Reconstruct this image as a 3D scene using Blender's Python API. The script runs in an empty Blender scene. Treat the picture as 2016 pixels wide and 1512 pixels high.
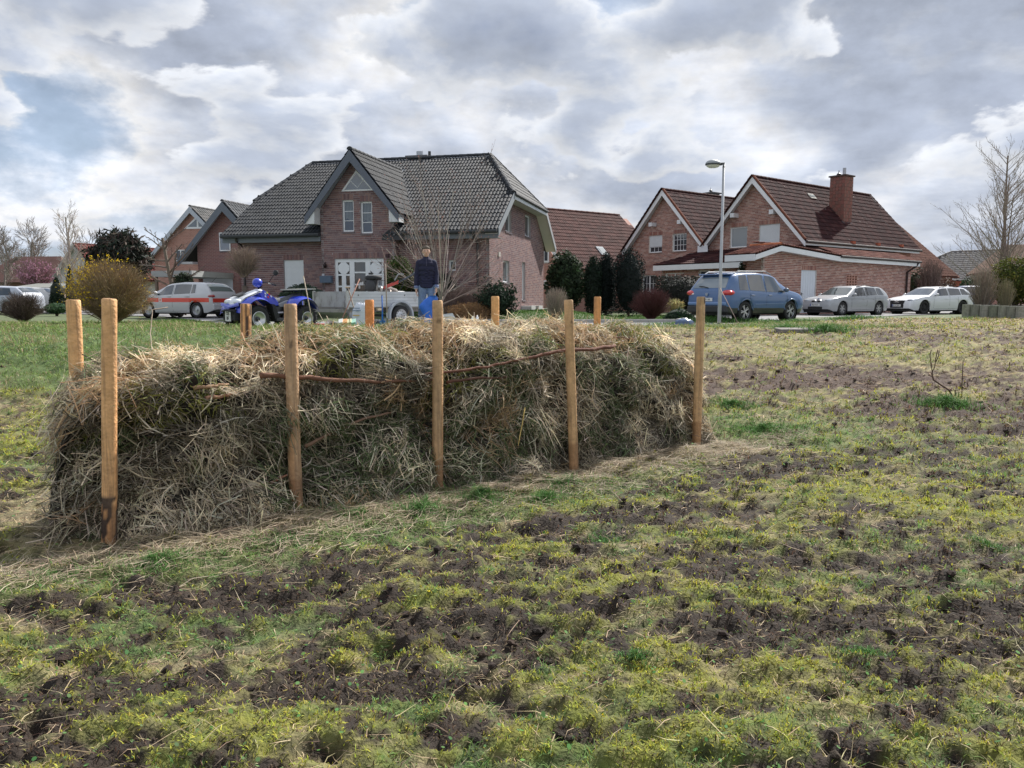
import bpy, math, random
import numpy as np
from mathutils import Vector, Matrix
R = math.radians
rnd = random.Random(7)
rng = np.random.default_rng(11)
SC = bpy.context.scene
COL = SC.collection

# ------------------------------------------------------------------ camera
FPX = 1510.0
CAMZ = 1.6
PITCH = math.atan(168.0/FPX)
cd = bpy.data.cameras.new('camera')
cd.sensor_width = 36.0
cd.lens = FPX/2016.0*36.0
cd.clip_start = 0.05
cd.clip_end = 4000.0
cam = bpy.data.objects.new('camera', cd)
COL.objects.link(cam)
cam.location = (0, 0, CAMZ)
cam.rotation_euler = (math.pi/2-PITCH, 0, 0)
SC.camera = cam

# ------------------------------------------------------------------ light
SUN_AZ = 37.0      # degrees to the right of the viewing direction
SUN_EL = 43.0
sl = bpy.data.lights.new('sun', 'SUN')
sl.energy = 4.8
sl.angle = R(1.2)
sl.color = (1.0, 0.96, 0.90)
sun = bpy.data.objects.new('sun', sl)
COL.objects.link(sun)
_sd = Vector((math.sin(R(SUN_AZ))*math.cos(R(SUN_EL)), math.cos(R(SUN_AZ))*math.cos(R(SUN_EL)), math.sin(R(SUN_EL))))
sun.rotation_euler = _sd.to_track_quat('Z', 'Y').to_euler()
sun.location = (20, 20, 40)
SC.view_settings.view_transform = 'Standard'
SC.view_settings.look = 'None'
SC.view_settings.gamma = 1.0
SC.view_settings.use_curve_mapping = False
SC.view_settings.exposure = 0.66

def build_world():
    w = bpy.data.worlds.new('World')
    SC.world = w
    w.use_nodes = True
    nt = w.node_tree
    N = nt.nodes; L = nt.links
    N.clear()
    def nd(t, **k):
        n = N.new(t)
        for a, b in k.items():
            setattr(n, a, b)
        return n
    def math_(op, a, b=None, clamp=False):
        n = nd('ShaderNodeMath', operation=op); n.use_clamp = clamp
        for i, v in enumerate((a, b)):
            if v is None: continue
            if isinstance(v, (int, float)): n.inputs[i].default_value = v
            else: L.new(v, n.inputs[i])
        return n.outputs[0]
    out = nd('ShaderNodeOutputWorld')
    sky = nd('ShaderNodeTexSky', sky_type='NISHITA')
    sky.sun_disc = False
    sky.sun_elevation = R(SUN_EL)
    sky.sun_rotation = R(SUN_AZ)
    sky.air_density = 1.0; sky.dust_density = 1.5; sky.ozone_density = 1.2
    b1 = nd('ShaderNodeBackground'); b1.inputs[1].default_value = 0.075
    L.new(sky.outputs[0], b1.inputs[0])
    tc = nd('ShaderNodeTexCoord')
    sep = nd('ShaderNodeSeparateXYZ'); L.new(tc.outputs['Generated'], sep.inputs[0])
    z = math_('MAXIMUM', sep.outputs[2], 0.0)
    zz = math_('ADD', z, 0.20)
    px = math_('DIVIDE', sep.outputs[0], zz)
    py = math_('DIVIDE', sep.outputs[1], zz)
    cb = nd('ShaderNodeCombineXYZ'); L.new(px, cb.inputs[0]); L.new(py, cb.inputs[1]); L.new(math_('MULTIPLY', z, 2.5), cb.inputs[2])
    n1 = nd('ShaderNodeTexNoise'); n1.inputs['Scale'].default_value = 0.95; n1.inputs['Detail'].default_value = 8; n1.inputs['Roughness'].default_value = 0.56; n1.inputs['Distortion'].default_value = 0.25
    mp = nd('ShaderNodeMapping'); mp.inputs['Location'].default_value = SKY_OFF
    L.new(cb.outputs[0], mp.inputs[0]); L.new(mp.outputs[0], n1.inputs['Vector'])
    # a warp in direction space gives the cauliflower tops of the cumulus
    v2 = nd('ShaderNodeTexNoise'); v2.inputs['Scale'].default_value = 3.4; v2.inputs['Detail'].default_value = 12; v2.inputs['Roughness'].default_value = 0.57
    mp2 = nd('ShaderNodeMapping'); mp2.inputs['Scale'].default_value = (1, 1, 1.7); mp2.inputs['Location'].default_value = (2.3, 0.7, 0.1)
    L.new(tc.outputs['Generated'], mp2.inputs[0]); L.new(mp2.outputs[0], v2.inputs['Vector'])
    dens = math_('ADD', math_('ADD', math_('MULTIPLY', n1.outputs['Fac'], 0.62), 0.19), math_('MULTIPLY', math_('SUBTRACT', v2.outputs['Fac'], 0.5), 0.80))
    v3 = nd('ShaderNodeTexNoise'); v3.inputs['Scale'].default_value = 3.4; v3.inputs['Detail'].default_value = 12; v3.inputs['Roughness'].default_value = 0.57
    ofs = nd('ShaderNodeVectorMath', operation='ADD'); L.new(mp2.outputs[0], ofs.inputs[0]); ofs.inputs[1].default_value = (0.010, 0.0, 0.030); L.new(ofs.outputs[0], v3.inputs['Vector'])
    relief_ = math_('SUBTRACT', v2.outputs['Fac'], v3.outputs['Fac'])
    # broad cloud masses, by direction
    def blob(px_, py_, size, amt, sx=1.0):
        nonlocal dens
        d = Vector(((px_-1008)/FPX, math.cos(PITCH)+(756-py_)/FPX*math.sin(PITCH), (756-py_)/FPX*math.cos(PITCH)-math.sin(PITCH))).normalized()
        s = nd('ShaderNodeVectorMath', operation='SUBTRACT'); L.new(tc.outputs['Generated'], s.inputs[0]); s.inputs[1].default_value = d
        m = nd('ShaderNodeVectorMath', operation='MULTIPLY'); L.new(s.outputs[0], m.inputs[0]); m.inputs[1].default_value = (1/(size*sx), 1/size, 1/size)
        ln = nd('ShaderNodeVectorMath', operation='LENGTH'); L.new(m.outputs[0], ln.inputs[0])
        e = math_('POWER', 2.0, math_('MULTIPLY', math_('MULTIPLY', ln.outputs['Value'], ln.outputs['Value']), -1.2))
        dens = math_('ADD', dens, math_('MULTIPLY', e, amt))
    dens = math_('SUBTRACT', dens, 0.040)
    for b in SKY_BLOBS:
        blob(*b)
    cr = nd('ShaderNodeValToRGB')
    e = cr.color_ramp.elements
    e[0].position = 0.36; e[0].color = (0.44, 0.53, 0.68, 1)
    e[1].position = 0.78; e[1].color = (0.27, 0.305, 0.385, 1)
    for p, c in ((0.42, (0.60, 0.66, 0.76, 1)), (0.465, (0.80, 0.805, 0.82, 1)), (0.50, (0.70, 0.72, 0.77, 1)), (0.545, (0.56, 0.60, 0.68, 1)), (0.61, (0.40, 0.445, 0.54, 1))):
        q = e.new(p); q.color = c
    L.new(dens, cr.inputs[0])
    b2 = nd('ShaderNodeBackground'); b2.inputs[1].default_value = SKY_GAIN
    br = math_('ADD', 1.0, math_('MULTIPLY', relief_, 2.6)); sc_ = nd('ShaderNodeVectorMath', operation='SCALE'); L.new(cr.outputs[0], sc_.inputs[0]); L.new(br, sc_.inputs['Scale'])
    # crisp edged cumulus in front of the soft layer
    v4 = nd('ShaderNodeTexNoise'); v4.inputs['Scale'].default_value = 3.7; v4.inputs['Detail'].default_value = 13; v4.inputs['Roughness'].default_value = 0.52; v4.inputs['Distortion'].default_value = 0.15
    mp4 = nd('ShaderNodeMapping'); mp4.inputs['Scale'].default_value = (1, 1, 1.9); mp4.inputs['Location'].default_value = CUM_OFF
    L.new(tc.outputs['Generated'], mp4.inputs[0]); L.new(mp4.outputs[0], v4.inputs['Vector'])
    v5 = nd('ShaderNodeTexNoise'); v5.inputs['Scale'].default_value = 3.7; v5.inputs['Detail'].default_value = 13; v5.inputs['Roughness'].default_value = 0.52; v5.inputs['Distortion'].default_value = 0.15
    of5 = nd('ShaderNodeVectorMath', operation='ADD'); L.new(mp4.outputs[0], of5.inputs[0]); of5.inputs[1].default_value = (0.012, 0.0, 0.035); L.new(of5.outputs[0], v5.inputs['Vector'])
    cm = nd('ShaderNodeMapRange', interpolation_type='SMOOTHSTEP'); cm.inputs['From Min'].default_value = 0.506; cm.inputs['From Max'].default_value = 0.540; L.new(v4.outputs['Fac'], cm.inputs[0])
    cr2 = nd('ShaderNodeValToRGB'); q = cr2.color_ramp.elements
    q[0].position = 0.505; q[0].color = (0.78, 0.785, 0.80, 1); q[1].position = 0.70; q[1].color = (0.27, 0.31, 0.40, 1)
    for p_, c_ in ((0.545, (0.64, 0.67, 0.725, 1)), (0.59, (0.44, 0.485, 0.575, 1))): w_ = q.new(p_); w_.color = c_
    L.new(v4.outputs['Fac'], cr2.inputs[0])
    b5 = math_('ADD', 1.0, math_('MULTIPLY', math_('SUBTRACT', v4.outputs['Fac'], v5.outputs['Fac']), 2.4)); s5 = nd('ShaderNodeVectorMath', operation='SCALE'); L.new(cr2.outputs[0], s5.inputs[0]); L.new(b5, s5.inputs['Scale'])
    mxc = nd('ShaderNodeMix', data_type='RGBA'); L.new(cm.outputs[0], mxc.inputs[0]); L.new(sc_.outputs[0], mxc.inputs[6]); L.new(s5.outputs[0], mxc.inputs[7])
    L.new(mxc.outputs[2], b2.inputs[0])
    mask = nd('ShaderNodeMapRange'); mask.inputs['From Min'].default_value = 0.33; mask.inputs['From Max'].default_value = 0.43
    mask.inputs['To Min'].default_value = 0.6; mask.inputs['To Max'].default_value = 1.0
    L.new(dens, mask.inputs[0])
    mx = nd('ShaderNodeMixShader')
    L.new(math_('MAXIMUM', mask.outputs[0], cm.outputs[0]), mx.inputs[0]); L.new(b1.outputs[0], mx.inputs[1]); L.new(b2.outputs[0], mx.inputs[2])
    L.new(mx.outputs[0], out.inputs[0])
SKY_OFF = (3.1, 0.4, 0.0)
CUM_OFF = (5.2, 1.3, 0.45)
SKY_GAIN = 0.75
SKY_BLOBS = [(300, 170, 0.12, 0.08, 1.6), (600, 190, 0.12, 0.09, 1.6), (1720, 190, 0.14, 0.14, 2.0), (930, 260, 0.06, 0.06, 1.6), (1690, 330, 0.035, 0.09, 1.3),
             (60, 330, 0.10, -0.06, 2.0), (1020, 60, 0.14, -0.03, 1.6), (1000, 230, 0.15, 0.08, 1.4), (1150, 400, 0.08, -0.03, 3.0), (1750, 400, 0.07, -0.06, 2.0), (1400, 250, 0.12, 0.05, 1.6), (430, 330, 0.05, 0.05, 2.2)]
build_world()

# ------------------------------------------------------------------ pixel helpers
CP, SP = math.cos(PITCH), math.sin(PITCH)
def ray(px, py):
    cx = (px-1008.0)/FPX; cy = (756.0-py)/FPX
    return Vector((cx, CP+cy*SP, cy*CP-SP))
def P(px, py, Y):
    r = ray(px, py); t = Y/r.y
    return Vector((r.x*t, Y, CAMZ+r.z*t))
def sst(t):
    t = np.clip(t, 0.0, 1.0)
    return t*t*(3-2*t)
def gz(x, y):
    """smooth ground height"""
    x = np.asarray(x, float); y = np.asarray(y, float)
    z = 0.93*sst((y-7.0)/9.0) - 0.14*sst((y-18.0)/2.6)
    z = z + 0.13*sst((x-9.0)/5.0)*sst((y-17.0)/3.0)*(1-sst((y-30.0)/4.0))
    z = z + 0.27*sst((y-25.8)/4.5)*sst((4.6-x)/2.5)*sst((x+11.5)/2.5)
    return z
def gzf(x, y): return float(gz(x, y))
def G(px, py):
    r = ray(px, py); t = 1.0
    p = Vector((0, 0, CAMZ))
    for i in range(4000):
        q = Vector((0, 0, CAMZ))+r*t
        if q.z <= gzf(q.x, q.y): return q
        t *= 1.004
    return q
def GX(px, Y):
    """ground point seen in column px at depth Y"""
    x = (px-1008.0)/FPX*Y*1.003
    return Vector((x, Y, gzf(x, Y)))

# ------------------------------------------------------------------ numpy noise
_T = rng.random((256, 256))
def vnoise(x, y):
    x = np.asarray(x, float); y = np.asarray(y, float)
    xi = np.floor(x).astype(int); yi = np.floor(y).astype(int)
    fx = x-xi; fy = y-yi
    fx = fx*fx*(3-2*fx); fy = fy*fy*(3-2*fy)
    a = _T[xi & 255, yi & 255]; b = _T[(xi+1) & 255, yi & 255]; c = _T[xi & 255, (yi+1) & 255]; d = _T[(xi+1) & 255, (yi+1) & 255]
    return (a*(1-fx)+b*fx)*(1-fy)+(c*(1-fx)+d*fx)*fy
def fbm(x, y, o=4, g=0.5):
    s = 0; a = 1; t = 0
    for i in range(o):
        s = s+a*vnoise(x*2**i+17.3*i, y*2**i+9.1*i); t += a; a *= g
    return s/t

# ------------------------------------------------------------------ materials
MATS = {}
def mat(name, rough=0.8, metal=0.0, spec=0.5, noise=0.0, nscale=8.0, bump=0.0, bscale=40.0, coat=0.0, base=None, trans=0.0, extra=None):
    if name in MATS: return MATS[name]
    m = bpy.data.materials.new(name); m.use_nodes = True
    nt = m.node_tree; N = nt.nodes; L = nt.links
    b = N['Principled BSDF']
    b.inputs['Roughness'].default_value = rough
    b.inputs['Metallic'].default_value = metal
    b.inputs['Specular IOR Level'].default_value = spec
    if coat: b.inputs['Coat Weight'].default_value = coat; b.inputs['Coat Roughness'].default_value = 0.04
    if base is None:
        at = N.new('ShaderNodeAttribute'); at.attribute_name = 'Col'; src = at.outputs['Color']
    else:
        rg = N.new('ShaderNodeRGB'); rg.outputs[0].default_value = (*base, 1); src = rg.outputs[0]
    tc = N.new('ShaderNodeTexCoord')
    if noise:
        nz = N.new('ShaderNodeTexNoise'); nz.inputs['Scale'].default_value = nscale; nz.inputs['Detail'].default_value = 6; nz.inputs['Roughness'].default_value = 0.65
        geo = N.new('ShaderNodeNewGeometry'); L.new(geo.outputs['Position'], nz.inputs['Vector'])
        mr = N.new('ShaderNodeMapRange'); mr.inputs['From Min'].default_value = 0.25; mr.inputs['From Max'].default_value = 0.75
        mr.inputs['To Min'].default_value = 1-noise; mr.inputs['To Max'].default_value = 1+noise
        L.new(nz.outputs['Fac'], mr.inputs[0])
        vm = N.new('ShaderNodeVectorMath'); vm.operation = 'SCALE'
        L.new(src, vm.inputs[0]); L.new(mr.outputs[0], vm.inputs['Scale']); src = vm.outputs[0]
    if extra: src = extra(nt, src, tc, b)
    L.new(src, b.inputs['Base Color'])
    if bump:
        n2 = N.new('ShaderNodeTexNoise'); n2.inputs['Scale'].default_value = bscale; n2.inputs['Detail'].default_value = 5
        geo2 = N.new('ShaderNodeNewGeometry'); L.new(geo2.outputs['Position'], n2.inputs['Vector'])
        bp = N.new('ShaderNodeBump'); bp.inputs['Strength'].default_value = bump; bp.inputs['Distance'].default_value = 0.02
        L.new(n2.outputs['Fac'], bp.inputs['Height']); L.new(bp.outputs[0], b.inputs['Normal'])
    if trans:
        out = N['Material Output']
        tr = N.new('ShaderNodeBsdfTranslucent'); L.new(src, tr.inputs[0])
        ms = N.new('ShaderNodeMixShader'); ms.inputs[0].default_value = trans
        L.new(b.outputs[0], ms.inputs[1]); L.new(tr.outputs[0], ms.inputs[2]); L.new(ms.outputs[0], out.inputs[0])
    MATS[name] = m
    return m

def speckle(color, amount, scale):
    def f(nt, src, tc, b):
        N = nt.nodes; L = nt.links
        n = N.new('ShaderNodeTexNoise'); n.inputs['Scale'].default_value = scale; n.inputs['Detail'].default_value = 3
        geo = N.new('ShaderNodeNewGeometry'); L.new(geo.outputs['Position'], n.inputs['Vector'])
        mr = N.new('ShaderNodeMapRange'); mr.inputs['From Min'].default_value = 1-amount; mr.inputs['From Max'].default_value = 1-amount+0.04
        L.new(n.outputs['Fac'], mr.inputs[0])
        mx = N.new('ShaderNodeMix'); mx.data_type = 'RGBA'
        L.new(mr.outputs[0], mx.inputs[0]); L.new(src, mx.inputs[6]); mx.inputs[7].default_value = (*color, 1)
        return mx.outputs[2]
    return f
def dirt(color, amount, scale, stretch=(1, 1, 1)):
    def f(nt, src, tc, b):
        N = nt.nodes; L = nt.links
        mp = N.new('ShaderNodeMapping'); mp.inputs['Scale'].default_value = stretch
        L.new(tc.outputs['Object'], mp.inputs[0])
        n = N.new('ShaderNodeTexNoise'); n.inputs['Scale'].default_value = scale; n.inputs['Detail'].default_value = 7; n.inputs['Roughness'].default_value = 0.7
        L.new(mp.outputs[0], n.inputs['Vector'])
        mr = N.new('ShaderNodeMapRange'); mr.inputs['From Min'].default_value = 1-amount; mr.inputs['From Max'].default_value = 1-amount+0.25
        L.new(n.outputs['Fac'], mr.inputs[0])
        mx = N.new('ShaderNodeMix'); mx.data_type = 'RGBA'
        L.new(mr.outputs[0], mx.inputs[0]); L.new(src, mx.inputs[6]); mx.inputs[7].default_value = (*color, 1)
        return mx.outputs[2]
    return f
def brickpat(c1, c2, cm):
    def f(nt, src, tc, b):
        N = nt.nodes; L = nt.links
        n = N.new('ShaderNodeTexBrick'); n.inputs['Scale'].default_value = 1.0
        n.inputs['Color1'].default_value = (*c1, 1); n.inputs['Color2'].default_value = (*c2, 1); n.inputs['Mortar'].default_value = (*cm, 1)
        n.inputs['Brick Width'].default_value = 0.25; n.inputs['Row Height'].default_value = 0.083; n.inputs['Mortar Size'].default_value = 0.008
        sx = N.new('ShaderNodeSeparateXYZ'); L.new(tc.outputs['Object'], sx.inputs[0])
        ad = N.new('ShaderNodeMath'); ad.operation = 'ADD'; L.new(sx.outputs[0], ad.inputs[0]); L.new(sx.outputs[1], ad.inputs[1])
        cb = N.new('ShaderNodeCombineXYZ'); L.new(ad.outputs[0], cb.inputs[0]); L.new(sx.outputs[2], cb.inputs[1])
        L.new(cb.outputs[0], n.inputs['Vector'])
        return n.outputs['Color']
    return f

M_matte = lambda: mat('matte_finish', 0.75, noise=0.06, nscale=6)
M_white = lambda: mat('white_plastic', 0.35, noise=0.05, nscale=3)
M_paint = lambda: mat('car_paint', 0.35, metal=0.0, spec=0.5, coat=0.6)
M_metal = lambda: mat('bare_metal', 0.38, metal=0.85, noise=0.15, nscale=10)
M_rubber = lambda: mat('rubber', 0.8, noise=0.15, nscale=20)
M_glass = lambda: mat('window_glass', 0.04, spec=0.9, coat=0.6)
M_wood = lambda: mat('round_wood', 0.8, noise=0.28, nscale=14, bump=0.5, bscale=45, extra=dirt((.13, .085, .055), .49, 26, (1, 1, .05)))
M_bark = lambda: mat('bark', 0.9, noise=0.3, nscale=12, bump=0.5, bscale=30)
M_leaf = lambda: mat('leaf', 0.7, spec=0.2, trans=0.25)
M_twig = lambda: mat('twig', 0.85)
M_straw = lambda: mat('straw', 0.7, trans=0.28)
M_brick = lambda: mat('fired_brick', 0.88, noise=0.22, nscale=18, bump=0.3, bscale=60)
M_mortar = lambda: mat('mortar', 0.95, noise=0.15, nscale=9)
M_tile = lambda: mat('dark_roof_tile', 0.72, spec=0.25, noise=0.16, nscale=2.5)
M_rtile = lambda: mat('red_roof_tile', 0.85, spec=0.12, noise=0.3, nscale=1.8, extra=speckle((0.34, 0.31, 0.28), 0.30, 6.5))
M_fabric = lambda: mat('fabric', 0.9, noise=0.12, nscale=25, bump=0.3, bscale=18)
M_skin = lambda: mat('skin', 0.55)

# ------------------------------------------------------------------ objects
def tag(o, label=None, cat=None, group=None, kind=None):
    if label: o['label'] = label
    if cat: o['category'] = cat
    if group: o['group'] = group
    if kind: o['kind'] = kind
    return o
def thing(name, label, cat, loc=(0, 0, 0), rz=0.0, group=None):
    o = bpy.data.objects.new(name, None)
    o.empty_display_size = 0.2
    COL.objects.link(o)
    o.location = loc; o.rotation_euler = (0, 0, rz)
    return tag(o, label, cat, group)
def link(name, me, parent=None):
    o = bpy.data.objects.new(name, me); COL.objects.link(o)
    if parent is not None: o.parent = parent
    return o
def np_mesh(name, V, Fq, m, cols=None, parent=None, smooth=False, dom='POINT'):
    """V (n,3); Fq (m,k) int array"""
    V = np.asarray(V, np.float32); Fq = np.asarray(Fq, np.int32)
    k = Fq.shape[1]
    me = bpy.data.meshes.new(name)
    me.vertices.add(len(V)); me.vertices.foreach_set('co', V.ravel())
    me.loops.add(Fq.size); me.loops.foreach_set('vertex_index', Fq.ravel())
    me.polygons.add(len(Fq)); me.polygons.foreach_set('loop_start', np.arange(0, Fq.size, k, dtype=np.int32))
    me.update(calc_edges=True)
    if cols is not None:
        a = me.attributes.new('Col', 'FLOAT_COLOR', dom)
        c = np.ones((len(cols), 4), np.float32); c[:, :3] = cols
        a.data.foreach_set('color', c.ravel())
    me.materials.append(m)
    if smooth: me.shade_smooth()
    else: me.shade_flat()
    return link(name, me, parent)

class MB:
    def __init__(s): s.v = []; s.f = []; s.c = []
    def add(s, vs, fs, c):
        o = len(s.v); s.v += [tuple(p) for p in vs]
        s.f += [tuple(i+o for i in f) for f in fs]; s.c += [c]*len(fs)
    def box(s, a, b, c=(.5, .5, .5), M=None):
        x0, y0, z0 = a; x1, y1, z1 = b
        vs = [(x0, y0, z0), (x1, y0, z0), (x1, y1, z0), (x0, y1, z0), (x0, y0, z1), (x1, y0, z1), (x1, y1, z1), (x0, y1, z1)]
        if M is not None: vs = [M @ Vector(p) for p in vs]
        s.add(vs, [(0, 3, 2, 1), (4, 5, 6, 7), (0, 1, 5, 4), (1, 2, 6, 5), (2, 3, 7, 6), (3, 0, 4, 7)], c)
        return s
    def quad(s, *p, c=(.5, .5, .5)): s.add(p, [tuple(range(len(p)))], c); return s
    def slab(s, poly, off, c=(.5, .5, .5)):
        """polygon extruded by vector off"""
        n = len(poly); off = Vector(off)
        vs = [Vector(p) for p in poly]+[Vector(p)+off for p in poly]
        s.add(vs, [tuple(range(n))[::-1], tuple(range(n, 2*n))]+[(i, (i+1) % n, (i+1) % n+n, i+n) for i in range(n)], c); return s
    def tube(s, pts, rad, n=6, c=(.5, .5, .5), cap=True):
        pts = [Vector(p) for p in pts]
        if isinstance(rad, (int, float)): rad = [rad]*len(pts)
        vs = []; fs = []; u = None
        for i, p in enumerate(pts):
            d = (pts[min(i+1, len(pts)-1)]-pts[max(i-1, 0)])
            if d.length < 1e-9: d = Vector((0, 0, 1))
            d.normalize()
            if u is None:
                u = d.orthogonal().normalized()
            else:
                u = (u-d*u.dot(d))
                u = u.normalized() if u.length > 1e-6 else d.orthogonal().normalized()
            w = d.cross(u)
            for k in range(n):
                t = 2*math.pi*k/n
                vs.append(p+(u*math.cos(t)+w*math.sin(t))*rad[i])
        for i in range(len(pts)-1):
            for k in range(n):
                a = i*n+k; b = i*n+(k+1) % n
                fs.append((a, b, b+n, a+n))
        if cap: fs += [tuple(range(n))[::-1], tuple(range((len(pts)-1)*n, len(pts)*n))]
        s.add(vs, fs, c); return s
    def ell(s, cen, r, c=(.5, .5, .5), n=10, m=7, M=None, noise=0.0):
        vs = []; fs = []
        for i in range(m+1):
            ph = math.pi*i/m-math.pi/2
            for k in range(n):
                t = 2*math.pi*k/n
                q = 1+(rnd.random()-.5)*noise
                p = Vector((cen[0]+r[0]*math.cos(ph)*math.cos(t)*q, cen[1]+r[1]*math.cos(ph)*math.sin(t)*q, cen[2]+r[2]*math.sin(ph)*q))
                vs.append(M @ p if M is not None else p)
        for i in range(m):
            for k in range(n):
                a = i*n+k; b = i*n+(k+1) % n
                fs.append((a, b, b+n, a+n))
        s.add(vs, fs, c); return s
    def lathe(s, prof, axis='z', cen=(0, 0, 0), n=20, c=(.5, .5, .5), M=None):
        """prof: list of (r, h)"""
        vs = []; fs = []
        for r, h in prof:
            for k in range(n):
                t = 2*math.pi*k/n; a = r*math.cos(t); b = r*math.sin(t)
                p = {'z': (a, b, h), 'y': (a, h, b), 'x': (h, a, b)}[axis]
                p = Vector((p[0]+cen[0], p[1]+cen[1], p[2]+cen[2]))
                vs.append(M @ p if M is not None else p)
        for i in range(len(prof)-1):
            for k in range(n):
                a = i*n+k; b = i*n+(k+1) % n
                fs.append((a, b, b+n, a+n))
        s.add(vs, fs, c); return s
    def build(s, name, m, parent=None, smooth=False, bevel=0.0, auto=None):
        me = bpy.data.meshes.new(name)
        me.from_pydata([tuple(p) for p in s.v], [], s.f)
        a = me.attributes.new('Col', 'FLOAT_COLOR', 'FACE')
        c = np.ones((len(s.c), 4), np.float32); c[:, :3] = np.array(s.c, np.float32)
        a.data.foreach_set('color', c.ravel())
        me.materials.append(m); me.update()
        if smooth: me.shade_smooth()
        o = link(name, me, parent)
        if bevel:
            md = o.modifiers.new('bevel', 'BEVEL'); md.width = bevel; md.segments = 2; md.limit_method = 'ANGLE'
        return o
# ================================================================== GROUND
HO = Vector((-2.55, 4.86)); HA = Vector((.817, .577)); HN = Vector((-.577, .817))
def heap_sn(x, y):
    dx = x-HO.x; dy = y-HO.y
    return dx*HA.x+dy*HA.y, dx*HN.x+dy*HN.y
ROAD = [P(px, py, 1) for px, py in ()]
def rp(px, py):
    d = (CAMZ-0.79)/(-ray(px, py).z/ray(px, py).y)
    return ((px-1008)/FPX*d*1.003, d)
ROAD = [rp(250, 622), rp(330, 624), rp(400, 633), rp(470, 644), rp(600, 648), rp(900, 649), rp(1290, 647), rp(1370, 643), rp(1480, 637), rp(1600, 629), rp(1760, 622), rp(1960, 615), rp(2100, 611),
        rp(2100, 605), rp(1880, 606), rp(1700, 609), rp(1560, 613), rp(1450, 618), rp(1380, 626), rp(1330, 636), rp(1000, 637), rp(880, 634), rp(620, 625), rp(540, 620), rp(450, 616), rp(250, 612), rp(60, 610), rp(60, 616)]
def in_poly(x, y, poly):
    x = np.asarray(x, float); y = np.asarray(y, float); r = np.zeros(x.shape, bool)
    n = len(poly)
    for i in range(n):
        x0, y0 = poly[i]; x1, y1 = poly[(i+1) % n]
        if y0 == y1: continue
        c = ((y0 > y) != (y1 > y)) & (x < (x1-x0)*(y-y0)/(y1-y0)+x0)
        r ^= c
    return r
C_SOIL = np.array((0.026, 0.0175, 0.012)); C_SOIL2 = np.array((0.075, 0.048, 0.036))
C_MOSS = np.array((0.25, 0.255, 0.035)); C_GRASS = np.array((0.11, 0.185, 0.05)); C_STRAW = np.array((0.36, 0.285, 0.175)); C_LUSH = np.array((0.075, 0.118, 0.034))
def gauss(x, y, cx, cy, rx, ry, a=0.0):
    dx = x-cx; dy = y-cy; c, s = math.cos(a), math.sin(a)
    u = (dx*c+dy*s)/rx; v = (-dx*s+dy*c)/ry
    return np.exp(-(u*u+v*v))
def gp(px, py, rx, ry, a=0.0):
    q = G(px, py); return (q.x, q.y, rx, ry, a)
SOILP = [gp(1620, 745, 2.6, .55), gp(1250, 1010, 1.3, .35, .5), gp(1480, 930, .8, .3, .4), gp(560, 1160, .8, .22, .25), gp(200, 1190, .7, .2, .2),
         gp(1950, 1240, .9, .3, .3), gp(1500, 1250, .7, .2, .1), gp(1000, 1230, .7, .2, .2), gp(1750, 800, .8, .4, .3), gp(700, 1330, .5, .15), gp(1350, 1120, .9, .25, .3), gp(1850, 660, 2.2, 1.0), gp(2000, 820, 1.2, .5), gp(830, 1110, .6, .2)]
GRASSP = [gp(1500, 860, 1.6, .6), gp(1820, 800, .6, .4), gp(1000, 1010, 1.3, .22, .5), gp(700, 1040, .9, .22, .5), gp(250, 1130, 1.0, .25, .3), gp(1450, 850, .7, .7)]
MOSSP = [gp(60, 860, 1.0, 1.2), gp(1050, 1180, .9, .25), gp(300, 1420, .7, .25), gp(1600, 690, 3, .8), gp(1300, 1400, .8, .3), gp(1750, 1000, .9, .5)]
STRAWP = [gp(100, 1020, .5, .35, .5), gp(1430, 690, 1.6, .6), gp(1500, 900, .5, .2), gp(1900, 740, 2, .5), gp(50, 720, 1.4, .7)]
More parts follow.
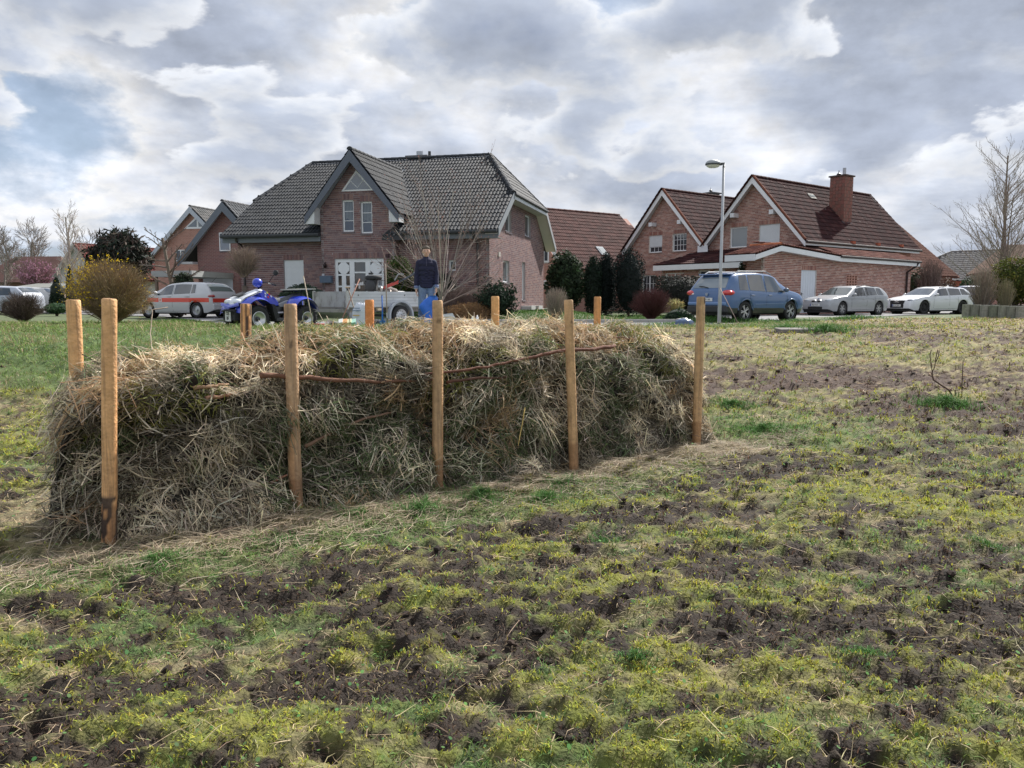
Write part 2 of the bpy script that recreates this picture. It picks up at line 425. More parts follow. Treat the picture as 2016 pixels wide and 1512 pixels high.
def masks(x, y):
    wx = x*0.92+y*0.25; wy = y*0.97-x*0.22
    soil = fbm(wx*1.1+3, wy*2.9, 3, .55)*0.36+fbm(wx*7+1, wy*11, 3, .6)*0.62-0.512
    moss = .40*fbm(x*1.5+40, y*2.6+7, 3, .55)+.6*fbm(x*8+4, y*11, 3)-0.45
    grass = .40*fbm(x*1.2+80, y*2.2+33, 3, .55)+.6*fbm(x*7+14, y*10, 3)-0.50
    straw = .40*fbm(x*1.6+120, y*2.4+63, 3, .55)+.6*fbm(x*9+24, y*12, 3)-0.49
    for i, q in enumerate(SOILP): soil = soil+(.26 if i == 0 else .15)*gauss(x, y, *q)
    for q in GRASSP: grass = grass+0.28*gauss(x, y, *q); soil = soil-0.10*gauss(x, y, *q)
    for q in MOSSP: moss = moss+0.18*gauss(x, y, *q); soil = soil-0.05*gauss(x, y, *q)
    for q in STRAWP: straw = straw+0.2*gauss(x, y, *q)
    s, n = heap_sn(x, y)
    near = np.exp(-np.maximum(np.maximum(-s-.3, s-5.8), 0)**2*6)*np.exp(-np.maximum(np.maximum(-n-.05, n-1.6), 0)**2*16)
    straw = straw+0.38*near; soil = soil-0.12*near
    gf = np.exp(-np.maximum(np.maximum(-s-1.2, s-4.2), 0)**2*2)*np.exp(-((n+0.62)/.22)**2)
    grass = grass+0.26*gf; soil = soil-.12*gf
    far = sst((y-8.5)/4)
    straw = straw+0.17*far; soil = soil-0.05*far
    # lush verge on the left and behind the crest
    lush = sst((-x-1.6+(y-11)*.12)/2.2)*sst((y-9.0+fbm(x*.6, y*.6, 2)*3-1.5)/3.5)
    lush = np.maximum(lush, sst((y-16.3+fbm(x*.7, y*.7, 3)*2-1)/2.0)*sst((11-x)/3)*0.9)
    lush = np.maximum(lush, sst((y-24)/1.5)*sst((6-x)/3))
    lush = np.maximum(lush, sst((y-34)/3))
    return soil, moss, grass, straw, lush
def field_color(x, y):
    soil, moss, grass, straw, lush = masks(x, y)
    n = x.shape
    c = np.zeros(n+(3,)); 
    wsoil = sst((soil+0.06)/.10)
    a = np.maximum(moss+.1, 0)[..., None]*C_MOSS*0.75+np.maximum(grass+.08, 0)[..., None]*C_GRASS*.8+np.maximum(straw+.08, 0)[..., None]*C_STRAW*.8+.03*C_SOIL2
    t = np.maximum(moss+.1, 0)+np.maximum(grass+.08, 0)+np.maximum(straw+.08, 0)+.03
    a = a/t[..., None]
    hf = fbm(x*22, y*26, 3)[..., None]
    a = a*(0.05+1.6*hf)*(.80+.2*sst((y-6)/6))[..., None]  # near base kept darker, painting shade into the gaps between blades
    so = C_SOIL*(1-sst((y-7)/4))[..., None]*1.0+C_SOIL2*sst((y-7)/4)[..., None]
    so = so*(0.5+1.0*hf)
    c = a*(1-wsoil[..., None])+so*wsoil[..., None]
    lc = C_LUSH*(0.65+0.7*fbm(x*3, y*3, 3)[..., None])
    c = c*(1-lush[..., None])+lc*lush[..., None]
    return c
def relief(x, y):
    soil, moss, grass, straw, lush = masks(x, y)
    ws = sst((soil+0.08)/.14)
    near = 1-sst((y-16)/3)
    h = (fbm(x*1.2, y*1.2, 3)-.5)*0.10
    h = h+(fbm(x*9, y*9, 4, .6)-.5)*(0.060+0.040*ws)+(fbm(x*34, y*34, 3, .6)-.5)*(0.032+0.03*ws)
    h = h+np.clip(moss, -.05, .2)*.22-ws*.012
    h = h+lush*(fbm(x*2.5, y*2.5, 3)-.5)*.10
    return h*near
def make_ground():
    rows = 400; colsn = 360
    ys = 1.2*(26/1.2)**(np.linspace(0, 1, rows))
    us = np.linspace(-1, 1, colsn)
    Y = np.repeat(ys[:, None], colsn, 1); X = us[None, :]*(1.05+ys[:, None]*0.84)
    Z = gz(X, Y)+relief(X, Y)
    V = np.stack([X, Y, Z], -1).reshape(-1, 3)
    idx = np.arange(rows*colsn).reshape(rows, colsn)
    Q = np.stack([idx[:-1, :-1], idx[:-1, 1:], idx[1:, 1:], idx[1:, :-1]], -1).reshape(-1, 4)
    C = field_color(X, Y).reshape(-1, 3)
    # skirts: a coarse ring out to the horizon, stitched by overlap below the fine sheet
    m = mat('field_soil_and_moss', 0.95, noise=0.25, nscale=30, bump=0.9, bscale=70)
    o = np_mesh('field', V, Q, m, C, smooth=True); tag(o, kind='structure')
    gx = np.unique(np.concatenate([-np.geomspace(3, 900, 34), np.linspace(-3, 3, 7), np.geomspace(3, 900, 34), np.linspace(-30, 30, 61)]))
    gy = np.unique(np.concatenate([np.linspace(-40, 26, 34), np.linspace(26, 60, 40), np.geomspace(60, 1500, 24)]))
    X, Y = np.meshgrid(gx, gy)
    under = (Y < 25.9) & (np.abs(X) < 1.0+Y*.83)
    Z = gz(X, Y)-0.006-np.where(under, .30, 0.0)
    V = np.stack([X, Y, Z], -1).reshape(-1, 3)
    idx = np.arange(X.size).reshape(X.shape)
    Q = np.stack([idx[:-1, :-1], idx[:-1, 1:], idx[1:, 1:], idx[1:, :-1]], -1).reshape(-1, 4)
    C = (np.array((.085, .108, .045))*(0.75+0.5*fbm(X*.7, Y*.7, 3)[..., None])).reshape(-1, 3)
    m2 = mat('lawn_turf', 0.95, noise=0.3, nscale=5, bump=0.5, bscale=30)
    tag(np_mesh('ground', V, Q, m2, C, smooth=True), kind='structure')
make_ground()
def make_road():
    mb = MB()
    mb.add([(x, y, 0.812) for x, y in ROAD], [tuple(range(len(ROAD)))], (.20, .20, .205))
    o = mb.build('road', mat('asphalt', 0.9, noise=0.18, nscale=1.2, bump=.3, bscale=60)); tag(o, kind='structure')
    # kerb along the far edge in front of the lawns
    mb = MB()
    for (a, b) in ((rp(1330, 636), rp(1000, 637)), (rp(1000, 637), rp(880, 634)), (rp(1330, 636), rp(1380, 626))):
        p = Vector((*a, .70)); q = Vector((*b, .70)); d = (q-p).normalized(); w = Vector((d.y, -d.x, 0))*.06
        mb.slab([p-w, q-w, q+w, p+w], (0, 0, .22), (.38, .37, .35))
    tag(mb.build('kerb', M_mortar()), kind='structure')
make_road()

# ---- blades
def blades(name, x, y, zoff, L, W, ang, lift, cols, curl=0.4, m=None, parent=None, kind='stuff'):
    n = len(x)
    z = gz(x, y)+relief(x, y)+zoff
    d = np.stack([np.cos(ang), np.sin(ang), np.zeros(n)], -1)
    w = np.stack([-np.sin(ang), np.cos(ang), np.zeros(n)], -1)
    tw = (rng.random(n)-.5)*1.6
    w = w*np.cos(tw)[:, None]; w[:, 2] += np.sin(tw)
    p0 = np.stack([x, y, z-.004], -1)
    cl = np.cos(lift)[:, None]; sl_ = np.sin(lift)[:, None]
    Lc = L[:, None]
    up = np.array((0, 0, 1.0))
    p1 = p0+d*cl*Lc*.5+up*sl_*Lc*.5
    l2 = lift-curl*(0.4+1.2*rng.random(n))
    p2 = p1+d*np.cos(l2)[:, None]*Lc*.5+up*np.sin(l2)[:, None]*Lc*.5
    p2[:, 2] = np.maximum(p2[:, 2], p0[:, 2]+.003)
    p2 += w*((rng.random(n)-.5)*.5)[:, None]*Lc
    hw = (W*.5)[:, None]
    V = np.stack([p0-w*hw, p0+w*hw, p1-w*hw*.9, p1+w*hw*.9, p2-w*hw*.25, p2+w*hw*.25], 1).reshape(-1, 3)
    i = np.arange(n)[:, None]*6
    V = np.delete(V.reshape(n, 6, 3), 5, 1).reshape(-1, 3); i = np.arange(n)[:, None]*5
    Q = np.concatenate([i+np.array([[0, 1, 3]]), i+np.array([[0, 3, 2]]), i+np.array([[2, 3, 4]])], 0)
    C = np.repeat(cols, 5, 0)
    o = np_mesh(name, V, Q, m or M_straw(), C, parent)
    if kind: o['kind'] = kind
    return o
def jitter(c, n, v=.3, hue=.08):
    c = np.asarray(c)
    k = (1+(rng.random((n, 1))-.5)*2*v)
    h = 1+(rng.random((n, 3))-.5)*2*hue
    return np.clip(c*k*h, 0, 1)
def field_cover():
    N = 350000
    # density falls with distance
    u = rng.random(N*2)
    y = np.where(u < .20, 2.1+1.3*rng.random(N*2), 3.4*(27/3.4)**rng.random(N*2))
    x = (rng.random(N*2)*2-1)*(1.0+y*.76)
    # two thirds of it stands in small tufts
    M_ = 26000; ci = rng.integers(0, M_, N*2); cl = rng.random(N*2) < .62; yc = y[:M_][ci]; xc = x[:M_][ci]; sp = .016*np.maximum(yc/3.6, .8)**.8
    x = np.where(cl, xc+rng.normal(0, 1, N*2)*sp, x); y = np.where(cl, yc+rng.normal(0, 1, N*2)*sp, y)
    keep = rng.random(N*2) < (1.0+y*.76)/(1.6+y*.76)
    x = x[keep][:N]; y = y[keep][:N]
    soil, moss, grass, straw, lush = masks(x, y)
    ws = sst((soil+0.06)/.11)
    r = rng.random(len(x))
    keep = (r > ws*.22) & (lush < .55)
    x = x[keep]; y = y[keep]
    a_, b_, c_ = moss[keep], grass[keep], straw[keep]; wss = ws[keep]
    n = len(x)
    g = rng.random((n, 3))
    sc = np.stack([a_+.30*g[:, 0]+.10, b_+.30*g[:, 1]+.045, c_+.30*g[:, 2]+.10+.05*wss], -1)
    k = sc.argmax(1)
    lod = np.maximum(y/3.6, .8)
    ang = rng.random(n)*6.283
    col = np.zeros((n, 3)); L = np.zeros(n); W = np.zeros(n); lift = np.zeros(n)
    mm = k == 0; c = mm.sum()
    col[mm] = jitter(C_MOSS*1.6, c, .5, .14)*(1-.30*sst((y[mm]-6)/6))[:, None]; L[mm] = (.014+.022*rng.random(c)); W[mm] = .0036+.0034*rng.random(c); lift[mm] = .3+1.1*rng.random(c)
    mm = k == 1; c = mm.sum()
    col[mm] = jitter(C_GRASS*1.45, c, .45, .15); L[mm] = (.02+.045*rng.random(c)); W[mm] = .0026+.0026*rng.random(c); lift[mm] = .2+1.0*rng.random(c)
    mm = k == 2; c = mm.sum()
    col[mm] = jitter(C_STRAW*1.35, c, .5, .08); L[mm] = (.02+.085*rng.random(c)**1.5); W[mm] = .002+.0022*rng.random(c); lift[mm] = -.05+.45*rng.random(c)
    L *= lod**.6; W *= lod**.85
    # a part of everything is brown and half rotten
    br = rng.random(n) < .10+.66*wss
    col[br] = jitter((.115, .072, .045), br.sum(), .65, .12)
    o = blades('field_litter', x, y, 0.0, L, W, ang, lift, col, m=mat('moss_and_litter', 0.75, trans=0.38))
    tag(o, 'raked moss, cut grass and straw litter lying loose over the dark field soil', 'field litter')
    m_ = 2600; yy = 2.2*(14/2.2)**rng.random(m_); xx = (rng.random(m_)*2-1)*(1.0+yy*.76)
    o = blades('dead_stems', xx, yy, .004, .07+.17*rng.random(m_)**2, (.002+.0016*rng.random(m_))*np.maximum(yy/4, 1)**.7, rng.random(m_)*6.283, -.05+.35*rng.random(m_), jitter(np.array((.46, .36, .22)), m_, .5, .1), curl=.12)
    tag(o, 'single dry stems and straws lying loose on the field', 'dead stems')
    # clods
    n = 3600
    yy = 2.2*(13/2.2)**rng.random(n); xx = (rng.random(n)*2-1)*(1.0+yy*.76)
    so = masks(xx, yy)[0]; kp = so > .0
    xx = xx[kp]; yy = yy[kp]; n = len(xx)
    zz = gz(xx, yy)+relief(xx, yy)
    t = (1+5**.5)/2
    ico = np.array([(-1, t, 0), (1, t, 0), (-1, -t, 0), (1, -t, 0), (0, -1, t), (0, 1, t), (0, -1, -t), (0, 1, -t), (t, 0, -1), (t, 0, 1), (-t, 0, -1), (-t, 0, 1)])/1.9
    fi = np.array([(0, 11, 5), (0, 5, 1), (0, 1, 7), (0, 7, 10), (0, 10, 11), (1, 5, 9), (5, 11, 4), (11, 10, 2), (10, 7, 6), (7, 1, 8), (3, 9, 4), (3, 4, 2), (3, 2, 6), (3, 6, 8), (3, 8, 9), (4, 9, 5), (2, 4, 11), (6, 2, 10), (8, 6, 7), (9, 8, 1)])
    s = (.006+.018*rng.random(n)**2.5)*np.maximum(yy/4, .8)**.5
    V = ico[None]*s[:, None, None]*(0.55+.9*rng.random((n, 12, 1)))*np.array((1.2, 1.2, .7))
    V = V+np.stack([xx, yy, zz+.3*s], -1)[:, None]
    Fq = (np.arange(n)[:, None, None]*12+fi[None]).reshape(-1, 3)
    C = np.repeat(jitter(C_SOIL*1.3, n, .4, .08), 12, 0)
    o = np_mesh('soil_clods', V.reshape(-1, 3), Fq, mat('field_clod', .98, noise=.3, nscale=60, bump=.6, bscale=150), C)
    tag(o, 'dark crumbly soil clods scattered over the torn up field', 'soil clods', kind='stuff')
field_cover()
def clover():
    n = 3000; y = 2.2*(9/2.2)**rng.random(n); x = (rng.random(n)*2-1)*(1.0+y*.76); z = gz(x, y)+relief(x, y)+.010+.012*rng.random(n)
    r = (.004+.006*rng.random(n))*np.maximum(y/4, .9)**.5; a = rng.random(n)*6.28; tl = rng.normal(0, .4, (n, 2)); V = []
    for k in range(6):
        t = a+k*math.pi/3; dx = np.cos(t)*r; dy = np.sin(t)*r; V.append(np.stack([x+dx, y+dy, z+dx*tl[:, 0]+dy*tl[:, 1]], -1))
    V = np.stack(V, 1).reshape(-1, 3); C = jitter(np.array((.10, .20, .06)), n, .5, .2); yl = rng.random(n) < .006; C[yl] = (.75, .6, .03)
    tag(np_mesh('clover_leaves', V, np.arange(6*n).reshape(-1, 6), M_leaf(), np.repeat(C, 6, 0)), 'tiny green weed leaves and yellow petals between the moss', 'weeds', kind='stuff')
clover()
def lush_grass():
    N = 52000
    y = 8.0*(26/8.0)**rng.random(N*3); x = (rng.random(N*3)*2-1)*(1.0+y*.74)
    l = masks(x, y)[4]
    kp = (rng.random(N*3) < l*1.2-.2) & ~in_poly(x, y, ROAD)
    x = x[kp][:N]; y = y[kp][:N]
    n = len(x)
    lod = y/8
    L = (.06+.10*rng.random(n))*lod**.3*(0.45+.9*fbm(x*1.6, y*1.6, 2)); W = (.004+.004*rng.random(n))*lod
    col = jitter(np.array((.175, .25, .07)), n, .45, .15)
    dry = rng.random(n) < .14+.25*(fbm(x*1.1+9, y*1.1, 2) > .56); col[dry] = jitter(C_STRAW, dry.sum(), .4)
    o = blades('verge_grass', x, y, 0, L, W, rng.random(n)*6.283, .5+.9*rng.random(n), col, curl=.7, m=M_leaf())
    tag(o, 'bright green uncut grass on the verge between heap and road', 'verge grass')
    # lawn beyond the road
    N = 24000
    y = 25.2+13*rng.random(N*4)**1.4; x = -13+23*rng.random(N*4)
    kp = ~in_poly(x, y, ROAD) & (x < 8.5) & (y < 29.8+.25*np.maximum(-x, 0)+20*(x > -1)); x = x[kp][:N]; y = y[kp][:N]; n = len(x)
    o = blades('lawn_grass', x, y, 0, .05+.05*rng.random(n), .018+.014*rng.random(n), rng.random(n)*6.283, .5+.9*rng.random(n), jitter(np.array((.075, .155, .03)), n, .3), curl=.6, m=M_leaf())
    tag(o, 'short bright green lawn across the road beside the house', 'lawn grass')
lush_grass()
def tufts():
    pts = []
    def cl(px, py, r, n, h): 
        q = G(px, py); a = rng.random(n)*6.283; rr = np.abs(rng.normal(0, r, n)); pts.append((q.x+np.cos(a)*rr, q.y+np.sin(a)*rr*.7, np.full(n, h)*(0.6+.7*rng.random(n))))
    for t in ((830, 1010, .14, 900, .10), (950, 985, .18, 1200, .10), (1100, 960, .12, 600, .09), (1075, 985, .10, 500, .09), (700, 1025, .12, 500, .08), (550, 1070, .12, 500, .07), (300, 1120, .2, 900, .07), (100, 1140, .15, 500, .07),
              (1860, 800, .22, 1500, .13), (1500, 850, .3, 900, .08), (1440, 800, .25, 700, .09), (1410, 636, .45, 2600, .28), (1480, 636, .5, 1400, .18), (1620, 655, .35, 900, .22), (1680, 628, .5, 800, .16), (1560, 634, .6, 900, .14), (1330, 640, .5, 900, .12), (1545, 650, .2, 500, .18),
              (1190, 1060, .12, 400, .05), (1700, 1310, .08, 350, .05), (1250, 1320, .07, 250, .05), (1950, 1080, .1, 350, .06)):
        cl(*t)
    x = np.concatenate([p[0] for p in pts]); y = np.concatenate([p[1] for p in pts]); L = np.concatenate([p[2] for p in pts]); n = len(x)
    o = blades('grass_tufts', x, y, 0, L, (.003+.002*rng.random(n))*np.maximum(y/5, 1), rng.random(n)*6.283, .7+.8*rng.random(n), jitter(np.array((.09, .19, .05)), n, .45, .15), curl=.8, m=M_leaf())
    tag(o, 'longer green grass tufts at the foot of the heap, sapling and lamp', 'grass tufts')
tufts()

# ================================================================== HEAP
PROF = np.array([(-.12, -.05), (.02, .18), (.12, .48), (.16, .80), (.25, .99), (.46, 1.12), (.74, 1.22), (1.08, 1.18), (1.34, 1.0), (1.5, .5), (1.6, -.05)])
S0, S1 = -.24, 5.92
SPOST = (0.0, 1.24, 2.42, 3.78, 5.5)
def heap_pt(s, w):
    t = w*(len(PROF)-1)
    i = np.clip(t.astype(int), 0, len(PROF)-2); f = (t-i)[..., None]
    # catmull-rom
    def g(k): return PROF[np.clip(k, 0, len(PROF)-1)]
    p0, p1, p2, p3 = g(i-1), g(i), g(i+1), g(i+2)
    q = .5*((2*p1)+(-p0+p2)*f+(2*p0-5*p1+4*p2-p3)*f*f+(-p0+3*p1-3*p2+p3)*f**3)
    n = q[..., 0]; z = q[..., 1]
    e = np.minimum((s-S0)/.42, (S1-s)/.34); e = np.clip(e, 0.0, 1)
    en = np.sqrt(1-(1-e)**2)
    hz = 1+.42*(fbm(s*1.9+5, w*1.2, 3)-.5)
    # sagging in the middle of the top, hump at the rear right
    n = .62+(n-.62)*(0.18+.82*en)*(1.0+.05*np.sin(s*1.1))
    z = z*hz*(0.45+.55*en**.6)*np.where(s < 1.3, .86+.12*sst(s/1.3), .98)*(1-.13*sst((s-4.9)/.8))
    d = (fbm(s*2.2, w*11, 3)-.5)*.42+(fbm(s*7+3, w*26, 3)-.5)*.24
    d = d-.15*sst((fbm(s*3.2+9, w*15+4, 3)-.55)/.10)*(w < .5)
    n = .17+(n-.17)*np.where(n > .17, .58+.42*sst(s/2.6), 1.0)
    for q in SPOST: n = n+(.08+.17*sst((.55-z)/.5))*np.exp(-((s-q)/.15)**2)*(w < .42)
    edge = np.clip(np.minimum(w, 1-w)*12, 0, 1)
    ang = np.arctan2(z-.5, (n-.62)*1.0)
    n = n+np.cos(ang)*d*edge*.85; z = z+np.sin(ang)*d*edge*.7
    s = s-.13*np.clip(1.05-z, 0, 1)*np.exp(-np.maximum(s-S0, 0)/.28)
    x = HO.x+HA.x*s+HN.x*n; y = HO.y+HA.y*s+HN.y*n
    return np.stack([x, y, z+gz(x, y)*.9], -1)
def heap():
    ns, nw = 220, 110
    S, Wd = np.meshgrid(np.linspace(S0, S1, ns), np.linspace(0, 1, nw), indexing='ij')
    V = heap_pt(S, Wd).reshape(-1, 3)
    idx = np.arange(ns*nw).reshape(ns, nw)
    Q = np.stack([idx[:-1, :-1], idx[1:, :-1], idx[1:, 1:], idx[:-1, 1:]], -1).reshape(-1, 4)
    C = jitter(np.array((.030, .024, .018)), len(V), .4)  # core coloured near black, a painted shade behind the loose stalks
    t = thing('hay_heap', 'long heap of cut grass, hay and moss piled between two rows of wooden posts', 'hay heap', (HO.x, HO.y, 0))
    off = np.array((HO.x, HO.y, 0))
    tag(np_mesh('packed_core', V-off, Q, mat('hay_core_shade', .95, noise=.4, nscale=20, bump=1.0, bscale=60), C, t, smooth=True))
    N = 72000
    s = S0+(S1-S0)*rng.random(N); w = .0+.86*rng.random(N)
    e = 1e-3
    p = heap_pt(s, w); ps = heap_pt(s+.02, w)-p; pw = heap_pt(s, np.clip(w+.006, 0, 1))-p
    nn = np.cross(ps, pw); nn /= np.linalg.norm(nn, axis=1)[:, None]+1e-9
    ps /= np.linalg.norm(ps, axis=1)[:, None]+1e-9
    pw = np.cross(nn, ps)
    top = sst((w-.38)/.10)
    # strand direction: coherent bundles
    fl = (fbm(s*1.5+50, w*7, 2)-.5)*5.5
    th = fl+rng.normal(0, .55, N)*np.where(rng.random(N) < .72, 1, 3)
    # on the top layer: random, on the face: more level with hanging ones
    th = np.where(rng.random(N) < .12, -math.pi/2+rng.normal(0, .5, N), th)
    d = ps*np.cos(th)[:, None]+pw*np.sin(th)[:, None]
    wd = np.cross(nn, d)
    roll = rng.normal(0, .7, N)
    wd = wd*np.cos(roll)[:, None]+nn*np.sin(roll)[:, None]
    L = np.clip(.07+.26*rng.random(N)**1.4+(rng.random(N) < .10)*.30*rng.random(N), 0, .6)
    W = .0030+.0042*rng.random(N)+(rng.random(N) < .10)*.004
    out = .005+(.055+.04*top)*rng.random(N)**1.5
    # kinds
    moss = (fbm(s*1.9+70, w*10+3, 3) > .585-.07*np.exp(-((s-.5)/.7)**2)) & (rng.random(N) < .75)
    green = (fbm(s*1.6+20, w*9+33, 3) > .545) & (rng.random(N) < .5)
    rust = ((fbm(s*1.4+5, w*6+90, 3)+.22*np.exp(-((s-2.2)/1.3)**2)*top) > .66-.03*top) & (rng.random(N) < .8)
    tone = fbm(s*3+8, w*16, 3)
    col = jitter(np.array((.50, .43, .31)), N, .45, .06)*(0.09+3.5*tone**2.3)[:, None]  # low tone blackens whole patches: crevice shade put into the stalk colour
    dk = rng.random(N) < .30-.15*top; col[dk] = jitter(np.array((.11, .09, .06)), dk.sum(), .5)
    col[rust] = jitter(np.array((.46, .32, .18)), rust.sum(), .35)
    col[green] = jitter(np.array((.11, .15, .06)), green.sum(), .45)
    mg = moss & (w > .30); col[mg] = jitter(np.array((.20, .20, .045)), mg.sum(), .45)
    L[mg] *= .35; L[green] *= .8
    pale = rng.random(N) < .12; col[pale] = jitter(np.array((.62, .56, .44)), pale.sum(), .2)
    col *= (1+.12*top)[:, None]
    K = 4
    pts = []
    bend = rng.normal(0, .35, N)
    droop = .25*L*np.where(top > .5, .2, .5)
    for k in range(K):
        t_ = k/(K-1)
        c = p+d*((t_-.5)*L)[:, None]+wd*(bend*L*((t_-.5)**2*2))[:, None]+nn*(out*(1-1.6*(t_-.5)**2)+.01)[:, None]
        c[:, 2] -= droop*t_*t_
        pts.append(c)
    V = []
    for k in range(K):
        hw = (W*(.5 if k < K-1 else .2))[:, None]
        V += [pts[k]-wd*hw, pts[k]+wd*hw]
    V = np.stack(V, 1).reshape(-1, 3)
    V[:, 2] = np.maximum(V[:, 2], gz(V[:, 0], V[:, 1])+.004)
    i = np.arange(N)[:, None]*(2*K)
    Q = np.concatenate([i+np.array([[2*k, 2*k+1, 2*k+3, 2*k+2]]) for k in range(K-1)], 0)
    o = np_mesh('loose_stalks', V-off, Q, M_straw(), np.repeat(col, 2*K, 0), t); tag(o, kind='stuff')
    # straw fallen round the foot
    n = 22000
    s = -1.1+7.9*rng.random(n); nv = np.where(rng.random(n) < .8, -.15-np.abs(rng.normal(0, .30, n)), .6+rng.normal(0, .9, n))
    kp = (nv < -.1) | (s < -.2) | (s > 5.6)
    s = s[kp]; nv = nv[kp]; n = len(s)
    x = HO.x+HA.x*s+HN.x*nv; y = HO.y+HA.y*s+HN.y*nv
    kp = rng.random(n) < np.exp(-np.maximum(-s-.5, 0)*1.5)*np.exp(-np.maximum(s-5.9, 0)*2.0)
    x, y = x[kp], y[kp]; n = len(x)
    o = blades('fallen_straw', x, y, .01+.02*rng.random(n), .07+.22*rng.random(n)**2, .0022+.0026*rng.random(n), rng.random(n)*6.283, -.05+.3*rng.random(n), jitter(np.array((.38, .31, .215)), n, .45, .07), curl=.15)
    tag(o, 'pale loose straw fallen on the ground round the foot of the heap', 'fallen straw')
heap()
def stray_stalks():
    # longer single stalks that poke out of the heap
    mb = MB()
    for i in range(700):
        s = rnd.uniform(S0+.2, S1-.1); w = rnd.uniform(.08, .8)
        p = heap_pt(np.array([s]), np.array([w]))[0]
        a = rnd.uniform(0, 6.28); el = rnd.uniform(-.9, .7)
        d = Vector((math.cos(a)*math.cos(el), math.sin(a)*math.cos(el), math.sin(el)))
        d = (d+Vector((HN.x, HN.y, 0))*(-.35 if w < .45 else 0)+Vector((0, 0, .2 if w > .4 else -.1))).normalized()
        L = rnd.uniform(.15, .75)
        q = Vector(p); b = Vector((rnd.uniform(-1, 1), rnd.uniform(-1, 1), rnd.uniform(-1, .3)))*L*.18
        k = rnd.uniform(.6, 1.2); c = (.46*k, .38*k, .26*k)
        r = rnd.uniform(.0015, .0036)
        mb.tube([q-d*L*.45, q+d*L*.05+Vector((HN.x, HN.y, 0))*-.02, q+d*L*.45+b], [r, r, r*.5], 3, c, cap=False)
    o = mb.build('stray_stalks', M_straw()); tag(o, 'single pale stalks sticking out of the hay heap', 'stray stalks', kind='stuff')
stray_stalks()

# ================================================================== POSTS
def post(name, px_t, py_t, px_b, Y, dia, label, group, tint=(.50, .27, .115), bark=None, Yt=None, knots=(), sink=True, bevel=.008):
    top = P(px_t, py_t, Yt or Y); bx = (px_b[0]-1008)/FPX; 
    pb = P(px_b[0], px_b[1], Y); 
    g = gzf(pb.x, pb.y)
    # the foot lies on the line top - bottom pixel, continued to the ground
    base = Vector((pb.x, pb.y, pb.z))
    if abs(top.z-base.z) > .05:
        base = top+(base-top)*((top.z-(g-.08))/(top.z-base.z))
    h = (top-base).length; r = dia/2
    t = thing(name, label, 'wooden post', (base.x, base.y, base.z+.08), 0, group)
    n = 22; rows = 60
    V = []; Cc = []; d = (top-base).normalized()
    u = d.orthogonal().normalized(); w = d.cross(u)
    ph = rnd.uniform(0, 9)
    hs = list(np.linspace(0, 1, rows))
    for i in range(rows):
        tt = hs[i]
        rr = r*(1.05-.07*tt)
        hh = tt*h
        if i == rows-1: rr = r-bevel; 
        if i == rows-2: hh = h-bevel; rr = r*.98
        bow = math.sin(tt*3.0+ph)*.006
        for k in range(n):
            a = 2*math.pi*k/n
            q = 1+.05*(float(vnoise(tt*9+ph*3, k*.6+ph))-.5)
            pt = base+d*hh+(u*math.cos(a)+w*math.sin(a))*rr*q+u*bow
            V.append(pt-t.location)
            cn = float(fbm(np.array(tt*7+ph*5), np.array(math.cos(a)*1.5+ph+5), 3)); st = float(fbm(np.array(tt*1.5+ph), np.array(math.cos(a)*4+math.sin(a)*3+ph+20), 2))
            c = np.array(tint)*np.array((1.2, 1.17, 1.08))*(0.72+.45*cn+.5*st)
            c = c*(1-np.array((.10, .22, .32))*max(0, min(1, (st-.45)*3)))
            if bark and bark(tt, a, cn): c = np.array((.055, .035, .025))*(0.7+cn)
            for (kt, ka) in knots:
                dd = math.hypot((tt-kt)*h/.02, (((a-ka+math.pi) % (2*math.pi))-math.pi)*r/.014)
                if dd < 1: c = c*.45
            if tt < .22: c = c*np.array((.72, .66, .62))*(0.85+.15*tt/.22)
            Cc.append(c)
    Q = [(i*n+k, i*n+(k+1) % n, (i+1)*n+(k+1) % n, (i+1)*n+k) for i in range(rows-1) for k in range(n)]
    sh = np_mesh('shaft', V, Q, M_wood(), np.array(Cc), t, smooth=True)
    mb = MB(); V2 = [base+d*(h+.0005)+(u*math.cos(2*math.pi*k/n)+w*math.sin(2*math.pi*k/n))*(r-bevel)-t.location+u*math.sin(3+ph)*.006 for k in range(n)]
    mb.add(V2, [tuple(range(n))], (tint[0]*1.15, tint[1]*1.2, tint[2]*1.35)); mb.build('end_grain', M_wood(), t)
    return t
G1 = 'front row of wooden posts'; G2 = 'back row of wooden posts'
post('wooden_post', 217, 588, (213, 1085), 4.86, .090, 'frontmost tall wooden post at the left end with a dark wet stripe low down', G1, (.50, .29, .145), bark=lambda t, a, c: t < .24 and c > .52)
post('wooden_post', 571, 598, (585, 1012), 5.62, .094, 'slightly leaning front post before the quad bike wheel, with a square knot mark', G1, (.35, .235, .15), knots=((.82, 4.2), (.45, 3.9)))
post('wooden_post', 860, 591, (863, 975), 6.30, .088, 'front post right in front of the person, greyish brown with dark knot', G1, (.37, .245, .145), knots=((.9, 4.3),))
post('wooden_post', 1120, 590, (1129, 933), 7.0, .084, 'front post crossed by the long dark branch, leaning a little left', G1, (.40, .255, .14), knots=((.88, 4.5),))
post('wooden_post', 1381, 584, (1370, 885), 8.05, .092, 'rightmost post at the right end of the heap, below the blue car', G1, (.42, .29, .17), bark=lambda t, a, c: t > .9 and c > .62)
post('wooden_post', 146, 590, (152, 740), 5.4, .094, 'back row post at the left end, pale with a dark top edge', G2, (.50, .30, .15), knots=((.7, 4.4),))
post('wooden_post', 484, 598, (484, 660), 6.55, .092, 'back row post with torn dark bark strips beside the quad front wheel', G2, (.44, .25, .12), bark=lambda t, a, c: abs(((a*2.2+t*2) % 2.1)-1) < .42 and c > .34)
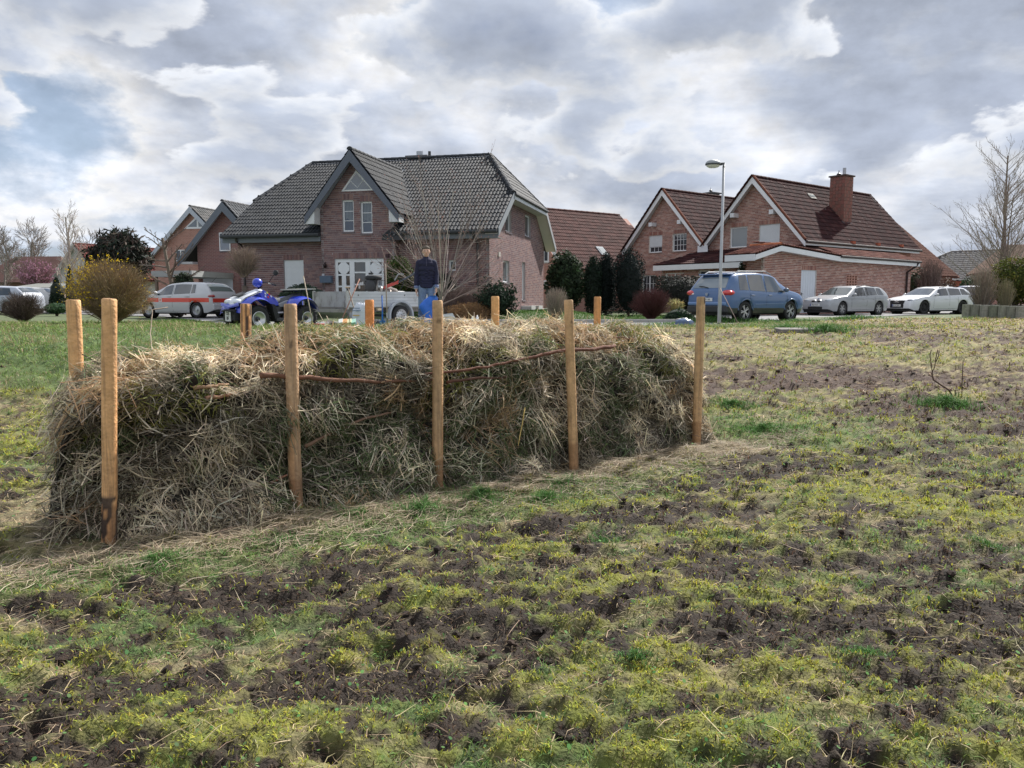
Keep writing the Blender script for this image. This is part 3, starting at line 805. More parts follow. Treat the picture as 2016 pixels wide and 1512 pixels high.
post('wooden_post', 726, 590, (727, 650), 7.35, .086, 'reddish back row post leaning on the white sack side', G2, (.47, .20, .07))
post('wooden_post', 974, 583, (974, 640), 8.1, .086, 'back row post in front of the dark conifer bush', G2, (.50, .29, .13))
post('wooden_post', 1177, 584, (1176, 632), 9.2, .086, 'reddish back row post before the lawn, rightmost of the back row', G2, (.50, .26, .11))

# ---- branches in the heap
def HP(px, py, nn):
    r = ray(px, py); t = ((HO.x)*HN.x+HO.y*HN.y+nn)/(r.x*HN.x+r.y*HN.y); return P(px, py, r.y*t)
def branch(name, pix, rad, c, label, n=8, cat='branch'):
    pts = [HP(px, py, Y) if Y < 2 else P(px, py, Y) for px, py, Y in pix]
    o = Vector(pts[0]); t = MB()
    # resample with wobble
    q = []
    for i in range(len(pts)-1):
        for k in range(5):
            f = k/5; p = pts[i].lerp(pts[i+1], f); q.append(p+Vector((rnd.uniform(-1, 1), rnd.uniform(-1, 1), rnd.uniform(-1, 1)))*rad*.35)
    q.append(pts[-1])
    rr = [rad*(1-.5*i/len(q))*rnd.uniform(.85, 1.15) for i in range(len(q))]
    t.tube([p-o for p in q], rr, n, c)
    ob = t.build(name, M_bark(), None, smooth=True); ob.location = o
    tag(ob, label, cat)
branch('branch', [(512, 738, .10), (575, 742, .11), (660, 748, .09), (760, 752, .10), (850, 748, .13)], .020, (.16, .075, .045), 'reddish dark branch lying level between second and third front post')
branch('branch', [(1210, 681, .30), (1170, 687, .22), (1110, 690, .17), (1040, 705, .15), (960, 722, .12), (860, 735, .14), (800, 742, .14)], .019, (.14, .06, .038), 'long thin dark brown branch rising right behind the crossed post')
branch('branch', [(880, 752, .1), (940, 745, .11), (1000, 742, .15)], .015, (.10, .045, .03), 'short dark branch right of the third front post')
branch('branch', [(380, 765, .12), (420, 760, .12), (450, 756, .16)], .014, (.33, .20, .12), 'upper of two short peeled sticks on the left heap shoulder')
branch('branch', [(405, 783, .10), (440, 780, .11), (462, 772, .15)], .015, (.30, .16, .10), 'lower of two short peeled sticks on the left heap shoulder')
branch('branch', [(600, 880, .07), (660, 848, .07), (720, 823, .08), (770, 812, .12)], .014, (.20, .12, .08), 'curved grey brown branch slanting across the heap face between posts')
branch('branch', [(505, 960, .03), (545, 945, .04), (565, 935, .06)], .012, (.27, .13, .08), 'short reddish stick low on the heap left of the second post')
branch('branch', [(1030, 938, -.0), (1080, 922, .02), (1118, 912, .05)], .013, (.40, .30, .16), 'pale stick low at the foot of the fourth front post')
branch('branch', [(1310, 903, 7.45), (1380, 897, 7.75), (1440, 893, 7.9)], .011, (.38, .28, .17), 'pale stick lying on the ground right of the heap')
branch('branch', [(1145, 660, 8.3), (1200, 640, 8.6), (1212, 634, 8.7)], .016, (.40, .28, .16), 'pale stick on top of the heap behind the fourth front post')
branch('branch', [(1130, 668, 8.0), (1180, 662, 8.1), (1250, 668, 8.2)], .018, (.18, .10, .07), 'dark twisted branch on the top right of the heap')
branch('bamboo_stick', [(1034, 802, .04), (1020, 878, .0)], .006, (.62, .45, .16), 'thin yellow bamboo stick hanging on the heap face', 6, 'stick')
branch('branch', [(330, 585+20, 7.5), (300, 560+50, 7.4), (296, 655, 7.2), (300, 700, 6.6)], .006, (.33, .26, .2), 'single thin bare upright stem behind the left end of the heap', 5, 'stem')
# ================================================================== BUILDINGS
class Frame:
    """local frame of a building: x along the front to the right, y back, z up"""
    def __init__(s, x, y, z, rz):
        s.o = Vector((x, y, z)); s.rz = rz; c, n = math.cos(rz), math.sin(rz)
        s.ex = Vector((c, n, 0)); s.ey = Vector((-n, c, 0))
    def w(s, p): return s.o+s.ex*p[0]+s.ey*p[1]+Vector((0, 0, p[2]))
    def on_y(s, px, py, v):
        r = ray(px, py); c = Vector((0, 0, CAMZ))
        t = ((s.o-c).dot(s.ey)+v)/r.dot(s.ey); q = c+r*t-s.o
        return q.dot(s.ex), q.z
    def on_x(s, px, py, u):
        r = ray(px, py); c = Vector((0, 0, CAMZ))
        t = ((s.o-c).dot(s.ex)+u)/r.dot(s.ex); q = c+r*t-s.o
        return q.dot(s.ey), q.z
CAMV = Vector((0, 0, CAMZ))
RH = 0.0833
def snap(z): return round(z/RH)*RH
PAL_MAIN = [(.20, .112, .108), (.248, .145, .137), (.16, .094, .098), (.235, .156, .154), (.20, .134, .138), (.275, .172, .156)]
PAL_PINK = [(.32, .145, .11), (.41, .215, .17), (.255, .115, .095), (.36, .17, .135), (.30, .165, .14), (.44, .28, .23)]
MORT_MAIN = (.38, .34, .34); MORT_PINK = (.74, .67, .61)

class Wall:
    """brick wall in a vertical plane. pos(s,z,d): local 3D of point s along, z up, d outwards"""
    def __init__(w, origin, direction, poly, holes=(), soldiers=(), rear=False):
        w.o = Vector((origin[0], origin[1], 0)); w.d = Vector((direction[0], direction[1], 0)).normalized()
        w.n = Vector((w.d.y, -w.d.x, 0))      # outward: to the right of... front wall direction +x -> normal -y
        w.poly = poly; w.holes = holes; w.soldiers = soldiers
    def p(w, s, z, d=0.0):
        q = w.o+w.d*s+w.n*d; return Vector((q.x, q.y, z))
    def spans(w, z, extra=()):
        xs = []; n = len(w.poly)
        for i in range(n):
            (x0, z0), (x1, z1) = w.poly[i], w.poly[(i+1) % n]
            if (z0 > z) != (z1 > z): xs.append((x1-x0)*(z-z0)/(z1-z0)+x0)
        xs.sort(); out = [(xs[i], xs[i+1]) for i in range(0, len(xs)-1, 2)]
        for (a, b, lo, hi) in extra:
            if lo < z < hi:
                nx = []
                for (x0, x1) in out:
                    if b <= x0 or a >= x1: nx.append((x0, x1)); continue
                    if a > x0: nx.append((x0, a))
                    if b < x1: nx.append((b, x1))
                out = nx
        return [o for o in out if o[1]-o[0] > .02]

_brick_meshes = {}
def box5(mb, w, s0, s1, z0, z1, d0, d1, c):
    a, b = w.p(s0, z0, d1), w.p(s1, z0, d1); e, f = w.p(s1, z1, d1), w.p(s0, z1, d1)
    A, B, E, F_ = w.p(s0, z0, d0), w.p(s1, z0, d0), w.p(s1, z1, d0), w.p(s0, z1, d0)
    mb.add([a, b, e, f, A, B, E, F_], [(0, 1, 2, 3), (4, 5, 1, 0), (5, 6, 2, 1), (6, 7, 3, 2), (7, 4, 0, 3)], c)
def brickwork(house, fr, walls, pal, mort, nind=300, mod=0.25, zmin_vis=1.2):
    """lay bricks on all walls of a house; the nearest become parts of their own"""
    stuff = MB(); mm = MB(); cand = []
    for w in walls:
        zs = [z for _, z in w.poly]; z0, z1 = min(zs), max(zs)
        nr = int(math.ceil((z1-z0)/RH)); 
        for r in range(nr):
            za = z0+r*RH; zb = min(za+RH, z1); zm = (za+zb)/2
            for (a, b) in w.spans(zm, w.holes):
                box5(mm, w, a, b, za, zb, -.12, -.008, mort)
            for (a, b) in w.spans(zm, list(w.holes)+list(w.soldiers)):
                off = (0, .5, .25, .75)[r % 4]*mod
                k0 = math.floor((a-off)/mod)
                s = k0*mod+off
                while s < b:
                    x0 = max(s, a)+.006; x1 = min(s+mod, b)-.006
                    s += mod
                    if x1-x0 < .03: continue
                    ci = rnd.randrange(len(pal))
                    if x1-x0 > mod-.014: cand.append((w, x0, x1, za+.009, zb-.007, ci))
                    else: box5(stuff, w, x0, x1, za+.008, zb-.006, -.02, 0, pal[ci])
        for (a, b, lo, hi) in w.soldiers:
            if hi-lo < .1: continue
            n = max(1, int((b-a)/.083)); st = (b-a)/n
            for k in range(n):
                ci = rnd.randrange(len(pal))
                box5(stuff, w, a+k*st+.005, a+(k+1)*st-.005, lo+.006, hi-.006, -.02, .001, pal[ci])
    def key(c):
        q = fr.w(c[0].p((c[1]+c[2])/2, c[3])); 
        px = q.x/q.y
        seen = c[0].n @ Vector((0, 0, 0)) if False else 0
        nw = fr.ex*c[0].n.x+fr.ey*c[0].n.y
        face = (CAMV-q).dot(nw)/(CAMV-q).length
        bad = 0 if (face > .15 and abs(px) < .66 and c[3] > zmin_vis) else 100
        return (q-CAMV).length/max(face, .2)+bad
    cand.sort(key=key)
    for c in cand[nind:]:
        box5(stuff, c[0], c[1], c[2], c[3], c[4], -.02, 0, pal[c[5]])
    for c in cand[:nind]:
        k = (id(pal), c[5], mod)
        if k not in _brick_meshes:
            b = MB(); b.box((-mod/2+.006, -.01, -RH/2+.007), (mod/2-.006, .01, RH/2-.007), pal[c[5]])
            ob = b.build('brick', M_brick()); _brick_meshes[k] = ob.data; bpy.data.objects.remove(ob)
        o = link('brick', _brick_meshes[k], house)
        q = c[0].p((c[1]+c[2])/2, (c[3]+c[4])/2, -.009)
        o.location = q; o.rotation_euler = (0, 0, math.atan2(c[0].d.y, c[0].d.x))
    mm.build('mortar', M_mortar(), house)
    o = stuff.build('brickwork', M_brick(), house); o['kind'] = 'stuff'

# ---- roof tiles
def tile_shape(w, h, kind='s'):
    if kind == 'd': prof = [(0, .0), (.07, .030), (.20, .042), (.33, .030), (.42, .0), (.5, .0), (.57, .030), (.70, .042), (.83, .030), (.93, 0), (1, 0)]
    elif kind == 's': prof = [(0, .0), (.10, .032), (.24, .048), (.38, .040), (.52, .012), (.72, .0), (.94, .004), (1.0, .016)]
    else: prof = [(0, .012), (.12, .026), (.28, .012), (.5, .008), (.62, .024), (.78, .010), (1.0, .010)]
    V = []; th = .022
    for y, dz in ((0, .030), (h*1.08, 0.004)):
        for u, z in prof: V.append((u*w*1.02, y, z+dz))
    for u, z in prof: V.append((u*w*1.02, 0, z+.030-th))
    n = len(prof)
    F = [(i, i+1, n+i+1, n+i) for i in range(n-1)]+[(2*n+i, 2*n+i+1, i+1, i) for i in range(n-1)]
    return np.array(V), np.array(F)
_tile_mesh = {}
class Tiler:
    def __init__(t, house, fr, m, pal, w=.30, h=.34, kind='s', name='roof_tile'):
        t.house = house; t.fr = fr; t.m = m; t.pal = pal; t.w = w; t.h = h; t.V, t.F = tile_shape(w, h, kind); t.items = []; t.name = name; t.kind = kind
    def plane(t, o, u, v, nu, nv, keep, lift=.03):
        o = Vector(o); u = Vector(u).normalized(); v = Vector(v).normalized(); n = u.cross(v)
        for j in range(nv):
            for i in range(nu):
                a, b = i*t.w, j*t.h
                c = o+u*(a+t.w/2)+v*(b+t.h/2)
                if keep(c, a+t.w/2, b+t.h/2):
                    M = Matrix.Identity(4)
                    uu = (u+v*rnd.uniform(-.01, .01)).normalized(); vv = n.cross(uu)
                    for r in range(3): M[r][0] = uu[r]; M[r][1] = vv[r]; M[r][2] = n[r]; M[r][3] = (o+u*a+v*b+n*(lift+rnd.uniform(-.004, .004)))[r]
                    t.items.append((M, rnd.randrange(len(t.pal)), c))
    def done(t, nind=300, prefer=lambda c: 0):
        t.items.sort(key=lambda it: (t.fr.w(it[2])-CAMV).length+prefer(it[2]))
        for M, ci, c in t.items[:nind]:
            k = (t.name, t.kind, t.w, t.h, ci, id(t.pal))
            if k not in _tile_mesh:
                me = bpy.data.meshes.new(t.name); me.from_pydata([tuple(v) for v in t.V], [], [tuple(int(q) for q in f) for f in t.F])
                a = me.attributes.new('Col', 'FLOAT_COLOR', 'FACE'); cc = np.ones((len(t.F), 4), np.float32); cc[:, :3] = t.pal[ci]; a.data.foreach_set('color', cc.ravel())
                me.materials.append(t.m); _tile_mesh[k] = me
            o = link(t.name, _tile_mesh[k], t.house); o.matrix_local = M
        rest = t.items[nind:]
        if rest:
            Ms = np.array([np.array(it[0]) for it in rest]); nV = len(t.V)
            Vh = np.concatenate([t.V, np.ones((nV, 1))], 1)
            V = np.einsum('nij,vj->nvi', Ms, Vh)[..., :3].reshape(-1, 3)
            F = (np.arange(len(rest))[:, None, None]*nV+t.F[None]).reshape(-1, 4)
            C = np.repeat(np.array([t.pal[it[1]] for it in rest]), len(t.F), 0)
            o = np_mesh(t.name+'_field', V, F, t.m, C, t.house, dom='FACE'); o['kind'] = 'stuff'
def ridge_caps(house, a, b, m, c, r=.12, step=.36, lift=.05):
    a, b = Vector(a), Vector(b); d = b-a; n = max(1, int(d.length/step)); st = d.length/n
    key = ('ridge', round(st, 3), c, r)
    if key not in _tile_mesh:
        mb = MB()
        for k in range(1):
            vs = []; K = 7
            for y, rr in ((0, r), (st*1.06, r*.88)):
                for i in range(K):
                    t = math.pi*(i/(K-1))*1.15-.075*math.pi
                    vs.append((-math.cos(t)*rr, y, math.sin(t)*rr*.8))
            mb.add(vs, [(i, i+1, K+i+1, K+i) for i in range(K-1)]+[tuple(range(K))], c)
        o = mb.build('ridge_tile', m); _tile_mesh[key] = o.data; bpy.data.objects.remove(o)
    q = d.to_track_quat('Y', 'Z')
    for k in range(n):
        o = link('ridge_tile', _tile_mesh[key], house)
        o.rotation_mode = 'QUATERNION'; o.rotation_quaternion = q; o.location = a+d*(k/n)+Vector((0, 0, lift))

# ---- windows: part 'window' (frame) > pane, sill, shutter
def rect_window(house, w, s0, s1, z0, z1, mull=(), bars=(), shutter=0.0, depth=.09, fc=(.78, .80, .82), pane=(.035, .045, .055), sill=(.16, .13, .14), name='window', curtain=False, fw=.06):
    f = MB(); d0, d1 = -depth-.05, -depth
    def bx(a, b, lo, hi, e0=d0, e1=d1, c=fc): box5(f, w, a, b, lo, hi, e0, e1, c)
    bx(s0, s0+fw, z0, z1); bx(s1-fw, s1, z0, z1); bx(s0+fw, s1-fw, z0, z0+fw); bx(s0+fw, s1-fw, z1-fw, z1)
    for m_ in mull: x = s0+(s1-s0)*m_; bx(x-.045, x+.045, z0+fw, z1-fw, d0, d1+.004)
    o = f.build(name, M_white(), house)
    cols = [s0+fw]+[s0+(s1-s0)*m_ for m_ in mull]+[s1-fw]
    zt = z1-fw; 
    for i in range(len(cols)-1):
        g = MB(); a, b = cols[i]+(.045 if i else 0), cols[i+1]-(.045 if i < len(cols)-2 else 0)
        g.quad(w.p(a, z0+fw, d1-.03), w.p(b, z0+fw, d1-.03), w.p(b, zt, d1-.03), w.p(a, zt, d1-.03), c=pane)
        g.build('pane', M_glass(), o)
        if bars:
            h = MB()
            nv, nh = bars
            for k in range(1, nv): x = a+(b-a)*k/nv; box5(h, w, x-.012, x+.012, z0+fw, zt, d1-.03, d1-.014, fc)
            for k in range(1, nh): z = z0+fw+(zt-z0-fw)*k/nh; box5(h, w, a, b, z-.012, z+.012, d1-.03, d1-.012, fc)
            h.build('glazing_bar', M_white(), o)
    if curtain:
        h = MB()
        a, b = s0+fw+.03, s1-fw-.03
        for k in range(5):
            x = a+(b-a)*k/5
            h.quad(w.p(x, z0+(z1-z0)*(.38+.05*math.sin(k*1.3)), d1-.026), w.p(x+(b-a)/5*.85, z0+(z1-z0)*(.38+.05*math.sin(k*1.3+1)), d1-.026), w.p(x+(b-a)/5*.85, zt-.02, d1-.026), w.p(x, zt-.02, d1-.026), c=(.22, .25, .29))
        h.build('curtain', M_matte(), o)
    if shutter:
        zb = z1-(z1-z0-.0)*shutter
        h = MB(); n = int((z1-zb)/.05); 
        for k in range(n):
            z = z1-(k+1)*.05; box5(h, w, s0+.015, s1-.015, z+.004, z+.046, d1-.02, d1+.022, (.74, .77, .80))
        box5(h, w, s0+.012, s1-.012, zb-.02, z1-.01, d1-.03, d1+.008, (.45, .47, .5))
        h.build('roller_shutter', M_white(), o)
    if sill:
        h = MB(); box5(h, w, s0-.02, s1+.02, z0-.07, z0-.004, -.14, .03, sill); h.build('sill', M_matte(), o)
    return o
def board(house, name, pts, off, c, m=None):
    mb = MB(); mb.slab(pts, off, c); return mb.build(name, m or M_white(), house)

def main_house():
    zb = 1.04
    fr = Frame(-.89, 30.5, zb, R(-14))
    H = thing('brick_house', 'large dark brick house with black tiled roof and steep pointed bay over the entrance', 'house', fr.o, fr.rz)
    W = 11.15; D = 10.6; XC = -5.38; BW = 1.6; BY = -.5
    EZ, SL = 3.2, .652
    def zr(y): return EZ+SL*(min(y, D-y)+.6)
    RY = D/2; RZ = zr(RY); K = 1.95; KZ = zr(K); XR = -1.42; XL = -10.35; VR = .5; VL = -W-.35
    BZ = 6.34; BS = 1.24; BE = 2.02; BF = -1.02
    # walls ------------------------------------------------------------
    fw = Wall((0, 0), (1, 0), [(-W, 0), (XC-BW, 0), (XC-BW, 3.12), (-W, 3.12)])
    fw2 = Wall((0, 0), (1, 0), [(XC+BW, 0), (0, 0), (0, 3.12), (XC+BW, 3.12)])
    bt = BZ-BS*BW-.16
    bay = Wall((0, BY), (1, 0), [(XC-BW, 0), (XC+BW, 0), (XC+BW, bt), (XC, BZ-.18), (XC-BW, bt)])
    bl = Wall((XC-BW, BY), (0, -1), [(-2.2, 0), (0, 0), (0, bt), (-2.2, bt)]); 
    br = Wall((XC+BW, BY), (0, 1), [(0, 0), (2.2, 0), (2.2, bt), (0, bt)])
    gw = Wall((0, 0), (0, 1), [(0, 0), (D, 0), (D, 3.3), (D-K+.1, KZ-.13), (K-.1, KZ-.13), (0, 3.3)])
    # windows (placed where the photograph shows them)
    wins = []
    def hole(w, wall_y, wall_x, pxl, pyt, pxr, pyb):
        if wall_x is None: a, zt = fr.on_y(pxl, pyt, wall_y); b, zb_ = fr.on_y(pxr, pyb, wall_y)
        else: a, zt = fr.on_x(pxl, pyt, wall_x); b, zb_ = fr.on_x(pxr, pyb, wall_x)
        return [a, b, snap(zb_), snap(zt)]
    h_sh = hole(fw, 0, None, 558, 512, 597, 512); h_sh[2] = snap(.9)
    h_t1 = hole(bay, BY, None, 673, 396, 697, 457); h_t2 = hole(bay, BY, None, 709, 395.5, 733, 457)
    h_d = hole(bay, BY, None, 658.5, 510, 755, 510); h_d[2] = 0.0
    h_r = hole(fw2, 0, None, 883, 512, 897, 531)
    h_g1 = hole(gw, 0, 0, 995, 408, 1007, 457); h_g2 = hole(gw, 0, 0, 1034, 423, 1045, 467)
    h_g3 = hole(gw, 0, 0, 990, 512, 1003, 556); h_g4 = hole(gw, 0, 0, 1028, 517, 1034, 590)
    tb = fr.on_y(672, 377, BY); te = fr.on_y(737, 377, BY); tp = fr.on_y(701, 335, BY)
    fw.holes = [tuple(h_sh)]; fw2.holes = [tuple(h_r)]
    bay.holes = [tuple(h_t1), tuple(h_t2), tuple(h_d)]
    gw.holes = [tuple(h) for h in (h_g1, h_g2, h_g3, h_g4)]
    sol = lambda h, e=.0: (h[0]-e, h[1]+e, h[3], h[3]+.25)
    fw.soldiers = [sol(h_sh)]; fw2.soldiers = [sol(h_r)]
    tz = snap(tb[1]-.30); bay.soldiers = [sol(h_d, .06), (h_t1[0], h_t1[1], h_t1[3], h_t1[3]+.25), (h_t2[0], h_t2[1], h_t2[3], h_t2[3]+.25)]
    gw.soldiers = [sol(h_g3), sol(h_g4)]
    brickwork(H, fr, [fw, fw2, bay, bl, br, gw], PAL_MAIN, MORT_MAIN)
    inner = MB()
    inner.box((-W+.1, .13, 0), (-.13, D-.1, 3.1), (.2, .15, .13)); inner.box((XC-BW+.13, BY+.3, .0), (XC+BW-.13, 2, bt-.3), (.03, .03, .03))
    inner.slab([(-.14, .2, 3.0), (-.14, D-.2, 3.0), (-.14, D-K, KZ-.3), (-.14, K, KZ-.3)], (-.3, 0, 0), (.2, .15, .13))
    inner.box((-W, D-.1, 0), (0, D, 3.2), (.24, .12, .10)); inner.slab([(-W, 0, 0), (-W, D, 0), (-W, D, 3.2), (-W, D-K, KZ-.2), (-W, K, KZ-.2), (-W, 0, 3.2)], (.1, 0, 0), (.24, .12, .10))
    inner.build('wall', M_mortar(), H)
    rect_window(H, fw, *h_sh, shutter=1.0, depth=.07)
    for h in (h_t1, h_t2): rect_window(H, bay, *h, bars=(1, 3), curtain=True, pane=(.03, .05, .08))
    rect_window(H, fw2, *h_r)
    for h in (h_g1, h_g2): rect_window(H, gw, *h, depth=.1)
    rect_window(H, gw, *h_g3, curtain=False, pane=(.10, .12, .13)); rect_window(H, gw, *h_g4, pane=(.5, .52, .55), fw=.05)
    # triangular gable window
    f = MB(); A, B, T = tb[0], te[0], (tp[0], tp[1]); z0 = tb[1]
    def tri(s, d0, d1, c, mb):
        cx, cz = (A+B+T[0])/3, (2*z0+T[1])/3
        q = [(cx+(x-cx)*s, cz+(z-cz)*s) for x, z in ((A, z0), (B, z0), T)]
        mb.slab([bay.p(x, z, d0) for x, z in q], bay.n*(d1-d0), c)
    tri(1.0, -.02, .012, (.80, .82, .84), f); wn = f.build('window', M_white(), H); wn['label'] = 'triangular gable window'
    g = MB(); tri(.80, .0, .018, (.11, .14, .18), g); g.build('pane', M_glass(), wn)
    g = MB(); cx = (A+B)/2
    for (p0, p1) in (((cx, z0+.12), (A+(T[0]-A)*.55, z0+(T[1]-z0)*.55)), ((cx, z0+.12), (B+(T[0]-B)*.55, z0+(T[1]-z0)*.55))):
        g.tube([bay.p(p0[0], p0[1], .022), bay.p(p1[0], p1[1], .022)], .012, 4, (.8, .82, .84))
    g.build('glazing_bar', M_white(), wn)
    # entrance: side light, door, side light
    a, b, z0, z1 = h_d
    dm = MB(); FC = (.80, .83, .86); d0, d1 = -.12, -.06
    def bx(mb, s0, s1, lo, hi, e=0.0, c=FC): box5(mb, bay, s0, s1, lo, hi, d0, d1+e, c)
    w3 = (b-a); xs = [a, a+w3*.345, a+w3*.665, b]
    bx(dm, a, b, z1-.08, z1); 
    for x in xs: bx(dm, max(a, x-.05), min(b, x+.05), z0, z1-.08)
    door = dm.build('entrance_door', M_white(), H); door['label'] = 'white entrance door with glazed side lights'
    gp_ = MB(); gp_.quad(bay.p(a+.02, z0, -.10), bay.p(b-.02, z0, -.10), bay.p(b-.02, z1-.04, -.10), bay.p(a+.02, z1-.04, -.10), c=(.06, .06, .065)); gp_.build('pane', M_glass(), door)
    for (x0, x1, kind) in ((xs[0]+.05, xs[1]-.05, 1), (xs[1]+.05, xs[2]-.05, 0), (xs[2]+.05, xs[3]-.05, 1)):
        p = MB(); wd = x1-x0
        if kind:
            bx(p, x0, x0+.06, z0, z1-.08); bx(p, x1-.06, x1, z0, z1-.08); bx(p, x0+wd*.36, x0+wd*.64, z0, z1-.62, .01)
            for z in (z0+.02, z0+.55, z0+1.02, z1-.68, z1-.14): bx(p, x0+.06, x1-.06, z, z+.07, .004)
            xc = (x0+x1)/2; zc = z1-.375
            p.slab([bay.p(xc+.262*math.cos(t), zc+.25*math.sin(t), -.085) for t in [math.pi/8+math.pi/4*k for k in range(8)]], bay.n*.035, FC)
        else:
            bx(p, x0, x0+.05, z0, z1-.08); bx(p, x1-.05, x1, z0, z1-.08)
            for z in (z0+.02, z0+.62, z0+1.10, z1-.58, z1-.14): bx(p, x0+.05, x1-.05, z, z+.06, .004)
        p.build('door_leaf', M_white(), door)
    hb = MB(); hb.tube([bay.p(xs[1]+.11, 1.0, .0), bay.p(xs[1]+.11, 1.25, .0)], .012, 6, (.5, .5, .5)); hb.build('handle', M_metal(), door)
    # roofs ---------------------------------------------------------------
    TP = [(.020, .024, .031), (.017, .020, .026), (.026, .030, .037), (.019, .023, .028), (.030, .033, .038)]
    T = Tiler(H, fr, M_tile(), TP, .30, .33, 'd')
    n = Vector((0, -SL, 1)).normalized(); L = math.hypot(1, SL)
    def zbay(x): return BZ-BS*abs(x-XC)
    def keep_front(c, a, b):
        x, y = c.x, c.y
        if y > RY-.05: return False
        if x > VR or x < VL: return False
        if y > K:
            t = (y-K)/(RY-K)
            if x > VR+(XR-VR)*t or x < VL+(XL-VL)*t: return False
        if abs(x-XC) < BW+.02 and zr(y) < zbay(x)+.02: return False
        if abs(x-XC) < BE and y < 0.9 and zr(y) < zbay(x)+.0 and y > -1 and abs(x-XC) < BW+.1: return False
        return True
    nu = int((VR-VL)/.30)+1
    T.plane((VL, -.66, zr(0)-SL*.66), (1, 0, 0), (0, 1, SL), nu, 23, keep_front)
    # bay slopes
    BL = math.hypot(1, BS)
    def kb(c, a, b): return c.z > zr(c.y)-.02 and c.z < BZ-.03 and c.y < RY
    T.plane((XC+BE+.02, BF, BZ-BS*(BE+.02)), (0, 1, 0), (-1, 0, BS), 20, 10, kb)
    T.plane((XC-BE-.02, BF+6, BZ-BS*(BE+.02)), (0, -1, 0), (1, 0, BS), 20, 10, kb)
    # half hips
    def kh(side):
        xe, xr = (VR, XR) if side > 0 else (VL, XL)
        def f(c, a, b):
            t = (c.x-xe)/(xr-xe)
            return 0 <= t <= 1 and K+(RY-K)*t-.1 < c.y < D-K-(RY-K)*t+.1
        return f
    T.plane((VR, K, KZ), (0, 1, 0), (XR-VR, 0, RZ-KZ), int((D-2*K)/.3)+1, 10, kh(1))
    T.plane((VL, D-K, KZ), (0, -1, 0), (XL-VL, 0, RZ-KZ), int((D-2*K)/.3)+1, 10, kh(-1))
    T.done(300, lambda c: 0 if c.y < 3.5 and c.x < 0.3 and not (XC < c.x < XC+2.2 and c.y < 3) else 3)
    s = MB(); dk = (.05, .052, .056); th = (0, 0, -.13)
    s.slab([(VL, -.6, zr(-.6)), (XC-BW, -.6, zr(-.6)), (XC-BW, 1.5, zr(1.5)), (VL, 1.5, zr(1.5))], th, dk)
    s.slab([(XC+BW, -.6, zr(-.6)), (VR, -.6, zr(-.6)), (VR, 1.5, zr(1.5)), (XC+BW, 1.5, zr(1.5))], th, dk)
    s.slab([(VL, 1.5, zr(1.5)), (VR, 1.5, zr(1.5)), (VR, K, KZ), (XR, RY, RZ), (XL, RY, RZ), (VL, K, KZ)], th, dk)
    s.slab([(VR, D+.6, zr(-.6)), (VL, D+.6, zr(-.6)), (VL, D-K, KZ), (XL, RY, RZ), (XR, RY, RZ), (VR, D-K, KZ)], th, dk)
    s.slab([(VR, K, KZ), (VR, D-K, KZ), (XR, RY, RZ)], th, dk); s.slab([(VL, D-K, KZ), (VL, K, KZ), (XL, RY, RZ)], th, dk)
    ym = (BZ-EZ)/SL-.6; ye = (BZ-BS*BE-EZ)/SL-.6
    s.slab([(XC+BE, BF, BZ-BS*BE), (XC+BE, ye, BZ-BS*BE), (XC, ym, BZ), (XC, BF, BZ)], (0, 0, -.10), dk)
    s.slab([(XC-BE, ye, BZ-BS*BE), (XC-BE, BF, BZ-BS*BE), (XC, BF, BZ), (XC, ym, BZ)], (0, 0, -.10), dk)
    s.build('roof_deck', M_matte(), H)
    ridge_caps(H, (XL, RY, RZ), (XR, RY, RZ), M_tile(), (.045, .049, .056))
    ridge_caps(H, (VR, K, KZ), (XR, RY, RZ), M_tile(), (.045, .049, .056)); ridge_caps(H, (VR, D-K, KZ), (XR, RY, RZ), M_tile(), (.045, .049, .056))
    ridge_caps(H, (VL, K, KZ), (XL, RY, RZ), M_tile(), (.045, .049, .056)); ridge_caps(H, (XC, BF, BZ), (XC, ym, BZ), M_tile(), (.045, .049, .056))
    # valley strips
    v = MB(); v.slab([(XC+BE, ye, BZ-BS*BE+.05), (XC, ym, BZ+.05), (XC+.12, ym+.15, BZ+.13), (XC+BE+.14, ye+.12, BZ-BS*BE+.13)], (0, 0, .02), (.30, .31, .32)); v.build('valley_flashing', M_matte(), H)
    # boards ---------------------------------------------------------------
    SLATE = (.115, .13, .165); SOF = (.50, .52, .52)
    for sgn in (1, -1):
        # bargeboard of the bay
        e = Vector((XC+sgn*BE, BF, BZ-BS*BE)); t = Vector((XC, BF, BZ)); dn = Vector((0, 0, -.44))
        board(H, 'bargeboard', [e, t, t+dn, e+Vector((0, 0, -.30))], (0, -.03, 0), SLATE, M_matte())
        board(H, 'soffit', [e+Vector((-sgn*.02, .0, -.12)), t+Vector((0, .0, -.13)), Vector((XC, BY, BZ-.13)), Vector((XC+sgn*(BE-.02), BY, BZ-BS*BE-.12))], (0, 0, -.02), (.30, .33, .37), M_matte())
        x0, x1 = sorted((XC+sgn*BW, XC+sgn*BE))
        ez = BZ-BS*BE
        board(H, 'eave_box', [(x0, BF+.01, ez-.30), (x1, BF+.01, ez-.30), (x1, BF+.01, ez+.0), (XC+sgn*(BW+.0) if sgn < 0 else x0, BF+.01, ez+BS*(BE-BW)-.1)] if sgn > 0 else [(x0, BF+.01, ez-.30), (x1, BF+.01, ez-.30), (x1, BF+.01, ez+BS*(BE-BW)-.1), (x0, BF+.01, ez)], (0, .5, 0), (.62, .64, .65))
    EZb = zr(-.6)
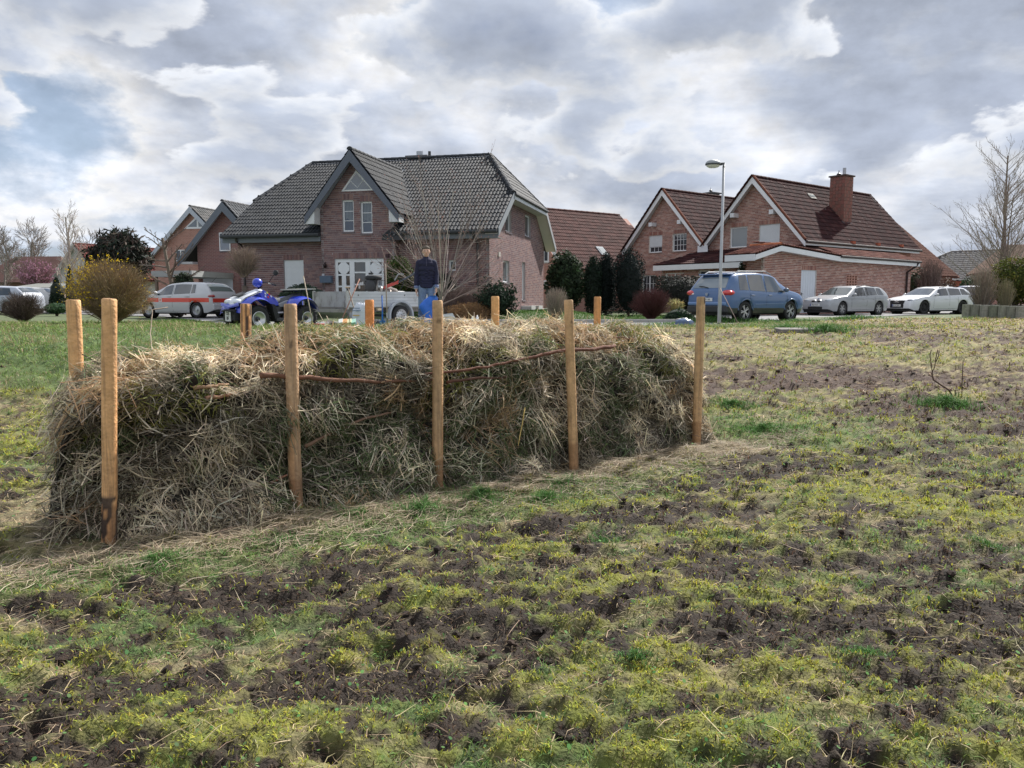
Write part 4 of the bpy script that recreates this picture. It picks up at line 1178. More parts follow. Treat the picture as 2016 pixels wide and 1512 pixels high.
    for (x0, x1) in ((VL, XC-BW), (XC+BW, VR)):
        board(H, 'fascia', [(x0, -.56, EZb-.32), (x1, -.56, EZb-.32), (x1, -.56, EZb-.10), (x0, -.56, EZb-.10)], (0, .04, 0), (.16, .18, .20), M_matte())
        board(H, 'soffit', [(x0, -.54, EZb-.30), (x1, -.54, EZb-.30), (x1, .02, EZb-.30), (x0, .02, EZb-.30)], (0, 0, .02), (.28, .26, .25), M_matte())
        g = MB(); g.tube([(x0, -.68, EZb-.06), (x1, -.68, EZb-.06)], .075, 8, (.045, .05, .055)); g.build('gutter', M_matte(), H)
    for (x, y) in ((-.45, -.12), (-W+.35, -.12)):
        g = MB(); g.tube([(x, -.66, EZb-.1), (x, -.62, EZb-.25), (x, -.12, EZb-.5), (x, -.12, .0)], .05, 8, (.07, .065, .065)); g.build('downpipe', M_metal(), H)
    # verge, right gable
    for (p0, p1, nm) in (((-.6, EZb), (K, KZ), 'front'), ((D+.6, EZb), (D-K, KZ), 'rear')):
        a = Vector((VR+.02, p0[0], p0[1]+.05)); b = Vector((VR+.02, p1[0], p1[1]+.05)); dn = Vector((0, 0, -.30))
        board(H, 'verge_board', [a, b, b+dn, a+dn], (.03, 0, 0), (.20, .22, .24) if nm == 'front' else (.30, .31, .33), M_matte())
        board(H, 'soffit', [(VR, p0[0], p0[1]-.15), (VR, p1[0], p1[1]-.15), (.0, p1[0], p1[1]-.15), (.0, p0[0], p0[1]-.15)], (0, 0, -.02), (.60, .585, .56), M_matte())
    board(H, 'fascia', [(VR+.02, K, KZ-.22), (VR+.02, D-K, KZ-.22), (VR+.02, D-K, KZ-.02), (VR+.02, K, KZ-.02)], (.03, 0, 0), (.50, .54, .58))
    board(H, 'soffit', [(VR, K, KZ-.17), (VR, D-K, KZ-.17), (.0, D-K, KZ-.17), (.0, K, KZ-.17)], (0, 0, -.02), (.45, .46, .46), M_matte())
    g = MB(); g.tube([(VR+.08, K, KZ-.02), (VR+.08, D-K, KZ-.02)], .06, 8, (.06, .06, .065)); g.build('gutter', M_matte(), H)
    # little porch roof right of the bay
    q = fr.on_y(800, 440, -.9); q2 = fr.on_y(762, 466, -.9)
    s = MB(); s.slab([(XC+BW-.35, BY-.42, 2.98), (XC+BW+.45, BY-.42, 2.98), (XC+BW+.45, -.0, 3.5), (XC+BW+.02, -.0, 3.6), (XC+BW+.02, BY-.05, 3.42)], (0, 0, -.14), (.05, .052, .056))
    for k in range(4): s.tube([(XC+BW-.3+.22*k, BY-.43, 3.02), (XC+BW-.1+.18*k, -.05, 3.52)], .035, 5, (.075, .08, .085))
    s.build('porch_roof', M_tile(), H)
    # chimney behind the ridge, vent pipe
    cx = fr.on_y(822, 316, RY+.5)[0]
    c = MB(); c.box((cx-.45, RY+.4, RZ-.8), (cx+.45, RY+1.2, RZ+.18), (.10, .10, .11)); c.box((cx-.55, RY+.3, RZ+.18), (cx+.55, RY+1.3, RZ+.25), (.12, .12, .13)); c.build('chimney', M_matte(), H)
    c = MB(); c.tube([(cx+.0, RY+.8, RZ+.25), (cx, RY+.8, RZ+.5)], .16, 10, (.35, .37, .4)); c.build('chimney_pot', M_metal(), H)
    vx = fr.on_y(845, 316, RY+.1)[0]
    c = MB(); c.tube([(vx, RY+.15, RZ-.2), (vx, RY+.15, RZ+.36)], .07, 8, (.06, .06, .06)); c.build('vent_pipe', M_metal(), H)
    # wall lamps and mailbox
    s_, z_ = fr.on_y(642, 522, BY)
    c = MB(); c.tube([bay.p(s_, z_-.12, .10), bay.p(s_, z_-.02, .10), bay.p(s_, z_+.1, .10)], [.05, .08, .03], 8, (.04, .03, .03)); c.tube([bay.p(s_, z_+.1, .10), bay.p(s_, z_+.12, 0)], .012, 5, (.04, .03, .03)); c.build('wall_lamp', M_metal(), H)
    s_, z_ = fr.on_y(764, 504, BY); c = MB(); box5(c, bay, s_-.06, s_+.06, z_-.05, z_+.08, 0, .1, (.06, .03, .035)); c.build('wall_lamp', M_matte(), H)
    s_, z_ = fr.on_y(643, 549, BY); c = MB(); box5(c, bay, s_-.22, s_+.28, z_-.16, z_+.12, .004, .18, (.10, .14, .20)); box5(c, bay, s_-.16, s_-.06, z_+.12, z_+.2, .004, .1, (.45, .47, .5)); c.build('mailbox', M_matte(), H)
    y_, z_ = fr.on_x(981.5, 500.5, 0); c = MB(); c.box((.0, y_-.07, z_-.09), (.06, y_+.07, z_+.09), (.75, .73, .68)); c.build('outside_sensor', M_white(), H)
    # cellar light wells at the gable foot
    for px in (1030, 1045):
        y_, z_ = fr.on_x(px, 606, 0); c = MB(); c.box((.01, y_-.45, -.15), (.5, y_+.45, .22), (.45, .46, .46)); c.build('light_well', M_mortar(), H)
    c = MB(); c.box((.005, -.3, -.25), (.35, D+.2, .04), (.42, .42, .40)); c.build('plinth_strip', M_mortar(), H)
    return H
main_house()

def right_house():
    zb = .79
    fr = Frame(.311*44*1.003, 44.0, zb, R(-52))
    H = thing('brick_house', 'pinkish brick twin gabled house with dark red roofs and white bargeboards', 'house', fr.o, fr.rz)
    S1_, HW, TT, AZ = -6.54, 3.36, 1.10, 7.55
    LY = 12.2; OV = -.4
    WL, WR = -9.6, 3.05
    EZ = AZ-TT*HW
    def top(s): return AZ-TT*min(abs(s), abs(s-S1_))
    def hole(v, pxl, pyt, pxr, pyb, on='y', zmin=None):
        f = fr.on_y if on == 'y' else fr.on_x
        a, zt = f(pxl, pyt, v); b, z0 = f(pxr, pyb, v)
        return [a, b, snap(z0 if zmin is None else zmin), snap(zt)]
    gv = Wall((0, 0), (1, 0), [(WL, 0), (WR, 0), (WR, top(WR)-.15), (0, AZ-.15), (-HW+.09, EZ-.05), (S1_, AZ-.15), (WL, top(WL)-.15)])
    h1 = hole(0, 1278, 464, 1303, 497); h2 = hole(0, 1324.5, 460, 1351, 494); h3 = hole(0, 1438, 449, 1470, 486); h4 = hole(0, 1495, 443, 1534, 482)
    h5 = hole(0, 1265, 541, 1291, 541, zmin=.25)
    gv.holes = [tuple(h) for h in (h1, h2, h3, h4, h5)]
    sol = lambda h: (h[0]-.02, h[1]+.02, h[3], h[3]+.25)
    gv.soldiers = [sol(h) for h in (h1, h2, h3, h4)]
    # single storey extension in front
    EY = -2.0; es0 = fr.on_y(1303, 530, EY)[0]; es1 = 2.1
    ez = fr.on_y(1400, 519, EY)[1]
    ev = Wall((0, EY), (1, 0), [(es0, 0), (es1, 0), (es1, ez-.2), (es0, ez-.2)])
    el = Wall((es0, EY), (0, -1), [(-2, 0), (0, 0), (0, ez-.2), (-2, ez-.2)])
    e1 = hole(EY, 1310, 537, 1346, 537, zmin=.9); e2 = hole(EY, 1376, 534, 1397, 534, zmin=.9); e3 = hole(EY, 1404.5, 533, 1428, 533, zmin=.9); e4 = hole(EY, 1451, 531, 1483, 531, zmin=.9)
    ev.holes = [tuple(h) for h in (e1, e2, e3, e4)]; ev.soldiers = [(h[0]-.02, h[1]+.02, h[3], min(h[3]+.25, ez-.2)) for h in (e1, e2, e3, e4)]
    # garage annexe along the side
    GX_, GY0, GL = 4.44, -5.68, 15.0
    gz_ = 2.92
    ga = Wall((GX_, GY0), (0, 1), [(0, 0), (GL, 0), (GL, gz_-.12), (6.0, gz_-.06), (.9, gz_+.24), (0, gz_+.02)])
    gf = Wall((3.3, GY0), (1, 0), [(0, 0), (GX_-3.3, 0), (GX_-3.3, gz_+.02), (0, gz_+.02)])
    def gh(pxl, pyt, pxr, pyb, zmin=None):
        a, zt = fr.on_x(pxl, pyt, GX_); b, z0 = fr.on_x(pxr, pyb, GX_)
        return [a-GY0, b-GY0, snap(z0 if zmin is None else zmin), snap(zt)]
    dh = gh(1578, 530, 1608.5, 530, zmin=0.09)
    vh = gh(1667, 540, 1687, 564.5)
    vents = []
    nv = 4
    for i in range(nv):
        for j in range(4):
            z0 = vh[2]+(vh[3]-vh[2])*(j+.12)/4; a0 = vh[0]+(vh[1]-vh[0])*(i+.2)/nv
            vents.append((a0, a0+(vh[1]-vh[0])/nv*.64, z0, z0+(vh[3]-vh[2])/4*.68))
    ga.holes = [tuple(dh), tuple(vh)]; ga.soldiers = [(dh[0]-.02, dh[1]+.02, dh[3], dh[3]+.25)]
    brickwork(H, fr, [ga, gf, gv, ev, el], PAL_PINK, MORT_PINK, 300, .25, .9)
    # perforated vent panel: bricks with gaps
    p = MB(); 
    zs = sorted(set([v[2] for v in vents])); 
    xs = sorted(set([v[0] for v in vents])); dx = vents[0][1]-vents[0][0]; dz = vents[0][3]-vents[0][2]
    cur = vh[2]
    for z in zs:
        box5(p, ga, vh[0], vh[1], cur, z, -.1, -.002, (.42, .22, .17)); 
        c0 = vh[0]
        for x in xs: box5(p, ga, c0, x, z, z+dz, -.1, -.004, (.44, .24, .18)); c0 = x+dx
        box5(p, ga, c0, vh[1], z, z+dz, -.1, -.004, (.44, .24, .18)); cur = z+dz
    box5(p, ga, vh[0], vh[1], cur, vh[3], -.1, -.002, (.42, .22, .17))
    p.build('vent_brickwork', M_brick(), H)
    inn = MB(); inn.box((WL+.13, .13, 0), (WR-.1, LY-.1, EZ+.2), (.03, .03, .03)); inn.box((3.32, GY0+.15, 0), (GX_-.16, GY0+GL-.1, gz_-.35), (.025, .022, .02))  # near-black inner boxes: painted darkness behind the vent and wall openings
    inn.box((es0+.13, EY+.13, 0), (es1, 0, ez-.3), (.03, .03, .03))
    inn.box((WL+.02, LY-.1, 0), (WR, LY, EZ), (.4, .2, .15)); inn.box((WL+.02, .01, 0), (WL+.12, LY, EZ-.1), (.4, .2, .15)); inn.box((WR-.1, .12, 0), (WR-.005, LY, EZ+.1), (.4, .2, .15))
    inn.box((3.1, GY0+GL-.02, 0), (GX_-.001, GY0+GL+.02, gz_-.1), (.4, .2, .15))
    inn.build('wall', M_mortar(), H)
    SI = (.25, .16, .13)
    rect_window(H, gv, *h1, shutter=.68, sill=SI, bars=(3, 3)); rect_window(H, gv, *h2, bars=(4, 3), sill=SI); rect_window(H, gv, *h3, sill=SI, pane=(.12, .15, .17)); rect_window(H, gv, *h4, shutter=.9, sill=SI)
    rect_window(H, gv, *h5, mull=(.5,), bars=(2, 4), sill=None)
    rect_window(H, ev, *e1, mull=(.5,), bars=(2, 3), sill=SI); rect_window(H, ev, *e2, sill=SI); rect_window(H, ev, *e3, sill=SI); rect_window(H, ev, *e4, sill=SI)
    # garage door
    d = MB(); a, b, z0, z1 = dh; n = 6
    box5(d, ga, a, b, z0, z1, -.12, -.07, (.62, .67, .75))
    dr = d.build('side_door', M_white(), H)
    for k in range(n):
        q = MB(); w = (b-a-.1)/n; box5(q, ga, a+.05+k*w+.006, a+.05+(k+1)*w-.006, z0+.04, z1-.05, -.07, -.055, (.66, .71, .78)); q.build('door_panel', M_white(), dr)
    q = MB(); q.tube([ga.p(a+.14, 1.05, -.06), ga.p(a+.14, 1.05, .0), ga.p(a+.24, 1.05, .0)], .014, 6, (.03, .03, .03)); box5(q, ga, a+.11, a+.17, .95, 1.12, -.06, -.045, (.03, .03, .03)); q.build('handle', M_metal(), dr)
    # roofs
    RP = [(.042, .0135, .0145), (.033, .012, .0135), (.052, .018, .018), (.038, .016, .017), (.064, .026, .025)]
    T = Tiler(H, fr, M_rtile(), RP, .30, .34, 'f')
    nv = int(HW*math.hypot(1, TT)/.34)+1; nu = int((LY-OV+.4)/.3)
    T.plane((HW+.05, OV, AZ-TT*(HW+.05)), (0, 1, 0), (-1, 0, TT), nu+1, nv, lambda c, a, b: c.z < AZ-.02)
    T.plane((-HW, LY+.4, EZ), (0, -1, 0), (1, 0, TT), nu+1, nv, lambda c, a, b: c.z < AZ-.02 and c.z > EZ+.05)
    T.plane((S1_+HW, OV, EZ), (0, 1, 0), (-1, 0, TT), nu+1, nv, lambda c, a, b: c.z < AZ-.02)
    T.plane((S1_-HW, LY+.4, EZ), (0, -1, 0), (1, 0, TT), nu+1, nv, lambda c, a, b: c.z < AZ-.02)
    # tile courses throw a strong step: three odd bright tiles
    T.done(300, lambda c: 0 if c.x > 0 else 60 if c.x < -HW else 20)
    s = MB(); dk = (.06, .03, .025)
    for (x0, xr, x1) in ((HW, 0, -HW), (S1_+HW, S1_, S1_-HW)):
        s.slab([(x0, OV, EZ), (x0, LY+.4, EZ), (xr, LY+.4, AZ), (xr, OV, AZ)], (0, 0, -.12), dk)
        s.slab([(x1, LY+.4, EZ), (x1, OV, EZ), (xr, OV, AZ), (xr, LY+.4, AZ)], (0, 0, -.12), dk)
    s.build('roof_deck', M_matte(), H)
    g = MB(); 
    for xr in (0, S1_): g.slab([(xr-HW+.3, LY, EZ+.1), (xr+HW-.3, LY, EZ+.1), (xr, LY, AZ-.2)], (0, -.1, 0), (.4, .2, .15))
    g.build('rear_gable', M_mortar(), H)
    RC = (.17, .065, .042)
    ridge_caps(H, (0, OV, AZ), (0, LY+.4, AZ), M_rtile(), (.075, .035, .03)); ridge_caps(H, (S1_, OV, AZ), (S1_, LY+.4, AZ), M_rtile(), (.075, .035, .03))
    for xr in (0, S1_):
        for sg in (1, -1):
            ridge_caps(H, (xr+sg*HW, OV+.02, EZ+.03), (xr, OV+.02, AZ+.03), M_rtile(), RC, r=.10)
            e = Vector((xr+sg*(HW+.04), OV-.02, EZ-.04)); t = Vector((xr, OV-.02, AZ)); 
            board(H, 'bargeboard', [e, t, t+Vector((0, 0, -.34)), e+Vector((0, 0, -.26))], (0, -.03, 0), (.80, .81, .83))
            board(H, 'soffit', [e+Vector((0, 0, -.12)), t+Vector((0, 0, -.14)), Vector((xr, 0, AZ-.14)), Vector((xr+sg*(HW+.02), 0, EZ-.12))], (0, 0, -.02), (.60, .61, .62))
    # purlin ends under the eaves
    for (px, py) in ((1281, 442), (1442, 424), (1519, 417), (1337, 437)):
        x, z = fr.on_y(px, py, OV); c = MB(); c.box((x-.13, OV-.06, z-.12), (x+.13, .02, z+.12), (.72, .73, .75)); c.build('purlin_end', M_white(), H)
    board(H, 'valley_gutter_board', [(-HW-.28, OV-.04, EZ-.28), (-HW+.46, OV-.04, EZ-.28), (-HW+.46, OV-.04, EZ+.10), (-HW-.28, OV-.04, EZ+.10)], (0, -.03, 0), (.74, .76, .8))
    # eave board and gutter of the right slope
    board(H, 'fascia', [(HW+.02, OV, EZ-.22), (HW+.02, LY+.4, EZ-.22), (HW+.02, LY+.4, EZ-.05), (HW+.02, OV, EZ-.05)], (.03, 0, 0), (.70, .72, .75))
    g = MB(); g.tube([(HW+.12, OV, EZ-.05), (HW+.12, LY+.5, EZ-.05)], .07, 8, (.05, .04, .04)); g.build('gutter', M_matte(), H)
    # extension roof
    z0, z1 = ez, ez+.85
    T = Tiler(H, fr, M_rtile(), RP, .30, .34, 'f', 'porch_tile')
    def kx(c, a, b):
        t = (c.y-EY+.3)/2.3
        return c.x > es0-.35+t*1.7 and c.x < es1+.2 and c.y < -.05
    T.plane((es0-.4, EY-.36, z0-.0), (1, 0, 0), (0, 2.3, .85), int((es1-es0+1)/.3), 8, kx)
    T.done(120)
    s = MB(); s.slab([(es0-.35, EY-.3, z0), (es1, EY-.3, z0), (es1, 0, z1), (es0+1.3, 0, z1)], (0, 0, -.1), dk); s.slab([(es0-.35, EY-.3, z0), (es0+1.3, 0, z1), (es0-.35, 0, z0)], (0, 0, -.1), dk); s.build('porch_roof_deck', M_rtile(), H)
    board(H, 'fascia', [(es0-.38, EY-.34, z0-.30), (es1, EY-.34, z0-.30), (es1, EY-.34, z0-.0), (es0-.38, EY-.34, z0-.0)], (0, -.03, 0), (.78, .80, .82))
    board(H, 'soffit', [(es0-.38, EY-.34, z0-.28), (es1, EY-.34, z0-.28), (es1, EY, z0-.28), (es0-.38, EY, z0-.28)], (0, 0, .02), (.6, .61, .62))
    # annexe roof: low cross gable then eave
    x0 = GX_+.35; xi = HW+.05
    f = [(x0, GY0-1.15, gz_-.05), (x0, GY0+.9, gz_+.44), (x0, GY0+6.3, gz_+.10), (x0, GY0+GL+.3, gz_+.06)]
    b_ = [(3.1, GY0-1.15, gz_-.05), (3.1, GY0+.9, gz_+.44), (xi-.5, GY0+6.3, gz_+.80), (xi-.5, GY0+GL+.3, gz_+.86)]
    s = MB()
    for i in range(3): s.slab([f[i], f[i+1], b_[i+1], b_[i]], (0, 0, -.10), dk)
    s.build('annexe_roof_deck', M_rtile(), H)
    T = Tiler(H, fr, M_rtile(), [(.20, .085, .065), (.17, .07, .055), (.15, .07, .06), (.23, .11, .085), (.13, .055, .045)], .22, .34, 's', 'annexe_tile')
    u = Vector(f[3])-Vector(f[2]); T.plane(Vector(f[2])+Vector((.04, 0, 0)), u, Vector(b_[2])-Vector(f[2]), int(u.length/.22), 5, lambda c, a, b: c.x > HW+.1)
    u = Vector(f[2])-Vector(f[1]); T.plane(Vector(f[1])+Vector((.04, 0, 0)), u, Vector((-1, 0, .12)), int(u.length/.22)+1, 8, lambda c, a, b: c.x > 3.15)
    u = Vector(f[1])-Vector(f[0]); T.plane(Vector(f[0])+Vector((.04, 0, 0)), u, Vector((-1, 0, 0)), int(u.length/.22), 8, lambda c, a, b: c.x > 3.15)
    T.done(180)
    ridge_caps(H, f[1], b_[1], M_rtile(), (.40, .14, .07), r=.12)
    for i in range(3):
        a, b = Vector(f[i]), Vector(f[i+1]); hgt = Vector((0, 0, -.27))
        board(H, 'bargeboard', [a+Vector((.01, 0, -.03)), b+Vector((.01, 0, -.03)), b+hgt, a+hgt], (.03, 0, 0), (.78, .80, .83))
        board(H, 'soffit', [a+Vector((0, 0, -.25)), b+Vector((0, 0, -.25)), Vector((GX_, b.y, b.z-.25)), Vector((GX_, a.y, a.z-.25))], (0, 0, .015), (.6, .61, .63))
    board(H, 'bargeboard', [(x0, GY0-1.15, gz_-.35), (3.1, GY0-1.15, gz_-.35), (3.1, GY0-1.15, gz_-.05), (x0, GY0-1.15, gz_-.05)], (0, -.03, 0), (.78, .80, .83))
    g = MB(); g.tube([Vector(f[2])+Vector((.08, 0, -.02)), Vector(f[3])+Vector((.08, 0, -.02))], .07, 8, (.05, .04, .04)); g.build('gutter', M_matte(), H)
    g = MB(); yy = GY0+GL-1.2
    g.tube([(x0+.06, GY0+GL, gz_+.0), (x0+.0, GY0+GL-.1, gz_-.2), (GX_+.08, GY0+GL-.6, gz_-.55), (GX_+.08, GY0+GL-.6, 0)], .06, 8, (.05, .035, .035)); g.build('downpipe', M_metal(), H)
    # chimney
    c = MB(); x, y = 1.65, 6.05; hw = .46
    zt = fr.on_y(1640, 348, y)[1]
    cw = [Wall((x-hw, y-hw), (1, 0), [(0, 4.9), (2*hw, 4.9), (2*hw, zt-.1), (0, zt-.1)]), Wall((x+hw, y-hw), (0, 1), [(0, 4.7), (2*hw, 4.7), (2*hw, zt-.1), (0, zt-.1)]), Wall((x-hw, y+hw), (0, -1), [(0, 4.9), (2*hw, 4.9), (2*hw, zt-.1), (0, zt-.1)])]
    c.box((x-hw+.03, y-hw+.03, 4.6), (x+hw-.03, y+hw-.03, zt-.1), (.30, .16, .12)); c.box((x-hw-.08, y-hw-.08, zt-.1), (x+hw+.08, y+hw+.08, zt-.02), (.10, .07, .06))
    ch = c.build('chimney', M_mortar(), H)
    for w in cw:
        for r in range(int((zt-5)/.2)):
            for k in range(5):
                q = MB(); a = k*2*hw/5+.008; z = zt-.12-(r+1)*.2
                box5(q, w, a, a+2*hw/5-.012, z+.006, z+.194, -.02, .012+.003*(k % 2), (.19+.03*((r+k) % 3), .10, .08)); q.build('tile', M_brick(), ch)
    q = MB(); q.tube([(x+.14, y, zt-.02), (x+.14, y, zt+.42)], .10, 10, (.38, .38, .40)); q.build('flue_pipe', M_metal(), ch)
    q = MB(); q.lathe([(.05, 0), (.05, .08), (.14, .09), (.10, .16), (.03, .2), (.02, .34), (.0, .36)], 'z', (x-.2, y, zt-.02), 10, (.06, .06, .06)); q.build('chimney_pot', M_metal(), ch)
    s = MB(); s.slab([(x+hw+.0, y-hw-.12, AZ-TT*(x+hw)+.06), (x+hw+.16, y-hw-.12, AZ-TT*(x+hw+.16)+.06), (x+hw+.16, y+hw+.12, AZ-TT*(x+hw+.16)+.06), (x+hw, y+hw+.12, AZ-TT*(x+hw)+.06)], (0, 0, .02), (.12, .11, .12))
    s.slab([(x-hw-.1, y-hw-.14, AZ-TT*(x-hw-.1)+.07), (x+hw+.16, y-hw-.14, AZ-TT*(x+hw+.16)+.07), (x+hw+.16, y-hw-.0, AZ-TT*(x+hw+.16)+.07), (x-hw-.1, y-hw, AZ-TT*(x-hw-.1)+.07)], (0, 0, .02), (.12, .11, .12)); s.build('flashing', M_metal(), H)
    # roof window
    def on_slope(px, py, s0):
        r = ray(px, py); n = (fr.ex*TT+Vector((0, 0, 1))); p0 = fr.w((0, 0, AZ+.06)); t = (p0-CAMV).dot(n)/r.dot(n); q = CAMV+r*t-fr.o
        return Vector((q.dot(fr.ex), q.dot(fr.ey), q.z))
    a, b = on_slope(1588, 382, 0), on_slope(1607, 393, 0)
    f = MB(); f.slab([(a.x, a.y, a.z), (b.x, a.y, b.z), (b.x, b.y, b.z), (a.x, b.y, a.z)], (.05, 0, .05), (.25, .24, .22)); rw = f.build('roof_window', M_matte(), H)
    f = MB(); e = .08; f.slab([(a.x+e, a.y+e, a.z-e*TT+.052), (b.x-e, a.y+e, b.z+e*TT+.052), (b.x-e, b.y-e, b.z+e*TT+.052), (a.x+e, b.y-e, a.z-e*TT+.052)], (.06, 0, .012), (.12, .14, .13)); f.build('pane', M_glass(), rw)
    for px, py in ((1679, 480), (1728, 483), (1774, 486)):
        q = on_slope(px, py, 0); f = MB(); f.box((q.x-.1, q.y-.14, q.z-.02), (q.x+.1, q.y+.14, q.z+.14), (.42, .13, .08)); f.build('vent_tile', M_rtile(), H)
    q = on_slope(1480, 400, 0)
    # rear chimney of the left gable
    cx, cy = S1_+.2, 5.2; q = fr.on_y(1399, 380, cy); cx = q[0]; zt = q[1]
    c = MB(); c.box((cx-.42, cy-.42, 5.5), (cx+.42, cy+.42, zt-.08), (.17, .19, .18)); c.box((cx-.52, cy-.52, zt-.08), (cx+.52, cy+.52, zt), (.12, .12, .12)); ch = c.build('chimney', M_matte(), H)
    q = MB(); q.lathe([(.05, 0), (.05, .1), (.13, .11), (.09, .18), (.02, .24), (.0, .42)], 'z', (cx, cy, zt), 10, (.07, .07, .07)); q.build('chimney_pot', M_metal(), ch)
    return H
right_house()

def simple_house(name, label, o, rz, hw, L, eave, apex, wallpat, roofm, roofcol, over=.4, ridge=(.1, .08, .08), gable_windows=(), wall_windows=(), board_c=(.3, .32, .34), tiles=None, hip=0.0, soffc=(.6, .6, .6), hwall=None, bh=.3):
    """gable facing -y at y=0, ridge along y. x from -hw..hw at the eaves"""
    fr = Frame(o[0], o[1], o[2], rz)
    H = thing(name, label, 'house', fr.o, rz)
    hwl = hwall or hw-.45; TT = (apex-eave)/hw
    top = lambda x: apex-TT*abs(x)-.15
    mb = MB(); prof = [(-hwl, 0), (hwl, 0), (hwl, top(hwl)), (0, apex-.16), (-hwl, top(hwl))]
    mb.slab([(x, 0, z) for x, z in prof], (0, L, 0), (.3, .15, .12)); mb.build('wall', wallpat, H)
    s = MB()
    for sg in (1, -1):
        s.slab([(sg*hw, -over, eave), (sg*hw, L+over, eave), (0, L+over-hip, apex), (0, -over, apex)], (0, 0, -.12), roofcol)
    if hip: s.slab([(hw, L+over, eave), (-hw, L+over, eave), (0, L+over-hip, apex)], (0, 0, -.12), roofcol)
    s.build('roof', roofm, H)
    ridge_caps(H, (0, -over, apex), (0, L+over-hip, apex), roofm, ridge, step=.5)
    for sg in (1, -1):
        e = Vector((sg*hw, -over-.02, eave)); t = Vector((0, -over-.02, apex))
        board(H, 'bargeboard', [e, t, t+Vector((0, 0, -bh)), e+Vector((0, 0, -bh*.75))], (0, -.03, 0), board_c)
        board(H, 'soffit', [e+Vector((0, 0, -.13)), t+Vector((0, 0, -.13)), Vector((0, 0, apex-.13)), Vector((sg*hw, 0, eave-.13))], (0, 0, -.02), soffc)
        x0, x1 = sorted((sg*hwl, sg*hw)); board(H, 'eave_box', [(x0, -over, eave-.25), (x1, -over, eave-.25), (x1, -over, eave-.12), (x0, -over, eave-.12)], (0, over, 0), soffc)
    T = None
    if tiles:
        T = Tiler(H, fr, roofm, tiles, .3, .36, 's'); nv = int(hw*math.hypot(1, TT)/.36)+1
        T.plane((hw+.03, -over, eave), (0, 1, 0), (-1, 0, TT), int((L+2*over)/.3), nv, lambda c, a, b: c.z < apex-.02 and (not hip or c.y < L+over-hip*(c.z-eave)/(apex-eave)))
        T.done(160)
    return H, fr
BP_MAIN = mat('brick_pattern_dark', .9, noise=.2, nscale=10, extra=brickpat((.25, .11, .095), (.19, .09, .085), (.33, .27, .25)))
BP_RED = mat('brick_pattern_red', .9, noise=.2, nscale=10, extra=brickpat((.36, .16, .12), (.45, .23, .18), (.45, .36, .32)))
DARKT = [(.075, .08, .088), (.062, .068, .075), (.09, .094, .10)]
def garage_wing():
    p = P(447, 399, 46.0)
    H, fr = simple_house('brick_house', 'narrow dark brick gabled house with white garage doors behind the parked silver car', (p.x, p.y, .8), R(-14), 3.15, 9, 3.1, p.z-.8, BP_MAIN, M_tile(), (.06, .065, .07), .5, (.07, .07, .075), board_c=(.115, .135, .165), tiles=DARKT, soffc=(.5, .5, .5), hwall=2.15, bh=.55)
    w = Wall((0, 0), (1, 0), [])
    a, zt = fr.on_y(432, 458, 0); b, z0 = fr.on_y(455, 494, 0); rect_window(H, w, a, b, z0, zt, depth=-.06, pane=(.16, .19, .24))
    for (x0, x1) in ((400, 458), (472, 485.5)):
        a, zt = fr.on_y(x0, 543, 0); b, _ = fr.on_y(x1, 543, 0)
        d = MB(); box5(d, w, a, b, 0, zt, 0, .03, (.60, .64, .72)); dr = d.build('garage_door', M_white(), H)
        for k in range(int(zt/.25)):
            q = MB(); box5(q, w, a+.04, b-.04, k*.25+.012, k*.25+.238, .03, .045, (.62, .66, .74)); q.build('door_panel', M_white(), dr)
    p = P(380, 408, 58.0)
    H, fr = simple_house('brick_house', 'brick house with grey roof and triangular gable window behind the bare knobby tree', (p.x, p.y, .8), R(-14), 4.0, 11, 3.7, p.z-.8, BP_RED, M_tile(), (.09, .09, .09), .4, (.09, .09, .09), board_c=(.42, .46, .52), tiles=[(.11, .11, .105), (.09, .092, .09), (.13, .125, .12)], soffc=(.6, .6, .6), bh=.45)
    w = Wall((0, 0), (1, 0), [])
    a, z0 = fr.on_y(363, 451, 0); b, _ = fr.on_y(409, 451, 0); tx, tz = fr.on_y(389, 424, 0)
    f = MB(); f.slab([w.p(a, z0, .0), w.p(b, z0, .0), w.p(tx, tz, 0)], w.n*.05, (.8, .82, .85)); wn = f.build('window', M_white(), H)
    for (x0, x1) in ((a+.3, tx-.08), (tx+.08, b-.3)):
        f = MB(); pk = (x1 if x0 < tx-.2 else x0); f.slab([w.p(x0, z0+.14, .045), w.p(x1, z0+.14, .045), w.p(pk, tz-.28, .045)], w.n*.02, (.14, .17, .2)); f.build('pane', M_glass(), wn)
    a, zt = fr.on_y(347, 492, 0); b, z0 = fr.on_y(367, 514, 0); rect_window(H, w, a, b, z0, zt, mull=(.5,), depth=-.06)
garage_wing()
